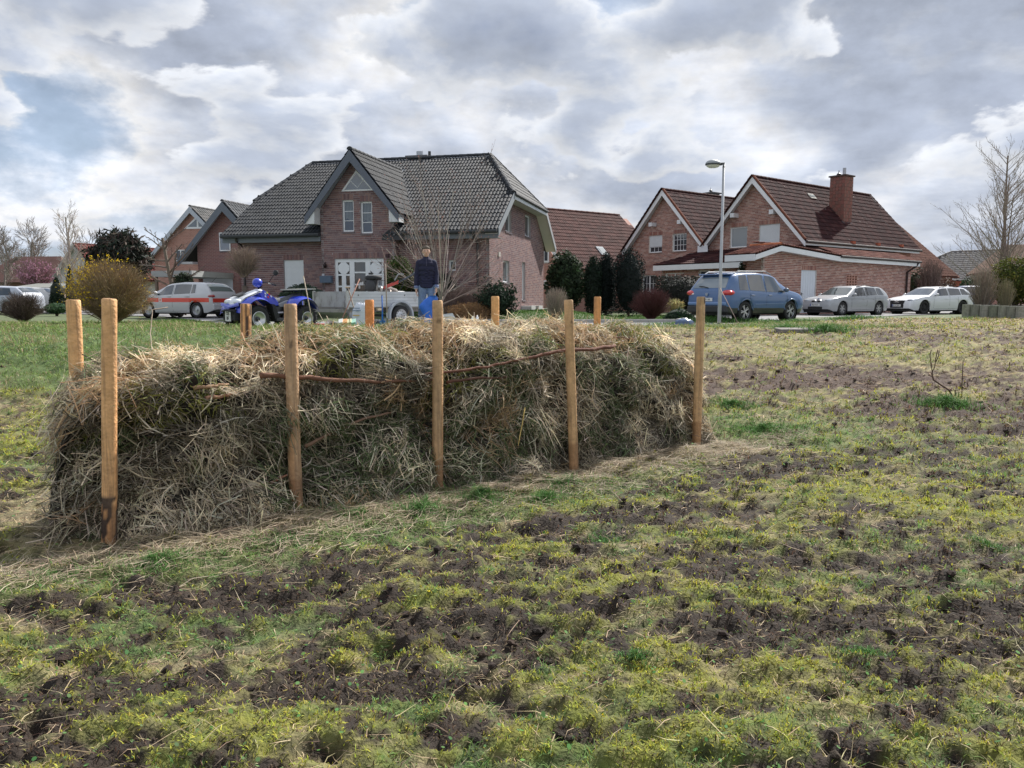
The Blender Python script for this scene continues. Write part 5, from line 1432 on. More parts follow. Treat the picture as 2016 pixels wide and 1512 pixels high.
def back_houses():
    # house with large red roof slope behind the main house
    fx = Frame(0, 52, .8, R(-54)); p = P(1010, 410, 50.5)
    H, fr = simple_house('brick_house', 'brick house with plain reddish brown roof and skylight between the two nearest houses', (p.x, p.y, .8), R(-54), 4.6, 10.2, 2.6, 6.7, BP_RED, M_rtile(), (.17, .075, .055), .4, (.12, .06, .05), board_c=(.75, .76, .78), hip=1.2)
    T = Tiler(H, fr, M_rtile(), [(.075, .032, .028), (.062, .028, .025), (.088, .038, .033)], .34, .36, 'f'); TT = 4.1/4.6
    T.plane((4.63, -.4, 2.6), (0, 1, 0), (-1, 0, TT), 32, 18, lambda c, a, b: c.z < 6.68 and c.y < 10.6-1.2*(c.z-2.6)/4.1); T.done(200, lambda c: 0 if c.z > 4 else 20)
    def on_slope(px, py):
        r = ray(px, py); n = (fr.ex*TT+Vector((0, 0, 1))); p0 = fr.w((0, 0, 6.7+.07)); t = (p0-CAMV).dot(n)/r.dot(n); q = CAMV+r*t-fr.o
        return Vector((q.dot(fr.ex), q.dot(fr.ey), q.z))
    a, b = on_slope(1172, 487), on_slope(1197, 503)
    f = MB(); f.slab([(a.x, a.y, a.z), (b.x, a.y, b.z), (b.x, b.y, b.z), (a.x, b.y, a.z)], (.06, 0, .06), (.30, .33, .36)); rw = f.build('roof_window', M_matte(), H)
    e = .08; f = MB(); f.slab([(a.x+e, a.y+e, a.z-e*TT+.06), (b.x-e, a.y+e, b.z+e*TT+.06), (b.x-e, b.y-e, b.z+e*TT+.06), (a.x+e, b.y-e, a.z-e*TT+.06)], (.07, 0, .012), (.16, .19, .21)); f.build('pane', M_matte(), rw)
    q = fr.on_y(1106, 421, 5)
    c = MB(); c.box((q[0]-.5, 4.5, 5.6), (q[0]+.5, 5.4, q[1]), (.20, .17, .16)); c.box((q[0]-.6, 4.4, q[1]), (q[0]+.6, 5.5, q[1]+.1), (.16, .15, .15)); c.build('chimney', M_matte(), H)
    # its white windowed corner right of the main house gable
    p = GX(1083, 46.0)
    t = thing('brick_annexe', 'strip of brick annexe with white framed window just right of the big gable wall', 'building', (p.x, p.y, .8), R(-14))
    mb = MB(); mb.slab([(-1.2, 0, 0), (.9, 0, 0), (.9, 0, 2.3), (-.1, 0, 3.7), (-1.2, 0, 3.7)], (0, 3, 0), (.36, .2, .15)); mb.build('wall', BP_RED, t)
    w = Wall((0, 0), (1, 0), []); f2 = Frame(p.x, p.y, .8, R(-14))
    for (x0, y0, x1, y1) in ((1069.5, 491, 1081, 516), (1070, 552, 1077.5, 566)):
        a, zt = f2.on_y(x0, y0, 0); b, z0 = f2.on_y(x1, y1, 0); rect_window(t, w, a, b, z0, zt, depth=-.06, sill=(.7, .7, .7), fw=.08)
    board(t, 'bargeboard', [(-.1, -.1, 3.8), (.15, -.1, 3.8), (1.15, -.1, 2.2), (.9, -.1, 2.2)], (0, -.04, 0), (.78, .8, .82))
    # far right roofs
    p = P(1735, 430, 72)
    simple_house('brick_house', 'reddish roofed house just behind the right end of the twin gabled house', (p.x-6, p.y-4, .8), R(-54), 6.5, 9.0, 2.7, p.z-.6, BP_RED, M_rtile(), (.19, .10, .075), .4, (.2, .1, .07), tiles=[(.20, .105, .08), (.17, .09, .07)])
    p = P(1925, 495, 74)
    fr = Frame(p.x, p.y, .8, R(-38))
    H = thing('hip_roofed_house', 'low house with grey hipped roof behind the white estate car', 'house', fr.o, fr.rz)
    ap = p.z-.8; mb = MB(); mb.box((-6.6, -4.6, 0), (6.6, 4.6, 2.4), (.24, .13, .1)); mb.build('wall', BP_RED, H)
    z0 = 2.4; rc = (.115, .115, .12); c4 = [(-7.2, -5.2, z0), (7.2, -5.2, z0), (7.2, 5.2, z0), (-7.2, 5.2, z0)]; r0, r1 = (-2.2, 0, ap), (2.2, 0, ap)
    mb = MB(); mb.add(c4+[r0, r1], [(0, 1, 5, 4), (1, 2, 5), (2, 3, 4, 5), (3, 0, 4), (0, 3, 2, 1)], rc); mb.build('roof', M_tile(), H)
    T = Tiler(H, fr, M_rtile(), [(.10, .10, .105), (.085, .085, .09)], .42, .42, 's')
    sl = math.hypot(5.2, ap-z0)
    T.plane((-7.2, -5.25, z0), (1, 0, 0), (0, 5.2, ap-z0), 34, int(sl/.42), lambda c, a, b: abs(c.x) < 7.2-5.0*(b/sl))
    T.plane((-7.25, 5.2, z0), (0, -1, 0), (5.0, 0, ap-z0), 25, int(math.hypot(5, ap-z0)/.42), lambda c, a, b: abs(c.y) < 5.2*(1-b/sl))
    T.done(200)
    for a_, b_ in (((-7.2, -5.2, z0), r0), ((7.2, -5.2, z0), r1), (r0, r1)): ridge_caps(H, a_, b_, M_tile(), (.2, .2, .2), step=.6, r=.14)
    # brown low shed roof at the right edge
    p = P(2016, 478, 60); t = thing('shed_roof_house', 'brown roofed building at the right edge behind the bare tree', 'house', (p.x+3, p.y+3, .8), R(-20))
    mb = MB(); mb.box((-3.5, -3, 0), (6, 3, 3), (.25, .14, .1)); mb.build('wall', BP_RED, t)
    mb = MB(); mb.slab([(-4.2, -3.6, 2.9), (7, -3.6, 2.9), (7, 0, 5.2), (-2.2, 0, 5.2)], (0, 0, -.15), (.15, .09, .065)); mb.slab([(7, 3.6, 2.9), (-4.2, 3.6, 2.9), (-2.2, 0, 5.2), (7, 0, 5.2)], (0, 0, -.15), (.15, .09, .065)); mb.slab([(-4.2, 3.6, 2.9), (-4.2, -3.6, 2.9), (-2.2, 0, 5.2)], (0, 0, -.15), (.15, .09, .065)); mb.build('roof', M_rtile(), t)
    # left: small house with red roof
    p = P(150, 481, 66)
    simple_house('brick_house', 'small white gabled house with bright red roof between the bare trees on the left', (p.x, p.y, .8), R(-28), 3.6, 8, 2.4, p.z-.8, mat('render_wall', .9, base=(.55, .55, .54), noise=.1), M_rtile(), (.15, .045, .04), .3, (.12, .045, .04), tiles=[(.16, .045, .04), (.13, .04, .036)], board_c=(.3, .28, .26))
    p = P(75, 505, 84)
    t = thing('barn', 'brown hip roofed barn far behind the pink blossoming bush', 'building', (p.x, p.y, .8), R(-10))
    mb = MB(); mb.box((-4.6, -3, 0), (4.6, 3, 2.6), (.2, .12, .09)); mb.build('wall', M_mortar(), t)
    mb = MB(); z = p.z-.8; mb.add([(-5.5, -3.6, 2.5), (5.5, -3.6, 2.5), (5.5, 3.6, 2.5), (-5.5, 3.6, 2.5), (-2.8, 0, z), (2.8, 0, z)], [(0, 1, 5, 4), (1, 2, 5), (2, 3, 4, 5), (3, 0, 4)], (.13, .075, .065)); mb.build('roof', M_rtile(), t)
    p = GX(75, 54)
    t = thing('low_garage', 'long low building with pale grey roof edge left of the yellow flowering bush', 'building', (p.x, p.y, .8), R(-6))
    a = P(20, 547, 54).x-p.x; b = P(120, 547, 54).x-p.x
    mb = MB(); mb.box((a+.3, 0, 0), (b-.1, 4, 1.62), (.46, .34, .26)); mb.build('wall', M_mortar(), t)
    mb = MB(); mb.slab([(a, -.4, 1.45), (b+.2, -.4, 1.45), (b+.2, 2.5, 1.78), (a, 2.5, 1.78)], (0, 0, .1), (.17, .175, .165)); mb.build('roof', M_matte(), t)
    for k in range(9):
        mb = MB(); x = a+(b-a)*(k+.5)/9; mb.slab([(x-(b-a)/19, -.42, 1.56), (x+(b-a)/19, -.42, 1.56), (x+(b-a)/19, 2.5, 1.89), (x-(b-a)/19, 2.5, 1.89)], (0, 0, .02), (.19, .195, .18)); mb.build('roof_sheet', M_matte(), t)
    p = GX(340, 42)
    t = thing('carport', 'flat roofed dark carport behind the bare knobby tree', 'carport', (p.x, p.y, .8), R(-10))
    a = P(294, 540, 42).x-p.x; b = P(382, 540, 42).x-p.x; zt = P(300, 533, 42).z-.8
    mb = MB(); mb.box((a, 0, zt-.32), (b, 5, zt), (.32, .33, .33)); mb.build('roof', M_matte(), t)
    for x in (a+.2, (a+b)/2, b-.2):
        for y in (.15, 4.8): mb = MB(); mb.box((x-.06, y-.06, 0), (x+.06, y+.06, zt-.33), (.15, .11, .08)); mb.build('post', M_matte(), t)
    mb = MB(); mb.box((a+.1, 4.9, 0), (b-.1, 5, zt-.33), (.06, .045, .035)); mb.build('back_wall', M_matte(), t)
back_houses()
# ================================================================== VEHICLES
def lerp_prof(prof, x):
    xs = [p[0] for p in prof]; zs = [p[1] for p in prof]
    return float(np.interp(x, xs, zs))
def smooth_prof(prof, x, w=.05):
    return sum(lerp_prof(prof, x+d*w) for d in (-1, -.5, 0, .5, 1))/5
class Car:
    """x forward, y left. profile lists run from rear to front"""
    def __init__(s, label, cat, loc, heading, L, W, top, belt, body, wheels, wr, bot=.22, name='parked_car', group='cars parked along the road', tumble=.74, clad=None):
        s.T = thing(name, label, cat, loc, heading, group)
        s.L, s.W, s.top, s.beltp, s.col, s.wx, s.wr, s.bot, s.tumble = L, W, top, belt, body, wheels, wr, bot, tumble
        s.clad = clad
        xs = set(np.linspace(-L/2, L/2, 56)) | {-L/2+d for d in (.0, .02, .05, .1, .16)} | {L/2-d for d in (.0, .02, .05, .1, .16)}
        for x in wheels:
            for k in range(-9, 10): xs.add(x+(wr+.055)*math.sin(k/9*math.pi/2)*1.0)
            xs.add(x-(wr+.057)); xs.add(x+(wr+.057))
        s.xs = sorted(xs)
    def z(s, x): return smooth_prof(s.top, x, .035)
    def wf(s, x):
        e = (s.L/2-abs(x))/.62; e = max(0, min(1, e))
        return .80+.20*math.sqrt(1-(1-e)**2)
    def belt(s, x): return min(lerp_prof(s.beltp, x), s.z(x)-.035)
    def arch(s, x):
        z = 0
        for wx in s.wx:
            R_ = s.wr+.055
            if abs(x-wx) < R_: z = max(z, s.wr+math.sqrt(R_*R_-(x-wx)**2))
        return z
    def half(s, x):
        """section points (y, z) from sill to roof centre"""
        hw = s.W/2*s.wf(x); b = s.belt(x); zt = s.z(x); a = s.arch(x)
        lo = s.bot+(.10*(1-min(1, (s.L/2-abs(x))/.25)))
        g = max(0.0, zt-b); gh = min(1, g/.45)
        ye = hw*(.97-(.97-s.tumble)*gh) if gh > .1 else hw*.90
        mid = lo+(b-lo)*.48
        pts = [(hw*.94, lo), (hw*.985, lo+(mid-lo)*.5), (hw, mid), (hw*1.0, mid+(b-mid)*.45), (hw*.985, b-.05), (hw*.955, b)]
        if a > 0:
            pts = [(y, max(z, a+.004*i)) for i, (y, z) in enumerate(pts)]
        drop = .055*gh+.012
        pts += [(hw*.955+(ye-hw*.955)*.5, b+(zt-drop-b)*.5), (ye, zt-drop), (ye*.9, zt-drop*.45), (ye*.6, zt-drop*.12), (ye*.3, zt-.002), (0, zt)]
        return pts
    def side_y(s, x, z):
        p = s.half(x)
        zs = [q[1] for q in p[4:8]]; ys = [q[0] for q in p[4:8]]
        if z <= zs[0]:
            zs = [q[1] for q in p[:5]]; ys = [q[0] for q in p[:5]]
        return float(np.interp(z, zs, ys))
    def body(s):
        V = []; C = []; n = None; dark = (.03, .03, .032)
        for x in s.xs:
            h = s.half(x); full = [(y, z) for y, z in h]+[(-y, z) for y, z in h[-2::-1]]
            n = len(full)
            for y, z in full: V.append((x, y, z))
        m = len(s.xs); F = []; C = []
        for i in range(m-1):
            for k in range(n-1):
                F.append((i*n+k, (i+1)*n+k, (i+1)*n+k+1, i*n+k+1))
                kk = min(k, n-2-k); zc = V[i*n+k][2]
                C.append(s.clad if (s.clad and kk == 0) else s.col)
        F += [tuple(range(n)), tuple(range((m-1)*n, m*n))[::-1]]; C += [s.col, s.col]
        me = MB(); me.v = V; me.f = F; me.c = C
        o = me.build('body', M_paint(), s.T, smooth=True)
        # underbody and wheel housings
        u = MB(); u.box((-s.L/2+.12, -s.W/2*.80, s.bot-.06), (s.L/2-.12, s.W/2*.80, s.bot+.16), dark)
        u.box((-s.L/2+.25, -s.W/2+.22, s.bot+.1), (s.L/2-.25, s.W/2-.22, .62), (.012, .012, .012))
        for wx in s.wx:
            for sg in (1, -1): u.lathe([(s.wr+.06, sg*(s.W/2-.30)), (s.wr+.06, sg*(s.W/2-.035))], 'y', (wx, 0, s.wr), 20, (.012, .012, .012))
        u.build('underbody', M_matte(), s.T)
        for wx in s.wx:
            for sg in (1, -1): s.wheel(wx, sg)
        return o
    rim_c = (.55, .56, .58); spokes = 5; tw = .21
    def wheel(s, wx, sg):
        r = s.wr; rr = r*.66; y0 = s.W/2-.03
        w = MB(); w.lathe([(rr, -s.tw), (r*.96, -s.tw), (r, -s.tw+.03), (r, -.035), (r*.955, -.008), (rr*1.02, 0), (rr, -.02)], 'y', (0, 0, 0), 28, (.022, .022, .024))
        t = w.build('tyre', M_rubber(), s.T, smooth=True); t.location = (wx, sg*y0, r); 
        if sg < 0: t.rotation_euler = (0, 0, math.pi)
        q = MB(); q.lathe([(rr*.0, -.06), (rr*.86, -.075), (rr*.93, -.03), (rr*1.0, -.012), (rr*1.02, -.02)], 'y', (0, 0, 0), 24, (.05, .05, .055) if s.spokes else s.rim_c)
        for k in range(s.spokes*2):
            a = 2*math.pi*(k//2)/s.spokes+(.17 if k % 2 else -.17)
            d = Vector((math.cos(a), 0, math.sin(a))); p = Vector((-math.sin(a), 0, math.cos(a)))
            a0 = d*rr*.14+Vector((0, -.022, 0)); a1 = d*rr*.95+Vector((0, -.020, 0)); wd = rr*.062
            q.slab([a0-p*wd*1.2, a0+p*wd*1.2, a1+p*wd, a1-p*wd], (0, -.03, 0), s.rim_c)
        q.lathe([(rr*.94, -.03), (rr*.97, -.008), (rr*1.01, -.016)], 'y', (0, 0, 0), 24, s.rim_c)
        q.lathe([(0, -.01), (rr*.2, -.012), (rr*.22, -.05)], 'y', (0, 0, 0), 12, s.rim_c)
        q.build('rim', M_metal() if s.rim_c[0] > .1 else M_matte(), t)
    def side_patch(s, name, pts_fn, x0, x1, sgn, c, m, nx=10, nz=3, off=.006, lbl=None):
        """pts_fn(x) -> (zlo, zhi)"""
        V = []; 
        for i in range(nx+1):
            x = x0+(x1-x0)*i/nx; lo, hi = pts_fn(x)
            for j in range(nz+1):
                z = lo+(hi-lo)*j/nz; V.append((x, sgn*(s.side_y(x, z)+off), z))
        mb = MB(); mb.v = V; mb.f = [(i*(nz+1)+j, (i+1)*(nz+1)+j, (i+1)*(nz+1)+j+1, i*(nz+1)+j+1) for i in range(nx) for j in range(nz)]; mb.c = [c]*len(mb.f)
        o = mb.build(name, m, s.T, smooth=True)
        if lbl: o['label'] = lbl
        return o
    def window(s, x0, x1, slant0=0, slant1=0, both=True, c=(.03, .038, .045)):
        """side window; slants lean the ends with the pillars"""
        for sg in (1, -1):
            V = []; nx, nz = 8, 3
            for i in range(nx+1):
                for j in range(nz+1):
                    f = j/nz; xa = x0+slant0*f; xb = x1+slant1*f; x = xa+(xb-xa)*i/nx
                    lo = s.belt(x)+.025; hi = s.z(x)-.095
                    hi = max(hi, lo+.004); z = lo+(hi-lo)*f
                    V.append((x, sg*(s.side_y(x, z)+.006), z))
            mb = MB(); mb.v = V; mb.f = [(i*(nz+1)+j, (i+1)*(nz+1)+j, (i+1)*(nz+1)+j+1, i*(nz+1)+j+1) for i in range(nx) for j in range(nz)]; mb.c = [c]*len(mb.f)
            mb.build('side_window', M_glass(), s.T, smooth=True)
    def screen(s, name, x0, x1, ky=.86, c=(.05, .06, .07), sign=1):
        V = []; nx, ny = 8, 8
        for i in range(nx+1):
            x = x0+(x1-x0)*i/nx; ye = s.half(x)[7][0]*ky; dz = (s.z(x+.02)-s.z(x-.02))/.04
            nrm = Vector((-dz, 0, 1)).normalized()*.008
            for j in range(ny+1):
                y = -ye+2*ye*j/ny; h = s.half(x)[7:]; zz = float(np.interp(abs(y), [q[0] for q in h[::-1]], [q[1] for q in h[::-1]]))
                V.append((x+nrm.x, y, zz+nrm.z))
        mb = MB(); mb.v = V; mb.f = [(i*(ny+1)+j, (i+1)*(ny+1)+j, (i+1)*(ny+1)+j+1, i*(ny+1)+j+1) for i in range(nx) for j in range(ny)]; mb.c = [c]*len(mb.f)
        return mb.build(name, M_glass(), s.T, smooth=True)
    def lines(s, segs, c=(.03, .03, .035), r=.005):
        """panel gaps on both sides"""
        for sg in (1, -1):
            mb = MB()
            for (xa, za, xb, zb) in segs:
                pts = [(xa+(xb-xa)*k/5, sg*(s.side_y(xa+(xb-xa)*k/5, za+(zb-za)*k/5)+.001), za+(zb-za)*k/5) for k in range(6)]
                mb.tube(pts, r, 4, c)
            mb.build('door_gap', M_matte(), s.T)
    def box(s, name, a, b, c, m, bevel=.0, lbl=None, par=None):
        mb = MB(); mb.box(a, b, c); o = mb.build(name, m, par or s.T, bevel=bevel)
        if lbl: o['label'] = lbl
        return o
    def mirror(s, x, z, c):
        for sg in (1, -1):
            mb = MB(); y = s.side_y(x, z)
            mb.ell((x, sg*(y+.13), z+.03), (.06, .11, .075), c, 10, 7); mb.tube([(x, sg*(y-.02), z-.02), (x, sg*(y+.08), z)], .02, 5, (.03, .03, .03))
            mb.build('wing_mirror', M_paint(), s.T, smooth=True)
    def handles(s, xs, z, c):
        for x in xs:
            for sg in (1, -1):
                mb = MB(); y = s.side_y(x, z); mb.box((x-.09, min(sg*(y-.005), sg*(y+.03)), z-.015), (x+.09, max(sg*(y-.005), sg*(y+.03)), z+.015), c); mb.build('door_handle', M_paint(), s.T, bevel=.008)
def text_obj(name, txt, size, c, parent, M, extr=.002, align='CENTER', mt=None):
    cu = bpy.data.curves.new(name, 'FONT'); cu.body = txt; cu.size = size; cu.extrude = extr; cu.align_x = align; cu.align_y = 'CENTER'
    o = bpy.data.objects.new(name, cu); 
    dg = bpy.context.evaluated_depsgraph_get()
    COL.objects.link(o); bpy.context.view_layer.update(); me = bpy.data.meshes.new_from_object(o.evaluated_get(bpy.context.evaluated_depsgraph_get()))
    bpy.data.objects.remove(o); me.name = name
    a = me.attributes.new('Col', 'FLOAT_COLOR', 'FACE'); cc = np.ones((len(me.polygons), 4), np.float32); cc[:, :3] = c; a.data.foreach_set('color', cc.ravel())
    me.materials.clear(); me.materials.append(mt or M_matte())
    o = link(name, me, parent); o.matrix_local = M
    return o
def plate(car, x, z, facing, txt, y=0.0, w=.52, h=.11):
    s = 1 if facing > 0 else -1
    o = car.box('number_plate', (x-.006, y-w/2, z-h/2), (x+.006, y+w/2, z+h/2), (.72, .73, .72), M_white())
    car.box('plate_band', (x-.008 if s < 0 else x, y+(w/2-.045 if s > 0 else -w/2), z-h/2+.004) if False else (x-.0075, (y+w/2-.045) if s < 0 else (y-w/2), z-h/2+.004), (x+.0075, (y+w/2) if s < 0 else (y-w/2+.045), z+h/2-.004), (.03, .08, .35), M_white(), par=o)
    M = Matrix.Translation((x+s*.009, y, z)) @ Matrix.Rotation(s*math.pi/2, 4, 'Z') @ Matrix.Rotation(math.pi/2, 4, 'X')
    text_obj('plate_lettering', txt, h*.72, (.04, .04, .05), o, M)

def on_road(px, Y):
    p = GX(px, Y); return (p.x, p.y, max(p.z, .812))
def suv():
    L, W = 4.43, 1.84; C = (.055, .125, .28)
    top = [(-2.215, .62), (-2.20, .95), (-2.16, 1.06), (-1.98, 1.30), (-1.80, 1.56), (-1.62, 1.63), (-1.2, 1.67), (-.4, 1.69), (.25, 1.65), (.55, 1.58), (1.15, 1.16), (1.25, 1.10), (1.7, 1.03), (2.0, .93), (2.15, .80), (2.215, .60)]
    belt = [(-2.2, 1.03), (-1.4, 1.05), (0, 1.0), (1.2, .97), (2.2, .8)]
    c = Car('blue compact off-roader with silver alloy wheels parked behind the street lamp', 'car', on_road(1467, 27.2), R(37), L, W, top, belt, C, (-1.30, 1.30), .355, .30, clad=(.035, .037, .04), tumble=.76)
    c.body()
    c.window(-1.62, -1.12, .10, .0); c.window(-1.05, -.22, 0, -.0); c.window(-.12, .98, 0, -.52)
    c.screen('rear_window', -2.10, -1.84, .86, (.20, .23, .25)); c.screen('windscreen', .62, 1.16)
    for sg in (1, -1):
        mb = MB(); mb.tube([(-1.6, sg*.60, 1.62), (-1.4, sg*.61, 1.70), (.1, sg*.62, 1.725), (.42, sg*.62, 1.62)], .018, 6, (.30, .31, .33)); mb.build('roof_rail', M_metal(), c.T)
        # wheel arch cladding
        for wx in c.wx:
            pts = [(wx+(.40)*math.cos(t), 0, .355+(.42)*math.sin(t)) for t in np.linspace(.12, math.pi-.12, 14)]
            mb = MB(); pts = [(p[0], sg*(c.side_y(p[0], max(p[2], .5))+.004), p[2]) for p in pts]; mb.tube(pts, .028, 5, (.10, .16, .29)); mb.build('arch_trim', M_paint(), c.T, smooth=True)
    c.lines([(-1.10, .62, -1.10, 1.02), (-.17, .42, -.17, 1.56), (1.02, .45, 1.02, .98), (-.17, .42, 1.0, .42), (-.17, .42, -.85, .42), (-.85, .42, -1.10, .65)])
    for sg in (1, -1):
        mb = MB(); pts = [(x, sg*(c.side_y(x, .62)+.002), .62+.02*math.sin(x)) for x in np.linspace(-.8, .95, 8)]; mb.tube(pts, .012, 4, (.16, .26, .47)); mb.build('side_moulding', M_paint(), c.T)
    c.mirror(.86, 1.06, (.10, .14, .22)); c.handles((-.95, .02), .90, (.10, .15, .26))
    # tail lights wrap the rear corner
    for sg in (1, -1):
        mb = MB(); mb.ell((-2.03, sg*.74, .98), (.24, .19, .105), (.60, .02, .02), 14, 8); mb.build('tail_light', M_glass(), c.T, smooth=True)
        mb = MB(); mb.ell((-2.13, sg*.66, .95), (.09, .12, .045), (.85, .75, .72), 10, 6); mb.build('reversing_light', M_glass(), c.T, smooth=True)
    c.box('rear_bumper', (-2.27, -.80, .33), (-1.95, .80, .56), (.04, .042, .045), M_matte(), .05)
    c.box('bumper_strip', (-2.255, -.78, .575), (-2.1, .78, .68), (.14, .24, .46), M_paint(), .03)
    c.box('roof_spoiler', (-1.93, -.60, 1.575), (-1.60, .60, 1.62), (.12, .19, .36), M_paint(), .015)
    mb = MB(); mb.tube([(-2.12, .02, 1.15), (-2.10, .25, 1.20), (-2.09, .42, 1.20)], .014, 5, (.02, .02, .02)); mb.build('rear_wiper', M_matte(), c.T)
    mb = MB(); mb.lathe([(.055, -2.232), (.055, -2.215)], 'x', (0, 0, .93), 16, (.7, .72, .75)); mb.lathe([(.0, -2.233), (.055, -2.232)], 'x', (0, 0, .93), 16, (.3, .36, .48)); em = mb.build('badge', M_metal(), c.T)
    mb = MB(); 
    for a, b in (((-.03, .035), (-.012, -.0)), ((-.012, 0), (0, .02)), ((0, .02), (.012, 0)), ((.012, 0), (.03, .035)), ((-.038, .01), (-.016, -.04)), ((-.016, -.04), (0, -.008)), ((0, -.008), (.016, -.04)), ((.016, -.04), (.038, .01))):
        mb.tube([(-2.238, a[0], .93+a[1]), (-2.238, b[0], .93+b[1])], .005, 4, (.8, .8, .82))
    mb.build('badge_letters', M_metal(), em)
    plate(c, -2.236, .76, -1, 'OS  V 186', 0, .50, .11)
    for sg in (1, -1):
        mb = MB(); mb.ell((1.98, sg*.66, .82), (.18, .17, .09), (.6, .63, .66), 12, 8); mb.build('headlight', M_glass(), c.T, smooth=True)
    c.box('grille', (2.16, -.45, .62), (2.235, .45, .76), (.03, .03, .03), M_matte(), .02)
suv()
def estate_silver():
    L, W = 4.53, 1.80; C = (.36, .375, .40)
    top = [(-2.265, .60), (-2.25, .82), (-2.2, .93), (-1.95, 1.18), (-1.78, 1.34), (-1.5, 1.39), (-.6, 1.42), (0, 1.40), (.3, 1.34), (.95, .98), (1.05, .94), (1.6, .88), (2.0, .80), (2.2, .68), (2.265, .50)]
    belt = [(-2.2, .93), (-1.4, .95), (0, .90), (1.0, .86), (2.2, .7)]
    c = Car('silver estate car with kidney shaped double grille parked before the garage wall', 'car', on_road(1659, 37.6), R(180+31), L, W, top, belt, C, (-1.38, 1.40), .32, .20)
    c.spokes = 6; c.rim_c = (.5, .5, .52)
    c.body()
    c.window(-1.75, -1.28, .14, .0, c=(.03, .035, .04)); c.window(-1.20, -.42, .0, 0, c=(.03, .035, .04)); c.window(-.32, .72, 0, -.42, c=(.03, .035, .04))
    c.screen('rear_window', -2.08, -1.82); c.screen('windscreen', .34, .96, .88, (.07, .085, .09))
    c.lines([(-1.02, .5, -1.02, .92), (-.38, .26, -.38, 1.3), (.78, .3, .78, .88), (-.38, .26, .75, .26), (-.38, .26, -.98, .28)])
    for sg in (1, -1):
        mb = MB(); mb.tube([(-1.7, sg*.60, 1.34), (-.6, sg*.63, 1.42), (.2, sg*.61, 1.36)], .016, 5, (.08, .08, .09)); mb.build('roof_rail', M_metal(), c.T)
        mb = MB(); mb.tube([(x, sg*(c.side_y(x, .78)+.001), .78) for x in np.linspace(-1.7, 1.2, 10)], .006, 4, (.2, .2, .22)); mb.build('crease_line', M_matte(), c.T)
        mb = MB(); mb.ell((2.04, sg*.58, .70), (.16, .21, .062), (.42, .47, .52), 12, 8); h = mb.build('headlight', M_glass(), c.T, smooth=True)
        mb = MB(); mb.ell((2.14, sg*.15, .66), (.10, .125, .062), (.02, .02, .02), 12, 8); mb.build('kidney_grille', M_matte(), c.T, smooth=True)
        mb = MB(); mb.ell((2.12, sg*.15, .66), (.095, .145, .078), (.62, .63, .65), 12, 8); mb.build('grille_surround', M_metal(), c.T, smooth=True)
        mb = MB(); mb.ell((2.06, sg*.64, .36), (.16, .17, .05), (.03, .03, .03), 12, 8); mb.build('fog_light_opening', M_matte(), c.T, smooth=True)
        mb = MB(); mb.ell((-2.0, sg*.72, .82), (.2, .14, .08), (.45, .03, .02), 12, 8); mb.build('tail_light', M_glass(), c.T, smooth=True)
    c.box('lower_grille', (2.10, -.40, .30), (2.275, .40, .42), (.02, .02, .02), M_matte(), .02)
    plate(c, 2.275, .50, 1, 'MI JK 4633')
    mb = MB(); mb.lathe([(.0, .012), (.045, .01), (.05, 0)], 'z', (2.03, 0, .80), 14, (.15, .25, .55)); mb.build('badge', M_metal(), c.T)
    c.mirror(.66, .95, C); c.handles((-.95, -.15), .76, C)
estate_silver()
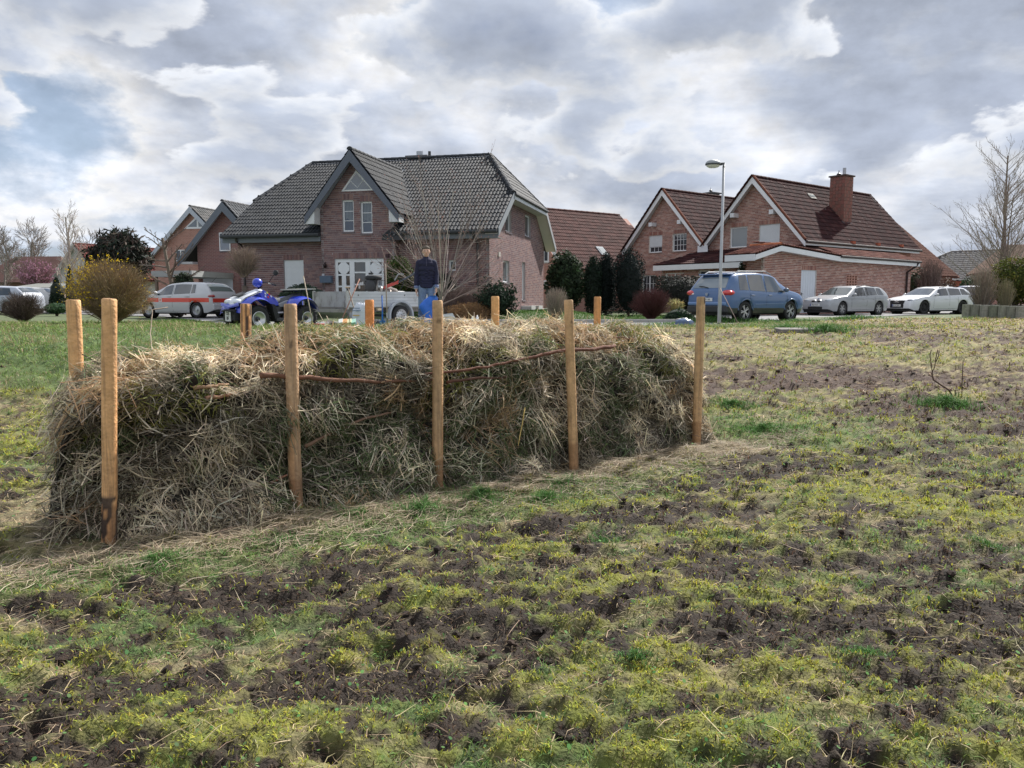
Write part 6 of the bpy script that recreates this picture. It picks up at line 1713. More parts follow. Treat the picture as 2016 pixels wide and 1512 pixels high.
def estate_white():
    L, W = 4.72, 1.84; C = (.72, .74, .78)
    top = [(-2.36, .60), (-2.34, .84), (-2.28, .95), (-2.0, 1.18), (-1.75, 1.36), (-1.5, 1.40), (-.6, 1.43), (0, 1.41), (.3, 1.35), (.95, .99), (1.05, .95), (1.6, .89), (2.05, .80), (2.28, .70), (2.36, .50)]
    belt = [(-2.3, .96), (-1.4, .97), (0, .92), (1.0, .88), (2.3, .7)]
    c = Car('white estate car with black wheels, dark framed grille and four rings, farthest right', 'car', on_road(1822, 41.0), R(180+23), L, W, top, belt, C, (-1.42, 1.42), .34, .19)
    c.spokes = 5; c.rim_c = (.025, .025, .028)
    c.body()
    c.window(-1.85, -1.32, .2, .0, c=(.025, .03, .035)); c.window(-1.25, -.42, 0, 0, c=(.025, .03, .035)); c.window(-.32, .72, 0, -.42, c=(.025, .03, .035))
    c.screen('rear_window', -2.14, -1.82); c.screen('windscreen', .34, .96, .88, (.06, .07, .08))
    c.lines([(-1.02, .5, -1.02, .94), (-.38, .26, -.38, 1.3), (.78, .3, .78, .90), (-.38, .26, .75, .26), (-.38, .26, -.98, .28)])
    g = c.box('grille', (2.22, -.42, .30), (2.375, .42, .70), (.02, .02, .024), M_matte(), .04)
    mb = MB()
    for k in range(4):
        yc = (k-1.5)*.072; mb.tube([(2.385, yc+.048*math.cos(t), .62+.048*math.sin(t)) for t in np.linspace(0, 2*math.pi, 17)], .007, 5, (.8, .8, .82), cap=False)
    mb.build('four_rings', M_metal(), g)
    plate(c, 2.385, .44, 1, 'MI XX 4663')
    for sg in (1, -1):
        mb = MB(); mb.ell((2.12, sg*.64, .70), (.17, .20, .055), (.10, .12, .15), 12, 8); mb.build('headlight', M_glass(), c.T, smooth=True)
        mb = MB(); mb.ell((2.15, sg*.68, .36), (.16, .16, .075), (.02, .02, .022), 12, 8); mb.build('air_intake', M_matte(), c.T, smooth=True)
        mb = MB(); mb.ell((-2.12, sg*.72, .84), (.2, .14, .07), (.45, .03, .02), 12, 8); mb.build('tail_light', M_glass(), c.T, smooth=True)
        mb = MB(); mb.tube([(-1.7, sg*.60, 1.36), (-.6, sg*.63, 1.43), (.2, sg*.61, 1.37)], .014, 5, (.05, .05, .05)); mb.build('roof_rail', M_metal(), c.T)
    c.box('front_splitter', (2.0, -.78, .17), (2.36, .78, .22), (.03, .03, .03), M_matte(), .02)
    c.mirror(.66, .97, C); c.handles((-.95, -.15), .78, C)
    mb = MB(); mb.ell((-1.35, 0, 1.45), (.09, .02, .045), (.7, .7, .72), 8, 6); mb.build('roof_aerial', M_paint(), c.T, smooth=True)
estate_white()
def hatch():
    L, W = 4.05, 1.75; C = (.54, .55, .58)
    top = [(-2.025, .62), (-2.01, .88), (-1.96, .99), (-1.78, 1.22), (-1.55, 1.40), (-1.2, 1.44), (-.4, 1.46), (.15, 1.42), (.4, 1.36), (1.05, 1.0), (1.15, .97), (1.6, .90), (1.85, .80), (1.98, .66), (2.025, .5)]
    belt = [(-2.0, 1.0), (-1.2, .97), (0, .92), (1.1, .87), (2.0, .7)]
    p = GX(374, 32.6)
    c = Car('silver hatchback with a red stripe along its side and small white emblems', 'car', (p.x, p.y, .83), R(159), L, W, top, belt, C, (-1.26, 1.29), .31, .20)
    c.spokes = 0; c.rim_c = (.5, .51, .53)
    c.body()
    c.window(-1.22, -1.0, .06, .0, c=(.04, .05, .065)); c.window(-.95, -.10, 0, 0, c=(.04, .055, .075)); c.window(0.0, .92, 0, -.48, c=(.04, .055, .075))
    c.screen('rear_window', -1.90, -1.60, .84, (.15, .19, .18)); c.screen('windscreen', .45, 1.06)
    c.lines([(-.95, .45, -.95, .95), (-.05, .25, -.05, 1.34), (.98, .3, .98, .88), (-.05, .25, .95, .25), (-.05, .25, -.9, .27)])
    c.side_patch('red_stripe', lambda x: (.63, .80), -1.9, 1.3, 1, (.72, .06, .03), M_paint(), 30, 3, .004)
    c.side_patch('red_stripe', lambda x: (.63, .80), -1.9, 1.3, -1, (.72, .06, .03), M_paint(), 30, 3, .004)
    mb = MB()
    mb.box((-2.034, -.72, .62), (-2.020, .72, .78), (.62, .045, .025)); mb.build('red_stripe', M_paint(), c.T)
    for sg in (1, -1):
        y = c.side_y(.55, .72)+.008
        e = c.box('emblem', (.50, min(sg*(y-.003), sg*(y+.002)), .64), (.66, max(sg*(y-.003), sg*(y+.002)), .79), (.8, .8, .8), M_white())
        c.box('emblem_mark', (.53, min(sg*(y), sg*(y+.004)), .67), (.63, max(sg*(y), sg*(y+.004)), .76), (.6, .03, .02), M_white(), par=e)
        c.box('emblem_mark', (.555, min(sg*(y), sg*(y+.006)), .695), (.605, max(sg*(y), sg*(y+.006)), .73), (.8, .8, .8), M_white(), par=e)
        mb = MB(); mb.ell((-1.90, sg*.66, .87), (.14, .17, .075), (.35, .02, .02), 12, 8); mb.build('tail_light', M_glass(), c.T, smooth=True)
        mb = MB(); mb.ell((1.82, sg*.62, .72), (.16, .17, .07), (.6, .63, .66), 12, 8); mb.build('headlight', M_glass(), c.T, smooth=True)
    e = c.box('emblem', (-2.038, -.44, .64), (-2.03, -.30, .77), (.8, .8, .8), M_white()); c.box('emblem_mark', (-2.042, -.41, .67), (-2.03, -.33, .74), (.6, .03, .02), M_white(), par=e)
    c.box('rear_bumper', (-2.07, -.74, .30), (-1.90, .74, .56), (.50, .51, .54), M_paint(), .05)
    c.box('bumper_insert', (-2.085, -.60, .22), (-1.95, .60, .33), (.03, .03, .03), M_matte(), .02)
    plate(c, -2.078, .48, -1, 'OS PL 112')
    c.mirror(.78, .98, C); c.handles((-.82, .10), .86, C)
    mb = MB(); mb.tube([(-1.35, 0, 1.44), (-1.62, 0, 1.66)], .006, 4, (.03, .03, .03)); mb.build('roof_aerial', M_matte(), c.T)
hatch()
def far_cars():
    for (px, Y, hd, C, lab) in ((2, 40, R(175), (.42, .45, .52), 'pale blue car cut by the left edge of the picture'), (50, 44, R(180), (.5, .5, .5), 'pale car roof showing behind the dark bush on the left')):
        L, W = 4.3, 1.75
        top = [(-2.15, .6), (-2.1, .95), (-1.9, 1.2), (-1.6, 1.42), (-.4, 1.47), (.3, 1.42), (1.05, 1.0), (1.6, .92), (2.0, .8), (2.15, .5)]
        belt = [(-2.1, .98), (0, .93), (1.1, .88), (2.1, .7)]
        p = GX(px, Y); c = Car(lab, 'car', (p.x, p.y, p.z), hd, L, W, top, belt, C, (-1.3, 1.35), .31, .2); c.spokes = 0; c.body(); c.window(-1.5, -.1, .2, 0); c.window(0, .95, 0, -.5); c.screen('windscreen', .4, 1.05); c.screen('rear_window', -1.95, -1.65)
    p = GX(1903, 44)
    L, W = 4.3, 1.8
    top = [(-2.15, .6), (-2.1, .95), (-1.9, 1.2), (-1.6, 1.5), (-.4, 1.55), (.3, 1.5), (1.05, 1.0), (1.6, .92), (2.0, .8), (2.15, .5)]
    belt = [(-2.1, .98), (0, .93), (1.1, .88), (2.1, .7)]
    c = Car('dark blue car mostly hidden behind the white estate car', 'car', (p.x, p.y, p.z), R(60), L, W, top, belt, (.03, .06, .20), (-1.3, 1.35), .31, .2); c.spokes = 0; c.body(); c.window(-1.5, -.1, .2, 0); c.window(0, .95, 0, -.5); c.screen('rear_window', -1.95, -1.65)
far_cars()

# ---- quad bike
def quad():
    p = GX(539, 19.3); z = .80
    BL = (.018, .045, .48); GR = (.30, .31, .33); BK = (.022, .022, .025); WH = (.72, .74, .78)
    T = thing('quad_bike', 'blue and white quad bike with black seat and mirror behind the heap', 'quad bike', (p.x, p.y, z), R(180+48))
    def wheel(x, y, r, w, rr):
        sg = 1 if y > 0 else -1
        m = MB(); m.lathe([(rr, -w/2), (r*.82, -w/2-.0), (r*.95, -w/2+.03), (r, -w*.25), (r, w*.25), (r*.95, w/2-.03), (r*.82, w/2), (rr, w/2-.01)], 'y', (0, 0, 0), 26, BK)
        for k in range(26):
            a = 2*math.pi*k/26; d = Vector((math.cos(a), 0, math.sin(a))); t_ = Vector((-math.sin(a), 0, math.cos(a)))
            for s2 in (-1, 1):
                yy = s2*w*.24; q = [d*r*.985+t_*.012+Vector((0, yy-w*.18, 0)), d*r*.985-t_*.012+Vector((0, yy-w*.18, 0)), d*r*.985-t_*(.012-.02*s2)+Vector((0, yy+w*.18, 0)), d*r*.985+t_*(.012+.02*s2)+Vector((0, yy+w*.18, 0))]
                m.slab(q, d*.018, BK)
        t = m.build('tyre', M_rubber(), T, smooth=False); t.location = (x, y, r)
        m = MB(); yo = sg*w/2
        m.lathe([(0, yo-sg*.09), (rr*.35, yo-sg*.09), (rr*.45, yo-sg*.07), (rr*.75, yo-sg*.08), (rr*.85, yo-sg*.02), (rr*1.02, yo+sg*.002), (rr*1.0, yo-sg*.03)], 'y', (0, 0, 0), 22, (.62, .63, .66))
        m.lathe([(0, yo-sg*.03), (rr*.25, yo-sg*.035), (rr*.28, yo-sg*.09)], 'y', (0, 0, 0), 12, (.08, .08, .09)); m.build('rim', M_metal(), t, smooth=True)
    for sg in (1, -1):
        wheel(.66, sg*.45, .29, .22, .165); wheel(-.62, sg*.43, .285, .28, .15)
    def sheet(name, rows, c, m=None, th=.012, smooth=True):
        n = len(rows[0]); mb = MB(); V = [Vector(q) for r in rows for q in r]; V2 = [v-Vector((0, 0, th)) for v in V]
        F = [(i*n+k, i*n+k+1, (i+1)*n+k+1, (i+1)*n+k) for i in range(len(rows)-1) for k in range(n-1)]; o = len(V)
        F2 = [tuple(q+o for q in f[::-1]) for f in F]
        mb.add(V+V2, F+F2, c); return mb.build(name, m or M_paint(), T, smooth=smooth)
    def fender(sg, xc, r, y0, y1, a0, a1, lift, nm='front_fender', c=BL):
        rows = []
        for a in np.linspace(a0, a1, 12):
            rows.append([(xc+(r+.03*math.sin(k))*math.cos(a), sg*(y0+(y1-y0)*k/4), .27+lift+r*math.sin(a)-.035*(k/4)**2-(.03 if k == 4 else 0)) for k in range(5)])
        return sheet(nm, rows, c)
    for sg in (1, -1):
        fender(sg, .64, .40, .14, .60, R(8), R(150), .12); fender(sg, -.60, .37, .14, .58, R(28), R(168), .16, 'rear_fender')
        # black lower edge of the fender, running down to the footwell
        mb = MB(); mb.slab([(.34, sg*.30, .62), (.24, sg*.30, .60), (.12, sg*.30, .26), (.24, sg*.30, .26)], (0, sg*.26, 0), BK); mb.slab([(.22, sg*.28, .24), (-.28, sg*.28, .24), (-.28, sg*.28, .30), (.22, sg*.28, .30)], (0, sg*.30, 0), (.06, .06, .07)); mb.slab([(-.22, sg*.26, .26), (-.32, sg*.26, .60), (-.20, sg*.26, .62), (-.10, sg*.26, .26)], (0, sg*.06, 0), BK); mb.build('footwell', M_matte(), T)
        mb = MB(); mb.slab([(.42, sg*.13, .86), (.30, sg*.135, .93), (.0, sg*.15, .74), (-.12, sg*.15, .58), (.12, sg*.15, .56), (.34, sg*.14, .74)], (0, sg*.03, 0), BL); o = mb.build('tank_panel', M_paint(), T, bevel=.012)
        mb = MB()
        for (dx, dz, c) in ((.29, .84, (.8, .8, .85)), (.24, .86, (.85, .8, .1)), (.19, .82, (.75, .03, .03)), (.14, .78, (.8, .8, .85)), (.22, .76, (.75, .03, .03)), (.29, .78, (.8, .8, .85))):
            y = sg*.183; mb.slab([(dx, y, dz), (dx-.045, y, dz-.02), (dx-.04, y, dz+.02), (dx-.005, y, dz+.035)], (0, sg*.003, 0), c)
        mb.build('decal', M_white(), o)
        mb = MB(); mb.slab([(-.06, sg*.12, .62), (-.30, sg*.12, .70), (-.55, sg*.12, .70), (-.50, sg*.12, .55), (-.15, sg*.12, .45)], (0, sg*.07, 0), GR); mb.build('side_panel', M_paint(), T, bevel=.015)
        mb = MB(); mb.ell((.98, sg*.21, .66), (.11, .10, .07), (.75, .78, .82), 12, 8, ); mb.build('headlight', M_glass(), T, smooth=True)
        # suspension arms
        mb = MB()
        for z_ in (.24, .34): mb.tube([(.60, sg*.08, z_+.06), (.66, sg*.34, z_)], .017, 6, (.05, .05, .05)); mb.tube([(.74, sg*.08, z_+.06), (.66, sg*.34, z_)], .017, 6, (.05, .05, .05))
        mb.tube([(.62, sg*.32, .30), (.56, sg*.16, .62)], .035, 8, (.65, .1, .05)); mb.build('suspension', M_metal(), T)
    # nose
    rows = [[(1.06-.05*abs(k-3)/3, (k-3)*.10, .60) for k in range(7)], [(1.05-.07*abs(k-3)/3, (k-3)*.105, .66) for k in range(7)], [(.92-.05*abs(k-3)/3, (k-3)*.115, .76) for k in range(7)], [(.66, (k-3)*.10, .86-.01*abs(k-3)) for k in range(7)], [(.42, (k-3)*.07, .95-.015*abs(k-3)) for k in range(7)], [(.30, (k-3)*.05, .97-.02*abs(k-3)) for k in range(7)]]
    sheet('front_cowl', rows, WH, th=.03)
    rows = [[(1.12-.04*abs(k-3)/3, (k-3)*.14, .54+.02*abs(k-3)) for k in range(7)], [(1.08, (k-3)*.135, .60+.015*abs(k-3)) for k in range(7)], [(.96, (k-3)*.13, .62) for k in range(7)]]
    sheet('front_beak', rows, BL, th=.02)
    mb = MB(); mb.slab([(.93, -.16, .785), (.93, .16, .785), (.70, .10, .87), (.70, -.10, .87)], (0, 0, .02), (.03, .03, .035)); mb.build('cowl_vent', M_matte(), T)
    mb = MB(); mb.tube([(1.16, -.22, .46), (1.20, 0, .48), (1.16, .22, .46)], .02, 7, BK); mb.tube([(1.14, -.2, .46), (1.0, -.2, .30)], .02, 6, BK); mb.tube([(1.14, .2, .46), (1.0, .2, .30)], .02, 6, BK); mb.box((.84, -.26, .26), (1.10, .26, .50), BK); mb.build('bumper', M_matte(), T)
    mb = MB(); mb.box((1.115, -.13, .24), (1.13, .11, .46), (.75, .75, .73)); pl = mb.build('number_plate', M_white(), T)
    for i, t_ in enumerate(('OS', 'BF')):
        M = Matrix.Translation((1.134, -.01, .405-.10*i)) @ Matrix.Rotation(math.pi/2, 4, 'Z') @ Matrix.Rotation(math.pi/2, 4, 'X'); text_obj('plate_lettering', t_, .11, (.03, .03, .03), pl, M)
    # frame, engine, seat
    mb = MB(); mb.box((-.45, -.16, .22), (.40, .16, .46), (.05, .05, .055)); mb.box((-.20, -.20, .30), (.20, .20, .55), (.09, .09, .095)); mb.tube([(.1, .22, .40), (-.3, .26, .42), (-.75, .24, .50)], .035, 8, (.35, .35, .37)); mb.build('engine', M_metal(), T)
    rows = []
    for x, zc, w in ((.22, .86, .08), (.10, .80, .13), (-.05, .76, .15), (-.25, .755, .17), (-.45, .80, .185), (-.60, .86, .185), (-.78, .87, .15), (-.86, .83, .10)):
        rows.append([(x, w*math.cos(t), zc-.10+.10*math.sin(t)) for t in np.linspace(0, math.pi, 9)])
    sheet('seat', rows, (.085, .09, .10), M_rubber(), .03)
    mb = MB(); mb.slab([(-.42, -.30, .93), (-.42, .30, .93), (-1.02, .34, .95), (-1.02, -.34, .95)], (0, 0, .022), (.42, .42, .38)); mb.build('cargo_board', M_matte(), T)
    mb = MB()
    for y in (-.26, -.09, .09, .26): mb.tube([(-.45, y, .905), (-1.0, y, .92)], .012, 5, BK)
    for y in (-.2, .2): mb.tube([(-.7, y, .90), (-.66, y, .68)], .014, 5, BK)
    mb.build('rear_rack', M_metal(), T)
    # handlebar
    mb = MB(); mb.tube([(.36, 0, .90), (.26, 0, 1.05)], .035, 8, BK); mb.tube([(.14, -.40, 1.04), (.22, -.20, 1.10), (.27, 0, 1.10), (.22, .20, 1.10), (.14, .40, 1.04)], .013, 7, (.06, .06, .065)); mb.build('handlebar', M_metal(), T)
    for sg in (1, -1):
        mb = MB(); mb.tube([(.155, sg*.30, 1.065), (.13, sg*.42, 1.035)], .02, 8, BK); mb.build('grip', M_rubber(), T)
        mb = MB(); mb.tube([(.20, sg*.25, 1.09), (.27, sg*.34, 1.07), (.25, sg*.41, 1.06)], .007, 5, (.5, .5, .5)); mb.build('brake_lever', M_metal(), T)
    mb = MB(); mb.ell((.36, 0, 1.09), (.12, .115, .105), BL, 14, 9); mb.build('instrument_pod', M_paint(), T, smooth=True)
    mb = MB(); mb.tube([(.20, .25, 1.10), (.16, .34, 1.22), (.13, .38, 1.27)], .008, 5, BK); mb.ell((.12, .42, 1.31), (.035, .10, .065), BK, 12, 8); mb.build('mirror', M_matte(), T, smooth=True)
    mb = MB(); mb.ell((-.98, 0, .72), (.04, .07, .04), (.5, .02, .02), 10, 6); mb.build('tail_light', M_glass(), T, smooth=True)
    T.scale = (1.04, 1.04, 1.09)
quad()

# ---- trailer
def trailer():
    p = GX(737, 22.3); z = .815
    T = thing('box_trailer', 'grey aluminium box trailer with open load bed standing behind the person', 'trailer', (p.x, p.y, z), R(180+47))
    AL = (.55, .57, .60); AD = (.40, .40, .40)
    L2, W2, zb, zt = 1.45, .80, .58, .98
    # bed frame and side walls (x forward)
    mb = MB(); mb.box((-L2, -W2, zb-.05), (L2, W2, zb), (.30, .28, .25)); mb.build('load_floor', M_matte(), T)
    dm = mat('dirty_aluminium', .5, metal=.35, noise=.12, nscale=3, extra=dirt((.10, .08, .06), .52, 5, (1, 1, .6)))
    for sg in (1, -1):
        s = MB(); s.box((-L2, sg*W2-.015, zb-.02), (L2, sg*W2+.015, zt), AL); sw = s.build('side_wall', M_metal() if False else mat('aluminium', .45, metal=.35, noise=.1, nscale=3, extra=dirt((.2, .18, .15), .42, 4)), T)
        for zz in (zb+.06, zb+.15, zb+.24, zb+.33): q = MB(); q.box((-L2, sg*(W2+.012)-.006, zz-.006), (L2, sg*(W2+.012)+.006, zz+.006), (.42, .44, .47)); q.build('ridge_line', M_metal(), sw)
        for x in (-1.3, -.5, .3, 1.1): q = MB(); q.ell((x, sg*(W2+.02), zb+.30), (.02, .012, .02), (.1, .1, .1), 8, 5); q.build('rivet', M_matte(), sw)
        s = MB(); s.box((L2-.03, sg*W2-.03, zb-.08), (L2+.03, sg*W2+.03, zt+.02), (.5, .5, .5)); s.box((-L2-.03, sg*W2-.03, zb-.08), (-L2+.03, sg*W2+.03, zt+.02), (.5, .5, .5)); s.build('corner_post', M_metal(), T)
    s = MB(); s.box((L2-.015, -W2+.03, zb-.02), (L2+.015, W2-.03, zt), AD); fwl = s.build('front_wall', dm, T); fwl['label'] = 'dirty grey front wall'
    s = MB(); s.box((-L2-.015, -W2+.03, zb-.02), (-L2+.015, W2-.03, zt), AD); s.build('tailgate', dm, T)
    s = MB()
    for y in (-.55, .55): s.box((-L2, y-.04, zb-.17), (L2, y+.04, zb-.05), (.30, .29, .28))
    s.box((L2-.1, -.6, zb-.17), (L2-.02, .6, zb-.05), (.3, .29, .28)); s.build('chassis_frame', dm, T)
    s = MB(); s.slab([(L2+.2, -.62, zb-.17), (L2+.2, -.52, zb-.17), (L2+1.25, -.02, zb-.12), (L2+1.25, -.10, zb-.12)], (0, 0, .09), (.33, .32, .30)); s.slab([(L2, .52, zb-.17), (L2, .62, zb-.17), (L2+1.25, .10, zb-.12), (L2+1.25, .02, zb-.12)], (0, 0, .09), (.33, .32, .30)); s.slab([(L2-.1, -.62, zb-.17), (L2-.1, -.52, zb-.17), (L2+.25, -.52, zb-.17), (L2+.25, -.62, zb-.17)], (0, 0, .09), (.33, .32, .30)); s.box((L2+1.15, -.05, zb-.14), (L2+1.7, .05, zb-.04), (.30, .30, .3)); s.ell((L2+1.72, 0, zb-.10), (.08, .05, .06), (.1, .1, .1), 10, 6); s.build('drawbar', dm, T)
    s = MB(); s.tube([(L2+.95, .16, zb+.15), (L2+.95, .16, .14)], .03, 8, (.4, .4, .4)); s.lathe([(.0, -.03), (.09, -.03), (.1, 0), (.09, .03), (0, .03)], 'y', (L2+.95, .16, .10), 16, BKc); s.build('jockey_wheel', M_metal(), T)
    for sg in (1, -1):
        r = .30; x = -.24; y = sg*(W2+.10)
        w = MB(); w.lathe([(r*.62, -.085), (r*.95, -.085), (r, -.06), (r, .06), (r*.95, .085), (r*.64, .085)], 'y', (0, 0, 0), 28, BKc); t = w.build('tyre', M_rubber(), T, smooth=True); t.location = (x, y, r)
        q = MB(); rr = r*.64; q.lathe([(0, sg*.03), (rr*.35, sg*.035), (rr*.45, sg*.01), (rr*.72, sg*.045), (rr*.85, sg*.03), (rr*.92, sg*.075), (rr*1.02, sg*.085)], 'y', (0, 0, 0), 26, (.58, .59, .62)); rm = q.build('rim', M_metal(), t, smooth=True)
        h = MB()
        for k in range(12):
            a = 2*math.pi*k/12; h.lathe([(0, sg*.05), (rr*.055, sg*.05), (rr*.055, sg*.03)], 'y', (rr*.72*math.cos(a), 0, rr*.72*math.sin(a)), 8, (.03, .03, .03))
        for k in range(5): a = 2*math.pi*k/5; h.ell((rr*.30*math.cos(a), sg*.045, rr*.30*math.sin(a)), (.012, .012, .012), (.25, .25, .25), 6, 4)
        h.build('rim_holes', M_matte(), t)
        m = MB(); rows = []
        for a in np.linspace(R(-12), R(192), 18):
            rr2 = .385; rows.append((x+rr2*math.cos(a), r+rr2*math.sin(a)*(1.0)))
        for i in range(len(rows)-1):
            (xa, za), (xb, zb_) = rows[i], rows[i+1]
            m.quad((xa, sg*(W2+.0), za), (xb, sg*(W2+.0), zb_), (xb, sg*(W2+.21), zb_), (xa, sg*(W2+.21), za), c=(.42, .45, .50))
            m.quad((xa, sg*(W2+.205), za), (xb, sg*(W2+.205), zb_), (xb+(xb-x)*.14, sg*(W2+.205), zb_+(zb_-r)*.14), (xa+(xa-x)*.14, sg*(W2+.205), za+(za-r)*.14), c=(.42, .45, .50))
        m.build('mudguard', mat('grey_plastic', .55, noise=.08), T, smooth=True)
        q = MB(); q.box((x+.62, min(sg*(W2+.01), sg*(W2+.09)), .46), (x+.74, max(sg*(W2+.01), sg*(W2+.09)), .52), (.75, .6, .4)); q.build('side_marker', M_white(), T)
        q = MB(); q.box((-L2-.04, min(sg*.5, sg*.78), .42), (-L2+.0, max(sg*.5, sg*.78), .54), (.45, .03, .03)); q.build('tail_light', M_white(), T)
    s = MB(); s.tube([(x_, 0, z_) for x_, z_ in ((-.55, .30), (-.55, .30))], .03) if False else None; s.box((-.29, -.85, .27), (-.19, .85, .33), (.1, .1, .1)); s.build('axle', M_matte(), T)
    return T
BKc = (.022, .022, .024)
trailer()

# ---- load on the trailer: tiller, sacks
def Pz(px, py, Y): return P(px, py, Y)
def tube_thing(name, segs, label, cat, mats=None, parent=None, group=None):
    """segs: list of (part_name, [points], radius, colour, material)"""
    o = Vector(segs[0][1][0]); t = thing(name, label, cat, o, 0, group)
    for (nm, pts, r, c, m) in segs:
        mb = MB(); mb.tube([Vector(p)-o for p in pts], r, 8, c); mb.build(nm, m, t, smooth=True)
    return t
def tiller():
    Y = 22.1; b = Pz(735, 583, Y); zb = b.z
    T = thing('motor_cultivator', 'black engined garden tiller with red shaft cover and long handlebars on the trailer', 'tiller', (b.x, b.y, 1.40))
    def q(px, py, dy=0): v = Pz(px, py, Y+dy)-Vector((b.x, b.y, 1.40)); return v
    K = (.025, .027, .03)
    a = q(732, 558)
    mb = MB(); mb.box((a.x-.17, -.18, a.z-.22), (a.x+.15, .16, a.z+.10), K); mb.ell((a.x-.02, -.12, a.z-.06), (.17, .14, .19), (.05, .052, .058), 14, 9); 
    for k in range(6): mb.box((a.x-.18, -.20, a.z-.16+k*.045), (a.x+.02, -.10, a.z-.145+k*.045), (.12, .12, .12))
    mb.build('engine_block', M_matte(), T, bevel=.02)
    mb = MB(); mb.lathe([(0, .08), (.16, .08), (.24, .05), (.25, 0), (.22, -.04), (.1, -.06)], 'z', (a.x+.05, -.0, a.z+.15), 20, K, M=None); mb.build('fuel_tank', M_rubber(), T, smooth=True)
    mb = MB(); mb.lathe([(0, .05), (.07, .05), (.07, 0)], 'z', (a.x-.02, 0, a.z+.25), 12, (.05, .05, .05)); mb.build('tank_cap', M_matte(), T)
    mb = MB(); mb.tube([q(716, 556), q(708, 560), q(708, 568)], .03, 6, (.5, .5, .5)); mb.box((a.x-.33, -.1, a.z-.05), (a.x-.22, .02, a.z+.03), (.45, .46, .48)); mb.build('exhaust', M_metal(), T)
    mb = MB(); mb.tube([q(748, 566), q(752, 574), q(760, 580)], [.07, .09, .06], 8, (.35, .33, .30)); mb.ell(q(762, 577), (.16, .14, .13), (.25, .22, .20), 10, 7, noise=.15); mb.build('gearbox', M_metal(), T)
    r0, r1 = q(755, 566), q(784, 555)
    mb = MB(); d = (r1-r0); up = Vector((0, 0, .05)); mb.slab([r0-up, r1-up, r1+up*1.1, r0+up*.7], (0, .09, 0), (.50, .035, .02)); mb.build('shaft_cover', M_paint(), T, bevel=.012)
    mb = MB(); mb.tube([q(784, 556), q(793, 551), q(800, 548), q(812, 541), q(822, 534)], .022, 7, (.09, .10, .12)); mb.tube([q(777, 552), q(784, 540), q(795, 540)], .02, 7, (.35, .36, .38)); mb.tube([q(793, 551, .3), q(806, 544, .5), q(818, 537, .5)], .022, 7, (.09, .10, .12)); mb.build('handlebar', M_metal(), T)
    for (x, y, dy) in ((824, 533, 0), (820, 536, .5)): mb = MB(); mb.tube([q(x-5, y+2, dy), q(x+3, y-2, dy)], .035, 8, (.2, .23, .27)); mb.build('grip', M_rubber(), T)
    mb = MB(); mb.tube([q(795, 552), q(793, 562), q(786, 572)], .012, 5, K); mb.tube([q(740, 549), q(757, 553), q(775, 556), q(792, 547)], .008, 5, K); mb.build('cable', M_rubber(), T)
    for k in range(5):
        mb = MB(); c = q(744+k*7, 588, .1); mb.lathe([(.0, 0), (.15, 0), (.15, .02), (0, .02)], 'x', (c.x, c.y, c.z+.05), 8, (.2, .17, .15)); mb.build('tine', M_metal(), T)
tiller()
def lump(name, label, cat, px, py, Y, r, c, m, noise=.18, seg=(16, 10), z=None, rot=0, group=None):
    p = Pz(px, py, Y)
    if z is not None: p.z = z
    mb = MB(); mb.ell((0, 0, 0), r, c, seg[0], seg[1], noise=noise); o = mb.build(name, m, None, smooth=True); o.location = p; o.rotation_euler = (0, 0, rot)
    return tag(o, label, cat, group)
lump('sack', 'grey earthy sack lying in the trailer behind the red shaft cover', 'sack', 763, 576, 22.6, (.30, .22, .17), (.20, .18, .165), M_fabric())
lump('sack', 'flat whitish bag at the far end of the trailer bed', 'sack', 786, 580, 22.7, (.28, .2, .10), (.6, .6, .6), M_fabric())
# ---- tools
WOODC = (.42, .30, .20)
def tool(name, label, cat, a, b, r, c, head=None, gh=None):
    a, b = Vector(a), Vector(b)
    t = thing(name, label, cat, b); mb = MB(); mb.tube([a-b, (a-b)*.5+Vector((0, .005, 0)), Vector((0, 0, 0))], r, 8, c); mb.build('shaft', M_wood(), t, smooth=True)
    if head: head(t, (a-b).normalized())
    if gh: gh(t, a-b, (a-b).normalized())
    return t
def gnd(px, py, Y):
    p = P(px, py, Y); p.z = gzf(p.x, p.y); return p
def spade_head(c=(.35, .36, .38), w=.09, h=.28):
    def f(t, d):
        s = Vector((1, 0, 0)); mb = MB(); 
        rows = [(0, w*.9), (.05, w), (h*.7, w*.9), (h, w*.3)]
        V = []
        for k, (q, ww) in enumerate(rows):
            for j in (-1, 0, 1): V.append(d*(h-q)*1.0+s*ww*j+Vector((0, .012*(1-abs(j)), 0))-d*.02)
        V2 = [v+Vector((0, -.004, 0)) for v in V]
        F = [(i*3+j, i*3+j+1, (i+1)*3+j+1, (i+1)*3+j) for i in range(3) for j in range(2)]
        mb.add(V+V2, F+[tuple(q+12 for q in f_[::-1]) for f_ in F], c); mb.tube([d*(h-.02), d*(h+.12)], .02, 6, c); mb.build('blade', M_metal(), t)
    return f
def tgrip(t, top, d):
    mb = MB(); s = Vector((1, 0, 0)); mb.tube([top-s*.06, top+s*.06], .017, 7, WOODC); mb.build('grip', M_wood(), t)
tool('spade', 'upright spade with long grey wooden shaft in front of the trailer side', 'spade', P(758.5, 519, 19.5), gnd(763, 650, 19.5), .017, (.30, .25, .21), spade_head())
def paint_lower(t, d): pass
tool('spade', 'spade with black and blue shaft between white sack and trailer wheel', 'spade', P(752, 582, 19.0), gnd(753.5, 652, 19.0), .016, (.02, .12, .45), spade_head((.03, .16, .55), .07, .2))
tool('spade', 'spade with T grip leaning crosswise before the trailer front', 'spade', P(685, 566, 19.2), gnd(708, 652, 19.2), .018, (.36, .30, .25), spade_head((.4, .38, .36), .06, .2), tgrip)
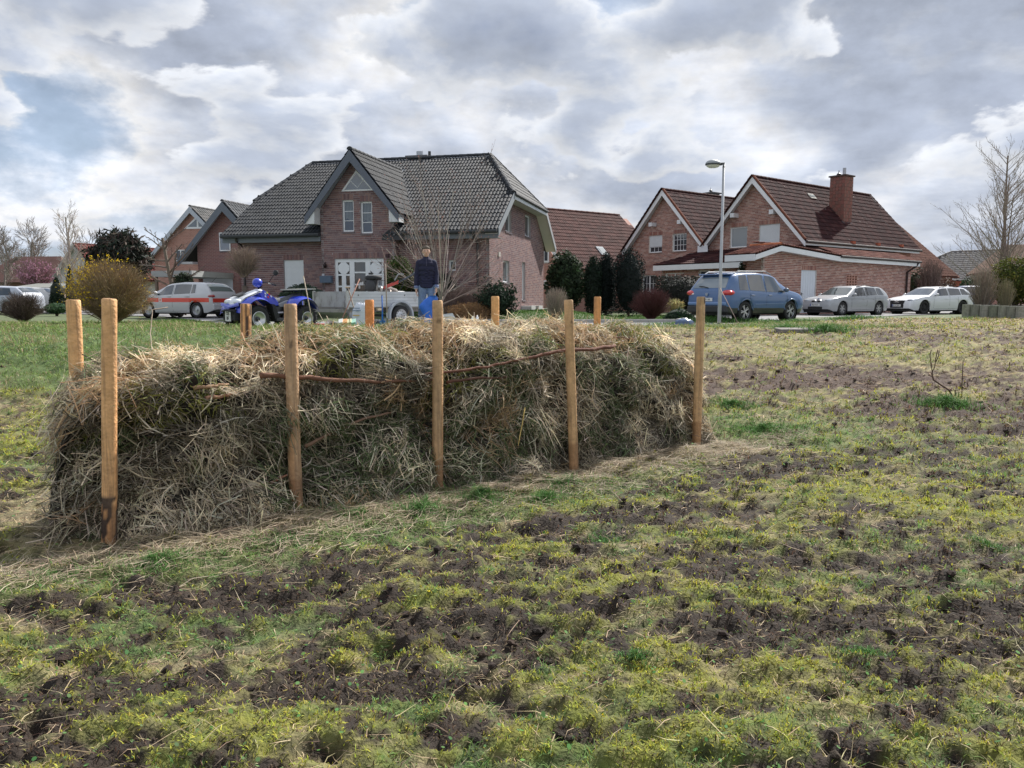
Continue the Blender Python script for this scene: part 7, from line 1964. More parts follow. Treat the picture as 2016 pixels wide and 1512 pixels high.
def broom_head(t, d):
    mb = MB(); mb.box((-.24, -.04, .03), (.20, .04, .08), (.03, .04, .05)); mb.build('broom_back', M_matte(), t)
    mb = MB()
    for k in range(44): x = -.23+.42*k/43; mb.tube([(x, rnd.uniform(-.03, .03), .04), (x+rnd.uniform(-.01, .01), rnd.uniform(-.05, .04), -.03)], .005, 3, (.02, .03, .06))
    o = mb.build('bristles', M_matte(), t)
tool('broom', 'broom with reddish white stick leaning before the trailer, dark bristles down', 'broom', P(708, 549, 19.3), gnd(668, 648, 18.9)+Vector((0, 0, .05)), .014, (.42, .22, .17), broom_head)
tool('garden_stake', 'long pale wooden pole leaning against the rear of the quad bike', 'pole', P(597.5, 544, 19.4), gnd(617, 645, 19.0), .013, (.45, .38, .28))
def rake_head(t, d):
    mb = MB()
    for k in range(9): a = -.6+.15*k; mb.tube([d*.35, Vector((a*.25, 0, .10)), Vector((a*.36, -.02, .0))], .005, 4, (.32, .28, .24))
    mb.build('tines', M_metal(), t)
tool('leaf_rake', 'wire leaf rake with thin bent tines lying near the quad rear wheel', 'rake', P(643, 622, 19.2), gnd(652, 648, 18.8), .010, (.35, .28, .2), rake_head)
tool('long_handled_tool', 'red handled tool lying flat on the road edge right of the quad', 'tool', gnd(612, 646, 19.2)+Vector((0, 0, .10)), gnd(640, 646, 19.3)+Vector((0, 0, .10)), .018, (.55, .05, .03))
# white woven sack, printed bag, blue bag, bucket
def sack(name, label, px, Y, w, h, c, dpt=.18, lean=.1, cat='sack', prints=()):
    p = GX(px, Y); t = thing(name, label, cat, (p.x, p.y, p.z-.01)); rows = []
    n = 18; V = []; F = []; m = 9
    ph = rnd.uniform(0, 6)
    for i in range(m):
        f = i/(m-1); 
        k = (1-.1*f-.5*max(0, f-.75)*2)
        for j in range(n):
            a = 2*math.pi*j/n; fold = 1+.07*math.sin(a*5+ph+f*3)+.05*math.sin(a*9+f*7)
            V.append((w/2*k*math.cos(a)*fold+lean*f*h, dpt*k*math.sin(a)*fold*(1-.3*f), h*f*(1+.05*math.sin(a*3+ph)*f)))
    F = [(i*n+j, i*n+(j+1) % n, (i+1)*n+(j+1) % n, (i+1)*n+j) for i in range(m-1) for j in range(n)]+[tuple(range((m-1)*n, m*n))]
    mb = MB(); mb.add(V, F, c); mb.build('bag', M_fabric(), t, smooth=True)
    for (x0, x1, z0, z1, cc) in prints:
        q = MB(); q.slab([(x0, -dpt*1.02, z0), (x1, -dpt*1.02, z0), (x1+lean*(z1-z0), -dpt*.98, z1), (x0+lean*(z1-z0), -dpt*.98, z1)], (0, .01, 0), cc); q.build('print', M_matte(), t)
    return t
sack('woven_sack', 'full white woven plastic sack standing behind the reddish back post', 707, 18.9, .36, .60, (.62, .66, .74), .17, .12, prints=((-.10, .06, .30, .33, (.5, .35, .15)), (-.1, .1, .42, .44, (.15, .2, .3)), (-.09, .08, .48, .50, (.15, .2, .3))))
sack('bucket_bag', 'dark bag on the road between white sack and trailer wheel', 742, 20.5, .34, .26, (.05, .055, .07), .2, 0, 'bag')
def flat_bag():
    p = gnd(684, 652, 18.0); t = thing('seed_bag', 'flat printed green and orange seed bag lying in the grass', 'bag', (p.x, p.y, p.z+.06), .15)
    for i, c in enumerate(((.55, .58, .55), (.62, .30, .10), (.60, .58, .35), (.30, .52, .42))):
        mb = MB(); x0 = -.20+.10*i; mb.slab([(x0, -.10, 0), (x0+.1, -.10, .02), (x0+.1, .10, .10), (x0, .10, .08)], (0, -.02, .05), c); mb.build('panel', M_white(), t)
flat_bag()
lump('plastic_bag', 'crumpled grey blue plastic bag on the grass left of the lamp post', 'bag', 1347, 634, 22.5, (.28, .2, .15), (.10, .15, .26), mat('plastic_film', .3, noise=.2, nscale=8, bump=.8, bscale=8), noise=.4, z=gzf(5.05, 22.5)+.08)

# ---- blue sack held in front of the legs, white tray table
def blue_tarp():
    Y = 16.8
    c = P(846, 615, Y); t = MB(); V = []; m, n = 16, 22
    top, bot = 582, 650
    for i in range(m):
        f = i/(m-1); py = top+(bot-top)*f
        xl = np.interp(f, [0, .12, .3, .6, 1], [847, 836, 826, 835, 832]); xr = np.interp(f, [0, .15, .4, 1], [859, 861, 858, 853])
        for j in range(n):
            g = j/(n-1)*2*math.pi; a = P(float((xl+xr)/2), py, Y); hw = float(xr-xl)/2/FPX*Y
            fold = 1+.09*math.sin(g*4+f*5)+.06*math.sin(g*7-f*6)
            V.append(Vector((a.x+hw*math.cos(g)*fold, Y+.13*math.sin(g)*fold*(.5+.5*f), a.z))-Vector((c.x, Y, c.z)))
    F = [(i*n+j, i*n+(j+1) % n, (i+1)*n+(j+1) % n, (i+1)*n+j) for i in range(m-1) for j in range(n)]+[tuple(range(n))]
    t.add(V, F, (.02, .14, .62)); o = t.build('blue_sack', mat('blue_plastic', .4, noise=.15, nscale=10, bump=.6, bscale=10), None, smooth=True); o.location = (c.x, Y, c.z)
    tag(o, 'bright blue plastic sack held upright in front of the person', 'sack')
blue_tarp()
def tray_table():
    p = GX(928, 17.5); x0 = P(903, 630, 17.5).x-p.x; x1 = P(953, 630, 17.5).x-p.x; zt = P(930, 631, 17.5).z
    t = thing('low_table', 'low white topped camping table with small bottles behind the heap', 'table', p)
    mb = MB(); mb.box((x0, -.2, zt-p.z-.03), (x1, .2, zt-p.z), (.72, .73, .76)); mb.build('tabletop', M_white(), t)
    mb = MB(); mb.box((x0+.22, -.17, zt-p.z-.17), (x1-.04, .17, zt-p.z-.031), (.03, .035, .045)); mb.build('drawer', M_matte(), t)
    for x in (x0+.02, x1-.02):
        for y in (-.18, .18): mb = MB(); mb.tube([(x, y, zt-p.z-.02), (x, y, 0)], .010, 6, (.5, .5, .5)); mb.build('leg', M_metal(), t)
    for i, (px, h, c, lab) in enumerate(((931, .10, (.7, .75, .7), 'clear bottle with orange base, tallest on the camping table'), (940, .12, (.68, .7, .74), 'slim white bottle right of the clear one on the camping table'), (936, .045, (.6, .28, .08), 'small orange jar between the two bottles on the table'))):
        q = P(px, 630, 17.5); mb = MB(); mb.lathe([(0, 0), (.028, 0), (.03, h*.6), (.018, h*.8), (.012, h), (0, h)], 'z', (0, 0, 0), 12, c); o = mb.build('bottle', M_white(), None, smooth=True); o.location = (q.x, 17.42, zt); tag(o, lab, 'bottle')
    # white crate left of the table
    p = GX(888, 18.2); mb = MB(); b = thing('crate', 'open white box with grey lid flap left of the camping table', 'crate', p)
    w = .26; mb.box((-w, -.2, 0), (w, -.18, .20), (.6, .62, .64)); mb.box((-w, .18, 0), (w, .2, .20), (.6, .62, .64)); mb.box((-w, -.18, 0), (-w+.02, .18, .20), (.6, .62, .64)); mb.box((w-.02, -.18, 0), (w, .18, .20), (.6, .62, .64)); mb.box((-w+.02, -.18, 0), (w-.02, .18, .02), (.5, .5, .5)); mb.build('box', M_white(), b)
    mb = MB(); mb.slab([(-w, .2, .20), (w*.4, .2, .20), (w*.1, .22, .33), (-w*.8, .22, .30)], (0, .01, 0), (.45, .48, .48)); mb.build('flap', M_white(), b)
tray_table()

# ================================================================== PERSON
def remesh_blob(name, mb, vox, m, colf, parent, smooth=2):
    me = bpy.data.meshes.new(name); me.from_pydata([tuple(v) for v in mb.v], [], mb.f); o = link(name, me, parent)
    md = o.modifiers.new('r', 'REMESH'); md.mode = 'VOXEL'; md.voxel_size = vox; md.use_smooth_shade = True
    if smooth: ms = o.modifiers.new('s', 'SMOOTH'); ms.iterations = smooth; ms.factor = .6
    bpy.context.view_layer.update()
    em = bpy.data.meshes.new_from_object(o.evaluated_get(bpy.context.evaluated_depsgraph_get()))
    o.modifiers.clear(); o.data = em
    a = em.attributes.new('Col', 'FLOAT_COLOR', 'FACE'); cc = np.ones((len(em.polygons), 4), np.float32)
    cc[:, :3] = np.array([colf(p.center) for p in em.polygons]); a.data.foreach_set('color', cc.ravel())
    em.materials.clear(); em.materials.append(m); em.shade_smooth()
    return o
def limb(mb, pts, rad, n=12, fl=1.0):
    for i in range(len(pts)-1): mb.tube([pts[i], pts[i+1]], [rad[i], rad[i+1]], n)
    for p, r in zip(pts, rad): mb.ell(p, (r, r*fl, r), n=12, m=8)
def person():
    Y = 17.3; f = P(841, 647, Y); g = gzf(f.x, Y)
    T = thing('person', 'man standing behind the heap in dark navy sweater and blue jeans, holding a blue sack', 'person', (f.x, Y, g), R(6))
    S = 1.84/1.80; V = lambda *a: Vector(a)*S
    SK = (.62, .38, .285)
    SHL, ELL, WRL, HAL = V(-.160, .02, 1.43), V(-.212, .03, 1.16), V(-.228, -.02, .915), V(-.226, -.035, .845)
    SHR, ELR, WRR, HAR = V(.160, .02, 1.43), V(.215, .03, 1.17), V(.215, -.07, .935), V(.208, -.09, .865)
    b = MB()
    torso = [(.93, .155, .105), (1.0, .16, .11), (1.10, .145, .10), (1.20, .15, .105), (1.30, .165, .115), (1.40, .165, .11), (1.45, .13, .09)]
    for z, rx, ry in torso: b.ell(V(0, .01, z), (rx*S, ry*S, .085*S), n=16, m=10)
    limb(b, [V(0, .01, 1.46), V(0, -.005, 1.56)], [.060*S, .054*S])
    b.ell(V(0, -.005, 1.685), (.080*S, .096*S, .106*S), n=18, m=14); b.ell(V(0, -.030, 1.625), (.056*S, .066*S, .066*S), n=16, m=12); b.ell(V(0, -.075, 1.590), (.026*S, .022*S, .022*S))
    b.ell(V(0, -.101, 1.657), (.013*S, .021*S, .024*S)); b.ell(V(0, -.092, 1.615), (.026*S, .012*S, .008*S))
    for sg in (-1, 1):
        b.ell(V(sg*.077, .0, 1.665), (.012*S, .020*S, .032*S)); b.ell(V(sg*.032, -.083, 1.695), (.022*S, .012*S, .010*S))
    for s_, e, w, h in ((SHL, ELL, WRL, HAL), (SHR, ELR, WRR, HAR)):
        limb(b, [s_, e, w, h], [.056*S, .043*S, .029*S, .026*S])
    legs = ([V(-.09, .01, .90), V(-.115, -.03, .50), V(-.125, .02, .10)], [V(.095, .01, .90), V(.12, -.01, .50), V(.13, .04, .10)])
    for l in legs: limb(b, l, [.088*S, .058*S, .042*S]); b.ell(l[2]+Vector((0, -.06, -.05)), (.04, .11, .035))
    body = remesh_blob('body', b, .0115, M_skin(), lambda p: SK if p.z < 1.60*S or p.y < .3 else SK, T, 1)
    sw = MB()
    for z, rx, ry in torso[2:]: sw.ell(V(0, .01, z), ((rx+.022)*S, (ry+.022)*S, .10*S), n=16, m=10)
    for z in (.905, .93, .96, 1.0, 1.05): sw.ell(V(0, .01, z), (.182*S, .142*S, .038*S), n=18, m=8)
    limb(sw, [V(0, .01, 1.46), V(0, .0, 1.535)], [.078*S, .068*S])
    for s_, e, w in ((SHL, ELL, WRL), (SHR, ELR, WRR)): limb(sw, [s_+Vector((0, 0, -.005)), e, w+Vector((0, 0, .05))], [.076*S, .061*S, .050*S]); limb(sw, [V(0, .01, 1.46), s_+Vector((0, 0, .012))], [.07*S, .064*S])
    for k in range(26):
        a = rnd.uniform(0, 6.28); z = rnd.uniform(.95, 1.35); sw.ell(V(.165*math.cos(a), .01+.115*math.sin(a), z), (.035, .035, .012))
    remesh_blob('sweater', sw, .011, M_fabric(), lambda p: (.017, .018, .048), T, 2)
    je = MB(); je.ell(V(0, .01, .93), (.165*S, .12*S, .10*S), n=16, m=10)
    for l in legs: limb(je, [l[0], l[1], l[2]+Vector((0, 0, -.03))], [.102*S, .076*S, .064*S]); [je.ell(l[1].lerp(l[2], .3+.12*k)+Vector((rnd.uniform(-.01, .01), 0, 0)), (.076, .078, .014)) for k in range(5)]
    remesh_blob('jeans', je, .011, mat('denim', .9, noise=.3, nscale=14, bump=.3, bscale=60), lambda p: ((.17, .24, .35) if p.z > .45 else (.08, .12, .22)), T, 1)
    for l in legs:
        sh = MB(); a = l[2]; sh.ell(a+Vector((0, .0, -.045)), (.05, .06, .05)); sh.ell(a+Vector((0, -.10, -.062)), (.046, .085, .036)); sh.box((a.x-.042, a.y-.17, a.z-.102), (a.x+.042, a.y+.055, a.z-.085))
        remesh_blob('shoe', sh, .011, M_matte(), lambda p: (.055, .025, .03), T, 1)
    for a, w, sg in ((HAL, WRL, -1), (HAR, WRR, 1)):
        d = (a-w).normalized()
        mb = MB(); mb.tube([w-d*.015, w+d*.04], [.052, .052], 14, (.16, .20, .34)); mb.tube([w+d*.041, w+d*.052], [.053, .052], 14, (.38, .42, .5)); mb.build('cuff', M_fabric(), T, smooth=True)
        hb = MB(); hb.ell(a+d*.035, (.022, .043, .052), n=12, m=8); hb.ell(a, (.023, .032, .04), n=12, m=8); inn = Vector((-sg, 0, 0))
        for k, ln in enumerate((.070, .080, .075, .058)):
            b0 = a+d*.068+Vector((0, -.030+.020*k, 0)); limb(hb, [b0, b0+d*ln*.45+inn*.006, b0+d*ln*.75+inn*.020, b0+d*ln*.92+inn*.038], [.0095, .009, .0085, .0075], 8)
        b0 = a+Vector((0, -.030, 0)); limb(hb, [b0, b0+Vector((0, -.020, 0))+d*.03+inn*.01, b0+Vector((0, -.022, 0))+d*.058+inn*.02], [.013, .0115, .010], 8)
        remesh_blob('hand', hb, .0042, M_skin(), lambda p: SK, T, 1)
    hc = V(0, -.005, 1.68)
    for sg in (-1, 1):
        mb = MB(); mb.ell((hc.x+sg*.030, hc.y-.083, hc.z+.0), (.015, .010, .008), (.60, .55, .52), 8, 5); mb.ell((hc.x+sg*.030, hc.y-.090, hc.z+.0), (.007, .005, .007), (.03, .025, .02), 8, 5); mb.build('eye', M_skin(), T, smooth=True)
        mb = MB(); mb.ell((hc.x+sg*.032, hc.y-.090, hc.z+.018), (.020, .007, .005), (.10, .07, .05), 8, 4); mb.build('eyebrow', M_matte(), T)
    mb = MB(); mb.ell((hc.x, hc.y-.097, hc.z-.062), (.024, .009, .005), (.32, .12, .10), 10, 5); mb.build('lips', M_skin(), T, smooth=True)
    mb = MB(); mb.ell((hc.x, hc.y+.006, hc.z+.066), (.084*S, .100*S, .068*S), (.115, .09, .07), 16, 10); mb.ell((hc.x, hc.y+.030, hc.z+.030), (.086*S, .082*S, .09*S), (.115, .09, .07), 16, 10)
    for k in range(1100):
        a = rnd.uniform(0, 6.283); e = rnd.uniform(-.25, 1.5)
        d = Vector((math.cos(a)*math.cos(e), math.sin(a)*math.cos(e), math.sin(e)))
        if d.y < -.30 and d.z < .60 or d.z < .15 and d.y < .0: continue
        p = hc+Vector((d.x*.090, d.y*.098+.010, d.z*.104+.022)); l = .016+.012*rnd.random()
        q = p+(d+Vector((0, -.25, .3))).normalized()*l; s = d.orthogonal().normalized()*.006
        k_ = rnd.uniform(.6, 1.3); mb.quad(p-s, p+s, q+s*.3, q-s*.3, c=(.14*k_, .10*k_, .07*k_))
    mb.build('hair', M_matte(), T)
    mb = MB(); mb.tube([V(0, -.085, 1.52), V(0, -.118, 1.44), V(0, -.128, 1.36)], .0045, 4, (.12, .12, .17)); mb.build('zip', M_metal(), T)
person()

# ---- street lamp
def lamp():
    Y = 24.0; b = GX(1413.5, Y); top = P(1417, 322, Y)
    T = thing('street_lamp', 'tall pale grey street lamp with domed head in front of the blue car', 'street lamp', b)
    h = top.z-b.z; mb = MB(); mb.tube([(0, 0, -.1), (0, 0, .9), (0, 0, .95), (0, 0, h)], [.058, .058, .05, .038], 14, (.42, .43, .45)); mb.build('pole', mat('galvanised', .5, metal=.3, noise=.08, nscale=4), T, smooth=True)
    mb = MB(); mb.box((-.05, -.052, .55), (.05, -.045, .9), (.38, .39, .41)); mb.build('access_door', M_metal(), T)
    hd = P(1404, 320, Y)-b
    mb = MB()
    mb.lathe([(.0, .13), (.10, .12), (.17, .075), (.205, .02), (.205, .0)], 'z', (0, 0, 0), 22, (.36, .38, .40)); o = mb.build('canopy', mat('galvanised', .5), T, smooth=True); o.location = (hd.x, 0, h+.0); o.scale = (1.12, .85, .9)
    mb = MB(); mb.lathe([(.205, .0), (.213, -.01), (.213, -.045), (.19, -.05)], 'z', (0, 0, 0), 22, (.06, .065, .07)); mb.box((.10, -.07, -.05), (.24, .07, .015), (.06, .065, .07)); o = mb.build('rim', M_matte(), T, smooth=False); o.location = (hd.x, 0, h+.0); o.scale = (1.12, .85, 1)
    mb = MB(); mb.lathe([(.19, -.045), (.17, -.09), (.11, -.125), (0, -.14)], 'z', (0, 0, 0), 22, (.62, .62, .58)); o = mb.build('diffuser', M_white(), T, smooth=True); o.location = (hd.x, 0, h+.0); o.scale = (1.12, .85, 1)
    mb = MB(); mb.tube([(0, 0, h-.12), (0, 0, h-.0), (hd.x*.5, 0, h-.02)], .042, 8, (.08, .085, .09)); mb.build('bracket', M_matte(), T)
lamp()
tool('stay_rod', 'thin rod leaning from the lamp post down to the grass', 'rod', P(1417, 566, 23.9), gnd(1456, 640, 22.8), .012, (.30, .22, .2))

# ---- concrete palisade
PLAB = [0, 'second round concrete palisade post from the left, darker', 'pale third round concrete palisade post, below the tall thin bare shrub', 'dark mossy fourth round concrete palisade post of the raised bed', 'fifth round concrete palisade post, below the small bare shrub', 'sixth round concrete palisade post, before the golden conifer', 'seventh round concrete palisade post, at the right picture edge']
def palisade():
    pal = [(.26, .26, .21), (.22, .22, .18), (.29, .28, .24), (.19, .20, .15)]
    m = mat('weathered_concrete', .95, noise=.3, nscale=14, bump=.6, bscale=30, extra=dirt((.10, .11, .07), .5, 7, (1, 1, .35)))
    px = [1897, 1914, 1932, 1950, 1968, 1985, 2003]
    for i, x in enumerate(px):
        Y = 27.5-.25*i; p = GX(x, Y); r = .155; top = P(x, 599+i*.7, Y).z; mb = MB(); h = top-(p.z-.1)
        c = pal[i % 4]
        n = 16; V = []
        for z, k in ((0, 1), (h*.5, 1.0), (h-.02, 1.0), (h, .93)):
            for j in range(n):
                a = 2*math.pi*j/n; q = 1-.13*(math.cos(a*2) > .8)*(abs(math.cos(a)) > .8)
                V.append((r*k*q*math.cos(a), r*k*math.sin(a), z))
        F = [(q*n+j, q*n+(j+1) % n, (q+1)*n+(j+1) % n, (q+1)*n+j) for q in range(3) for j in range(n)]+[tuple(range(3*n, 4*n))]
        mb.add(V, F, c); o = mb.build('palisade_post', m, None, smooth=False); o.location = (p.x, p.y, p.z-.1)
        tag(o, ('left end round concrete palisade post beside the white car' if i == 0 else PLAB[i] if i < 7 else 'round concrete palisade post in the row along the raised bed'), 'palisade post', 'concrete palisade posts round the raised bed')
    p = GX(2000, 27.9); mb = MB(); x0 = P(1900, 600, 28).x-p.x
    n = 14
    V = [(x0, .0, 0), (8, -3, 0), (9, 6, 0), (x0+1, 6, 0)]
    mb.slab([(x0+.3, .1, -.1), (8, -3.0, -.1), (14, 8, -.1), (x0+5.6, 8, -.1)], (0, 0, P(1950, 603, 27).z-p.z+.1), (.06, .05, .04)); o = mb.build('raised_bed_soil', mat('field_clod', .98)); o.location = p; tag(o, kind='structure')
palisade()
def stones():
    q = G(1572, 655); t = MB(); t.box((-.45, -.16, -.06), (.45, .16, .09), (.20, .18, .17)); o = t.build('stone_slab', mat('weathered_concrete', .95), bevel=.02); o.location = q; o.rotation_euler = (R(4), 0, R(4)); tag(o, 'flat grey stone slab half sunk in the field before the blue car', 'stone slab')
stones()
# ================================================================== PLANTS
def np_tubes(name, Pt, Rd, C, m, parent=None, sides=3, off=(0, 0, 0)):
    """Pt (n,K,3), Rd (n,K), C (n,3): many thin tubes as one mesh"""
    Pt = np.asarray(Pt, float)-np.array(off); n, K, _ = Pt.shape
    d = np.gradient(Pt, axis=1); d /= np.linalg.norm(d, axis=2, keepdims=True)+1e-9
    ref = np.where(np.abs(d[:, :1, 2:3]) > .9, np.array([1.0, 0, 0]), np.array([0, 0, 1.0]))
    u = np.cross(d, ref); u /= np.linalg.norm(u, axis=2, keepdims=True)+1e-9; w = np.cross(d, u)
    V = np.stack([Pt+(u*math.cos(2*math.pi*k/sides)+w*math.sin(2*math.pi*k/sides))*Rd[..., None] for k in range(sides)], 2)
    base = (np.arange(n)[:, None, None]*K+np.arange(K-1)[None, :, None])*sides
    k = np.arange(sides)[None, None, :]; k2 = (k+1) % sides
    Q = np.stack([base+k, base+k2, base+k2+sides, base+k+sides], -1).reshape(-1, 4)
    return np_mesh(name, V.reshape(-1, 3), Q, m, np.repeat(C, K*sides, 0), parent)
def rdir(d, ang):
    o = d.orthogonal().normalized(); o.rotate(Matrix.Rotation(rnd.uniform(0, 6.283), 3, d)); return (d*math.cos(ang)+o*math.sin(ang)).normalized()
def grow(p, d, L, r, lev, out, prm):
    """recursive bare branch; out[level] collects polylines of 4 points"""
    K = 4; pts = [p.copy()]; q = p.copy(); dd = d.copy()
    for k in range(K-1):
        dd = (dd+Vector((rnd.gauss(0, 1), rnd.gauss(0, 1), rnd.gauss(0, .6)))*prm['wob']+Vector((0, 0, prm['up']))).normalized()
        q = q+dd*L/(K-1); pts.append(q.copy())
    r1 = r*prm.get('tap', .5); out.append((pts, [r+(r1-r)*k/(K-1) for k in range(K)], lev))
    if lev >= prm['lev']: return
    n = prm['n'][lev]
    for i in range(n):
        f = prm['f0'][lev]+(1-prm['f0'][lev])*(i+rnd.random())/n; k = min(K-2, int(f*(K-1))); g = f*(K-1)-k
        b = pts[k].lerp(pts[k+1], g); tdir = (pts[k+1]-pts[k]).normalized()
        ang = R(rnd.uniform(*prm['ang'][lev])); nd = rdir(tdir, ang)
        grow(b, nd, L*prm['len'][lev]*(1.15-prm.get('sh', .45)*f)*rnd.uniform(.75, 1.2), max(r*(1-.55*f)*prm['rr'], prm['rmin']), lev+1, out, prm)
def bare_tree(name, label, cat, loc, H, prm, col, crown_name='crown', group=None, trunks=1, r0=None, lean=0.0, tipcol=None, H1=None):
    T = thing(name, label, cat, loc, 0, group); out = []
    for t in range(trunks):
        d = Vector((rnd.uniform(-.05, .05)*(trunks > 1)+lean, rnd.uniform(-.05, .05)*(trunks > 1), 1)).normalized()
        grow(Vector((rnd.uniform(-.2, .2)*(trunks > 1), rnd.uniform(-.2, .2)*(trunks > 1), -.1)), d, H*(H1 or .95)*(1-.12*t), (r0 or H*.018)*(1-.2*t), 0, out, prm)
    for nm, sel, sd in (('trunk', [o for o in out if o[2] == 0], 8), ('limbs', [o for o in out if o[2] == 1], 5), (crown_name, [o for o in out if o[2] >= 2], 3)):
        if not sel: continue
        Pt = np.array([[tuple(v) for v in o[0]] for o in sel]); Rd = np.array([o[1] for o in sel])
        cc = np.array(col if not (tipcol and nm == crown_name) else tipcol)
        np_tubes(nm, Pt, Rd, jitter(cc, len(sel), .25), M_bark() if nm == 'trunk' else M_twig(), T, sd)
    return T, out
def leaves(name, pts, nrm, size, cols, m, parent, asp=1.6):
    n = len(pts); a = rng.normal(0, 1, (n, 3)); nn = nrm+a*.7; nn /= np.linalg.norm(nn, axis=1, keepdims=True)+1e-9
    t = rng.normal(0, 1, (n, 3)); u = np.cross(nn, t); u /= np.linalg.norm(u, axis=1, keepdims=True)+1e-9; w = np.cross(nn, u)
    s = (size*(.6+.8*rng.random(n)))[:, None]
    V = np.stack([pts-u*s*asp*.5, pts-w*s*.4, pts+u*s*asp*.5, pts+w*s*.4], 1).reshape(-1, 3)
    return np_mesh(name, V, np.arange(4*n).reshape(-1, 4), m, np.repeat(cols, 4, 0), parent)
def leafy(name, label, cat, px, Y, wpx, ytop, ybase, col, n, leaf, shape='round', jit=.45, depth=None, group=None, lump=.28, hi=None, stem=True, zb=None, core=.72, asp=1.6, hif=.25):
    p = GX(px, Y); 
    if zb is not None: p.z = zb
    top = P(px, ytop, Y).z; base = max(P(px, ybase, Y).z, p.z); h = top-base; w = wpx/2/FPX*Y; dp = depth or w*.9
    T = thing(name, label, cat, p, 0, group)
    u = rng.normal(0, 1, (n, 3)); u /= np.linalg.norm(u, axis=1, keepdims=True)
    r = 1-.38*rng.random(n)**1.6
    az = np.arctan2(u[:, 1], u[:, 0])
    ph = rnd.uniform(0, 50)
    L = 1+lump*(fbm(az*2.2+ph, u[:, 2]*3.2+ph, 3, .6)-.5)*2+lump*.5*(vnoise(az*6+ph, u[:, 2]*8)-.5)
    if shape == 'cone': k = np.clip(1-(u[:, 2]*.5+.5), .02, 1)**.75; z = (rng.random(n)); k = (1-z)**.75+.04; X = np.cos(az)*k; Yy = np.sin(az)*k; Z = z*2-1
    elif shape == 'column': z = rng.random(n); k = np.clip((1-z)*5, 0, 1)**.5*np.clip(z*6+.4, 0, 1)**.5*(.85+.15*np.sin(z*3)); X = np.cos(az)*k; Yy = np.sin(az)*k; Z = z*2-1
    elif shape == 'box': X = np.clip(u[:, 0]*1.5, -1, 1); Yy = np.clip(u[:, 1]*1.5, -1, 1); Z = np.clip(u[:, 2]*1.5, -1, 1)
    elif shape == 'spread': X = u[:, 0]; Yy = u[:, 1]; Z = np.abs(u[:, 2])*1.9*(1-.4*np.abs(u[:, 0]))-1
    else: X, Yy, Z = u.T
    pts = np.stack([X*w*r*L, Yy*dp*r*L, (Z*r*L*.5+.5)*h+base-p.z], -1)
    tone = (.55+.9*fbm(pts[:, 0]*3/max(w, .3)+ph, pts[:, 2]*3/max(w, .3)+pts[:, 1]*2, 3))
    cols = jitter(np.array(col), n, jit, .12)*tone[:, None]
    if hi is not None: s = rng.random(n) < hif; cols[s] = jitter(np.array(hi), s.sum(), .3)
    leaves('foliage', pts, u, leaf, cols, M_leaf(), T, asp)
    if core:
        mb = MB(); mb.ell((0, 0, h/2+base-p.z), (w*core, dp*core, h/2*core), tuple(c*.5 for c in col), 14, 9, noise=.15); mb.build('shaded_core', M_twig(), T)  # solid filler in darkened leaf colour, interior shade painted in
    if stem:
        mb = MB(); 
        for k in range(4): a = rnd.uniform(0, 6.28); mb.tube([(0, 0, -.05), (w*.2*math.cos(a), dp*.2*math.sin(a), (base-p.z)+h*.5)], [.05, .02], 5, (.10, .075, .055))
        mb.build('stem', M_bark(), T)
    return T
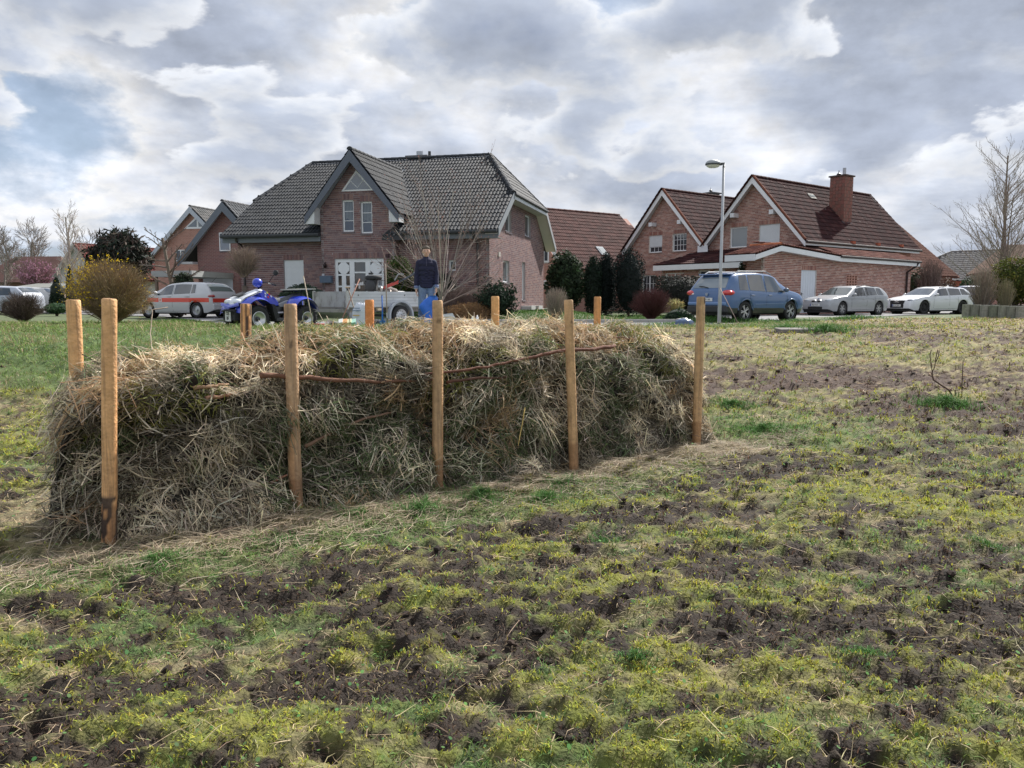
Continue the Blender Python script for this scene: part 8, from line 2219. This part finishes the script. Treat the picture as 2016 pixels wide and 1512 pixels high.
def twiggy(name, label, cat, px, Y, wpx, ytop, ybase, col, n, r=.004, fan=1.0, group=None, flowers=None, col2=None, baselift=.0, flat=1.0, zb=None):
    """dense many stemmed bare shrub: stems fan out from the foot to a rounded outline"""
    p = GX(px, Y); 
    if zb is not None: p.z = zb
    top = P(px, ytop, Y).z; base = max(P(px, ybase, Y).z, p.z); h = top-p.z; w = wpx/2/FPX*Y
    T = thing(name, label, cat, p, 0, group)
    b0 = base-p.z+baselift*h
    u = rng.normal(0, 1, (n, 3)); u /= np.linalg.norm(u, axis=1, keepdims=True); u[:, 2] = np.where(u[:, 2] < -.55, -u[:, 2], u[:, 2])
    cz = b0+(h-b0)*.5; hz = (h-b0)*.5
    rr = .70+.32*rng.random(n)+.36*(fbm(np.arctan2(u[:, 1], u[:, 0])*2.5+px, u[:, 2]*3.5, 2)-.5)
    tip = np.stack([u[:, 0]*w*rr, u[:, 1]*w*.85*rr, cz+u[:, 2]*hz*rr], -1)
    root = np.stack([rng.normal(0, .05, n)*w*fan, rng.normal(0, .05, n)*w*fan, np.full(n, b0 if baselift else 0.0)], -1)
    K = 5; t = np.linspace(0, 1, K)[None, :, None]
    mid = (root+tip)/2; mid[:, 2] += h*.06; mid += rng.normal(0, .05, (n, 3))*w
    Pt = (1-t)**2*root[:, None]+2*t*(1-t)*mid[:, None]+t*t*tip[:, None]+rng.normal(0, .012, (n, K, 3))*w*t
    Rd = r*(1.5-1.1*np.linspace(0, 1, K))[None]*(.7+.6*rng.random((n, 1)))
    cols = jitter(np.array(col), n, .35)
    np_tubes('stems', Pt, Rd, cols, M_twig(), T)['kind'] = 'stuff'
    m = n*3; i = rng.integers(0, n, m); f = .35+.6*rng.random(m); kk = np.minimum((f*(K-1)).astype(int), K-2); g = (f*(K-1)-kk)[:, None]
    a = Pt[i, kk]*(1-g)+Pt[i, kk+1]*g; d = Pt[i, kk+1]-Pt[i, kk]; d /= np.linalg.norm(d, axis=1, keepdims=True)+1e-9
    d = d+rng.normal(0, .45, (m, 3)); d /= np.linalg.norm(d, axis=1, keepdims=True); ln = (w*.25*(.4+rng.random(m)))[:, None]
    P2 = np.stack([a, a+d*ln*.5+rng.normal(0, .01, (m, 3)), a+d*ln], 1)
    inside = ((P2[:, 2, 0]/w)**2+(P2[:, 2, 1]/(w*.85))**2+((P2[:, 2, 2]-cz)/hz)**2) < 1.4
    np_tubes('twigs', P2[inside], np.full((inside.sum(), 3), r*.55)*np.array([1, .8, .4]), jitter(np.array(col2 or col), inside.sum(), .35), M_twig(), T)['kind'] = 'stuff'
    if flowers:
        fc, nf, sel = flowers; e = P2[inside][:, 2]; e = np.concatenate([e, P2[inside][:, 1]]); e = e[sel(e/np.array([w, w, h]))]; e = e[rng.integers(0, len(e), nf)]
        leaves('blossom', e+rng.normal(0, .012, e.shape), np.zeros_like(e)+np.array([0, -1, .3]), .036 if name != 'blossom_bush' else .10, jitter(np.array(fc), nf, .25, .05), M_leaf(), T, 1.2)
    return T
FAR = dict(lev=3, n=[12, 8, 6], f0=[.25, .2, .2], ang=[(25, 55), (25, 50), (20, 50)], len=[.42, .5, .5], wob=.10, up=.06, rr=.5, rmin=.02)
for i, (px, yt, Y, lab) in enumerate(((8, 470, 92, 'leftmost bare tree of the far left row'), (38, 462, 98, 'broad bare tree second from the left edge far behind the pink bush'), (70, 464, 95, 'bare tree in the far row above the pink blossoms'), (98, 462, 90, 'lower bare tree between the far row and the slim birch'), (-20, 455, 94, 'bare tree cut off by the left picture edge'), (22, 490, 75, 'small brown bare tree low at the far left'), (182, 470, 98, 'bare treetop showing above the small red roof'))):
    p = GX(px, Y); h = P(px, yt, Y).z-p.z; bare_tree('bare_tree', lab, 'tree', p, h, FAR, (.20, .17, .15), group='bare trees far behind on the left')
bp = GX(143, 60); bare_tree('birch_tree', 'slim pale bare tree rising highest above the small red roofed house', 'tree', bp, P(143, 412, 60).z-bp.z, dict(lev=3, n=[16, 6, 4], f0=[.2, .2, .2], ang=[(25, 45), (25, 45), (20, 45)], len=[.26, .5, .5], wob=.06, up=.09, rr=.45, rmin=.012), (.42, .37, .32), trunks=2, r0=.10)
twiggy('blossom_bush', 'pink blossoming bush before the brown barn roof at the far left', 'bush', 82, 58, 74, 506, 560, (.22, .14, .13), 260, .015, flowers=((.50, .27, .36), 2600, lambda e: e[:, 2] > .3))
leafy('yew_tree', 'large dark spiky evergreen behind the yellow flowering bush', 'tree', 248, 46, 104, 453, 560, (.022, .030, .022), 5200, .12, 'round', lump=.5, asp=4.0, hi=(.075, .055, .045), hif=.35, core=.66)
for (px, Y, w, yt, lab) in ((121, 40, 34, 546, 'dark green clipped cone conifer left of the yellow bush'), (148, 42, 22, 524, 'narrow dark cone conifer touching the left side of the yellow bush'), (184, 44, 26, 500, 'dark cone conifer tip peeping above the yellow bush')):
    leafy('cone_conifer', lab, 'conifer', px, Y, w, yt, 604, (.016, .032, .018), 2200, .07, 'cone', lump=.12, group='clipped cone conifers')
leafy('low_evergreen', 'low rounded bright green shrub on the lawn between the cones', 'shrub', 118, 36, 44, 597, 618, (.05, .10, .045), 1200, .06, lump=.2)
twiggy('bare_shrub', 'dark brown bushy shrub at the left in front of the parked cars', 'shrub', 52, 27, 92, 572, 636, (.11, .08, .065), 800, .006, col2=(.10, .07, .06))
twiggy('forsythia_bush', 'big rounded brown bush with yellow flowers on its upper left side', 'bush', 224, 24.5, 168, 507, 637, (.25, .175, .10), 2200, .006, col2=(.30, .22, .12), flowers=((.72, .50, .02), 4200, lambda e: (e[:, 0] < -.30+.25*rng.random(len(e)))*(e[:, 2] > .28)+(e[:, 2] > .93)*(rng.random(len(e)) < .7)+(rng.random(len(e)) < .04) > 0))
kp = GX(347, 37); kt, ko = bare_tree('pollarded_tree', 'bare knobby pruned tree in front of the far brick gable', 'tree', kp, P(347, 452, 37).z-kp.z, dict(lev=3, n=[13, 4, 3], f0=[.35, .3, .3], ang=[(50, 85), (20, 50), (20, 50)], len=[.42, .35, .45], wob=.10, up=.07, rr=.55, rmin=.014, sh=.5), (.16, .125, .10), r0=.13)
leafy('laurel_shrub', 'dark glossy shrub below the carport behind the silver hatchback', 'shrub', 370, 37, 36, 536, 575, (.03, .045, .025), 900, .09)
T_ = twiggy('umbrella_tree', 'small tree with clipped dense umbrella crown left of the entrance front', 'tree', 487, 28.5, 82, 482, 549, (.26, .20, .16), 520, .006, baselift=.02, col2=(.27, .21, .17))
mb = MB(); mb.tube([(-.03, 0, -.1), (.02, 0, .6), (0, 0, 1.15)], [.075, .065, .09], 10, (.12, .095, .075)); mb.build('trunk', M_bark(), T_, smooth=True)
leafy('juniper_shrub', 'spreading green juniper below the closed white shutter', 'shrub', 600, 28.3, 112, 556, 604, (.045, .075, .045), 5200, .055, 'spread', asp=3.4, lump=.4)
leafy('thuja_bush', 'rounded yellow green evergreen right of the front door', 'bush', 790, 28.4, 56, 505, 592, (.055, .085, .02), 4200, .05, lump=.25, asp=2.0)
leafy('rhododendron', 'dark leafy shrub behind the person and the thin bare tree', 'bush', 858, 28.8, 100, 536, 606, (.028, .034, .028), 4200, .075, lump=.35)
mp = GX(871, 26.8); 
MT, mo = bare_tree('magnolia_tree', 'pale trunked bare tree with fanning branches and reddish buds behind the person', 'tree', mp, P(871, 560, 26.8).z-mp.z, dict(lev=1, n=[0], f0=[0], ang=[(0, 1)], len=[1], wob=.02, up=.1, rr=.5, rmin=.01), (.34, .30, .22), r0=.085, H1=1.1)
mb_out = []
for k in range(24):
    a = rnd.uniform(0, 6.283); el = rnd.uniform(15, 82); d = Vector((math.cos(a)*math.cos(R(el)), math.sin(a)*math.cos(R(el))*.8, math.sin(R(el))))
    grow(Vector((0, 0, rnd.uniform(.5, 1.0))), d, 1.9+.036*(el-15)*rnd.uniform(.7, 1.15), .020, 1, mb_out, dict(lev=3, n=[0, 7, 5], f0=[0, .2, .2], ang=[(0, 0), (12, 40), (15, 40)], len=[0, .42, .45], wob=.05, up=.05, rr=.5, rmin=.0045))
for nm, lo, hi_, sd, cc in (('limbs', 1, 1, 5, (.27, .24, .20)), ('crown', 2, 3, 3, (.25, .20, .17))):
    sel = [o for o in mb_out if lo <= o[2] <= hi_]; np_tubes(nm, np.array([[tuple(v) for v in o[0]] for o in sel]), np.array([o[1] for o in sel]), jitter(np.array(cc), len(sel), .3), M_twig(), MT, sd)
tips = np.array([tuple(o[0][-1]) for o in mb_out if o[2] >= 2]); leaves('bud', tips, np.zeros_like(tips)+np.array([0, -1, 0]), .024, jitter(np.array((.34, .16, .12)), len(tips), .4), M_leaf(), MT, 1.5)
twiggy('bare_hedge', 'grey brown twiggy hedge along the front of the house right of the person', 'hedge', 918, 27.6, 120, 562, 626, (.17, .125, .11), 1500, .005, fan=8)
twiggy('beech_hedge', 'low orange brown hedge behind the camping table', 'hedge', 925, 26.4, 92, 596, 629, (.25, .15, .075), 1500, .005, fan=9, flowers=((.27, .16, .07), 2600, lambda e: e[:, 2] > .1))
leafy('false_cypress', 'dark green tufted conifer at the corner of the big gable wall', 'conifer', 980, 26.6, 72, 558, 626, (.016, .032, .018), 3800, .055, lump=.75, asp=2.2)
twiggy('round_bare_shrub', 'small round grey bare shrub on the lawn before the dark bush', 'shrub', 1094, 27.0, 56, 563, 622, (.30, .25, .20), 520, .005, fan=1.2)
leafy('laurel_bush', 'large dark green bush right of the big gable wall', 'bush', 1113, 35.5, 80, 497, 640, (.035, .055, .028), 5200, .10, lump=.3)
for (px, Y, w, yt, lab, gr) in ((1166, 35, 34, 504, 'narrow green column conifer beside the large dark bush', 1), (1191, 35.4, 40, 498, 'middle dark column conifer of the tight evergreen row', 0), (1236, 34.6, 62, 489, 'broadest and rightmost dark column conifer before the left gable', 0)):
    leafy('column_conifer', lab, 'conifer', px, Y, w, yt, 640, (.020, .034, .022) if gr else (.012, .020, .018), 5500, .05, 'column', lump=.14, group='dark column conifers behind the lawn', asp=2.0, core=.8)
twiggy('barberry_shrub', 'dark red brown bare shrub on the lawn left of the blue car', 'shrub', 1280, 29.5, 88, 565, 625, (.11, .040, .038), 900, .006, col2=(.10, .035, .035))
leafy('clipped_hedge', 'dark brownish hedge in front of the low white framed windows', 'hedge', 1344, 36.5, 116, 545, 612, (.026, .028, .024), 5200, .07, 'box', lump=.12, depth=.8, core=.85)
leafy('straw_tuft', 'small pale yellow ornamental grass tuft left of the blue car', 'grass tuft', 1326, 33, 26, 595, 612, (.40, .34, .16), 500, .09, asp=5, core=0)
leafy('ground_juniper', 'low dark spreading shrub at the lawn edge left of the blue car', 'shrub', 1335, 28, 60, 606, 628, (.025, .05, .028), 1600, .05, 'spread', asp=2.5)
leafy('thuja_column', 'slim dark thuja in front of the single storey extension', 'conifer', 1461, 38, 25, 497, 615, (.018, .028, .014), 2000, .07, 'column', lump=.12, core=.8)
leafy('porch_plant', 'small pointed green plant before the white side door', 'plant', 1593, 40.2, 20, 574, 612, (.06, .075, .03), 500, .06, 'cone', lump=.4, asp=3)
for (px, Y, w, yt, c, lab) in ((1795, 52, 60, 530, (.022, .04, .02), 'dark green bushes beside the right end of the pink house'), (1850, 54, 60, 548, (.10, .055, .035), 'reddish brown hedge behind the white estate car'), (1905, 50, 56, 545, (.03, .055, .025), 'green bush behind the white car and bare shrubs')):
    leafy('garden_bush', lab, 'bush', px, Y, w, yt, 610, c, 1500, .13, lump=.35)
twiggy('bare_shrub', 'brown bare shrub under the reddish roof right of the pink house', 'shrub', 1822, 48, 60, 505, 600, (.16, .11, .09), 500, .011)
leafy('golden_conifer', 'bushy yellow green conifer in the raised bed at the right edge', 'conifer', 1990, 30.2, 92, 508, 603, (.085, .105, .02), 6500, .06, lump=.3, hi=(.15, .14, .03))
twiggy('hazel_shrub', 'tall thin bare shrub in the raised bed left of the golden conifer', 'shrub', 1926, 29.3, 66, 522, 604, (.27, .22, .17), 420, .007, fan=1.5)
twiggy('hazel_shrub', 'small bare shrub before the golden conifer in the raised bed', 'shrub', 1972, 28.9, 40, 545, 604, (.25, .22, .13), 220, .006, fan=1.5)
tp = GX(1972, 36); LP = dict(lev=3, n=[36, 9, 4], f0=[.14, .15, .2], ang=[(40, 62), (22, 45), (20, 45)], len=[.50, .36, .4], wob=.04, up=.10, rr=.30, rmin=.007, sh=.78, tap=.25)
bare_tree('larch_tree', 'big bare tree with upswept branches at the right edge of the picture', 'tree', tp, P(1976, 285, 36).z-tp.z, LP, (.24, .205, .17), trunks=3, r0=.11, tipcol=(.33, .28, .23))
sp = G(1880, 788); ST, so = bare_tree('sapling', 'crooked leafless sapling standing alone in the right of the field', 'sapling', sp, .25, dict(lev=1, n=[0], f0=[0], ang=[(0, 1)], len=[1], wob=.05, up=0, rr=.5, rmin=.01), (.10, .065, .05), r0=.012)
def sap(pix, r): return [P(x, y, sp.y)-sp for x, y in pix]
for i, pl in enumerate(([(1880, 790), (1868, 768), (1852, 757), (1838, 748), (1836, 735)], [(1836, 735), (1841, 722), (1843, 706), (1846, 688)], [(1836, 737), (1834, 718), (1831, 700), (1834, 690)], [(1843, 712), (1847, 700), (1848, 690)], [(1838, 742), (1826, 738)], [(1895, 785), (1894, 745), (1896, 710)])):
    mb = MB(); mb.tube([P(x, y, sp.y)-sp+Vector((0, rnd.uniform(-.02, .02), 0)) for x, y in pl], .011 if i == 0 else .006, 6, (.10, .06, .045)); mb.build('twig', M_bark(), ST, smooth=True)
def horizon():
    n = 26000; a = R(-48)+R(96)*rng.random(n); d = 150+60*rng.random(n); x = np.sin(a)*d; y = np.cos(a)*d
    h = (3+4.5*fbm(a*14, a*0+3, 3))*(.8+.4*rng.random(n)); z = .6+h*rng.random(n)
    o = leaves('distant_tree_line', np.stack([x, y, z], -1), np.zeros((n, 3))+np.array([0, -1, 0]), 1.3, jitter(np.array((.10, .095, .07)), n, .4, .1), M_leaf(), None, 1.5)
    tag(o, 'far line of trees and hedges along the horizon between the houses', 'tree line', kind='stuff')
horizon()
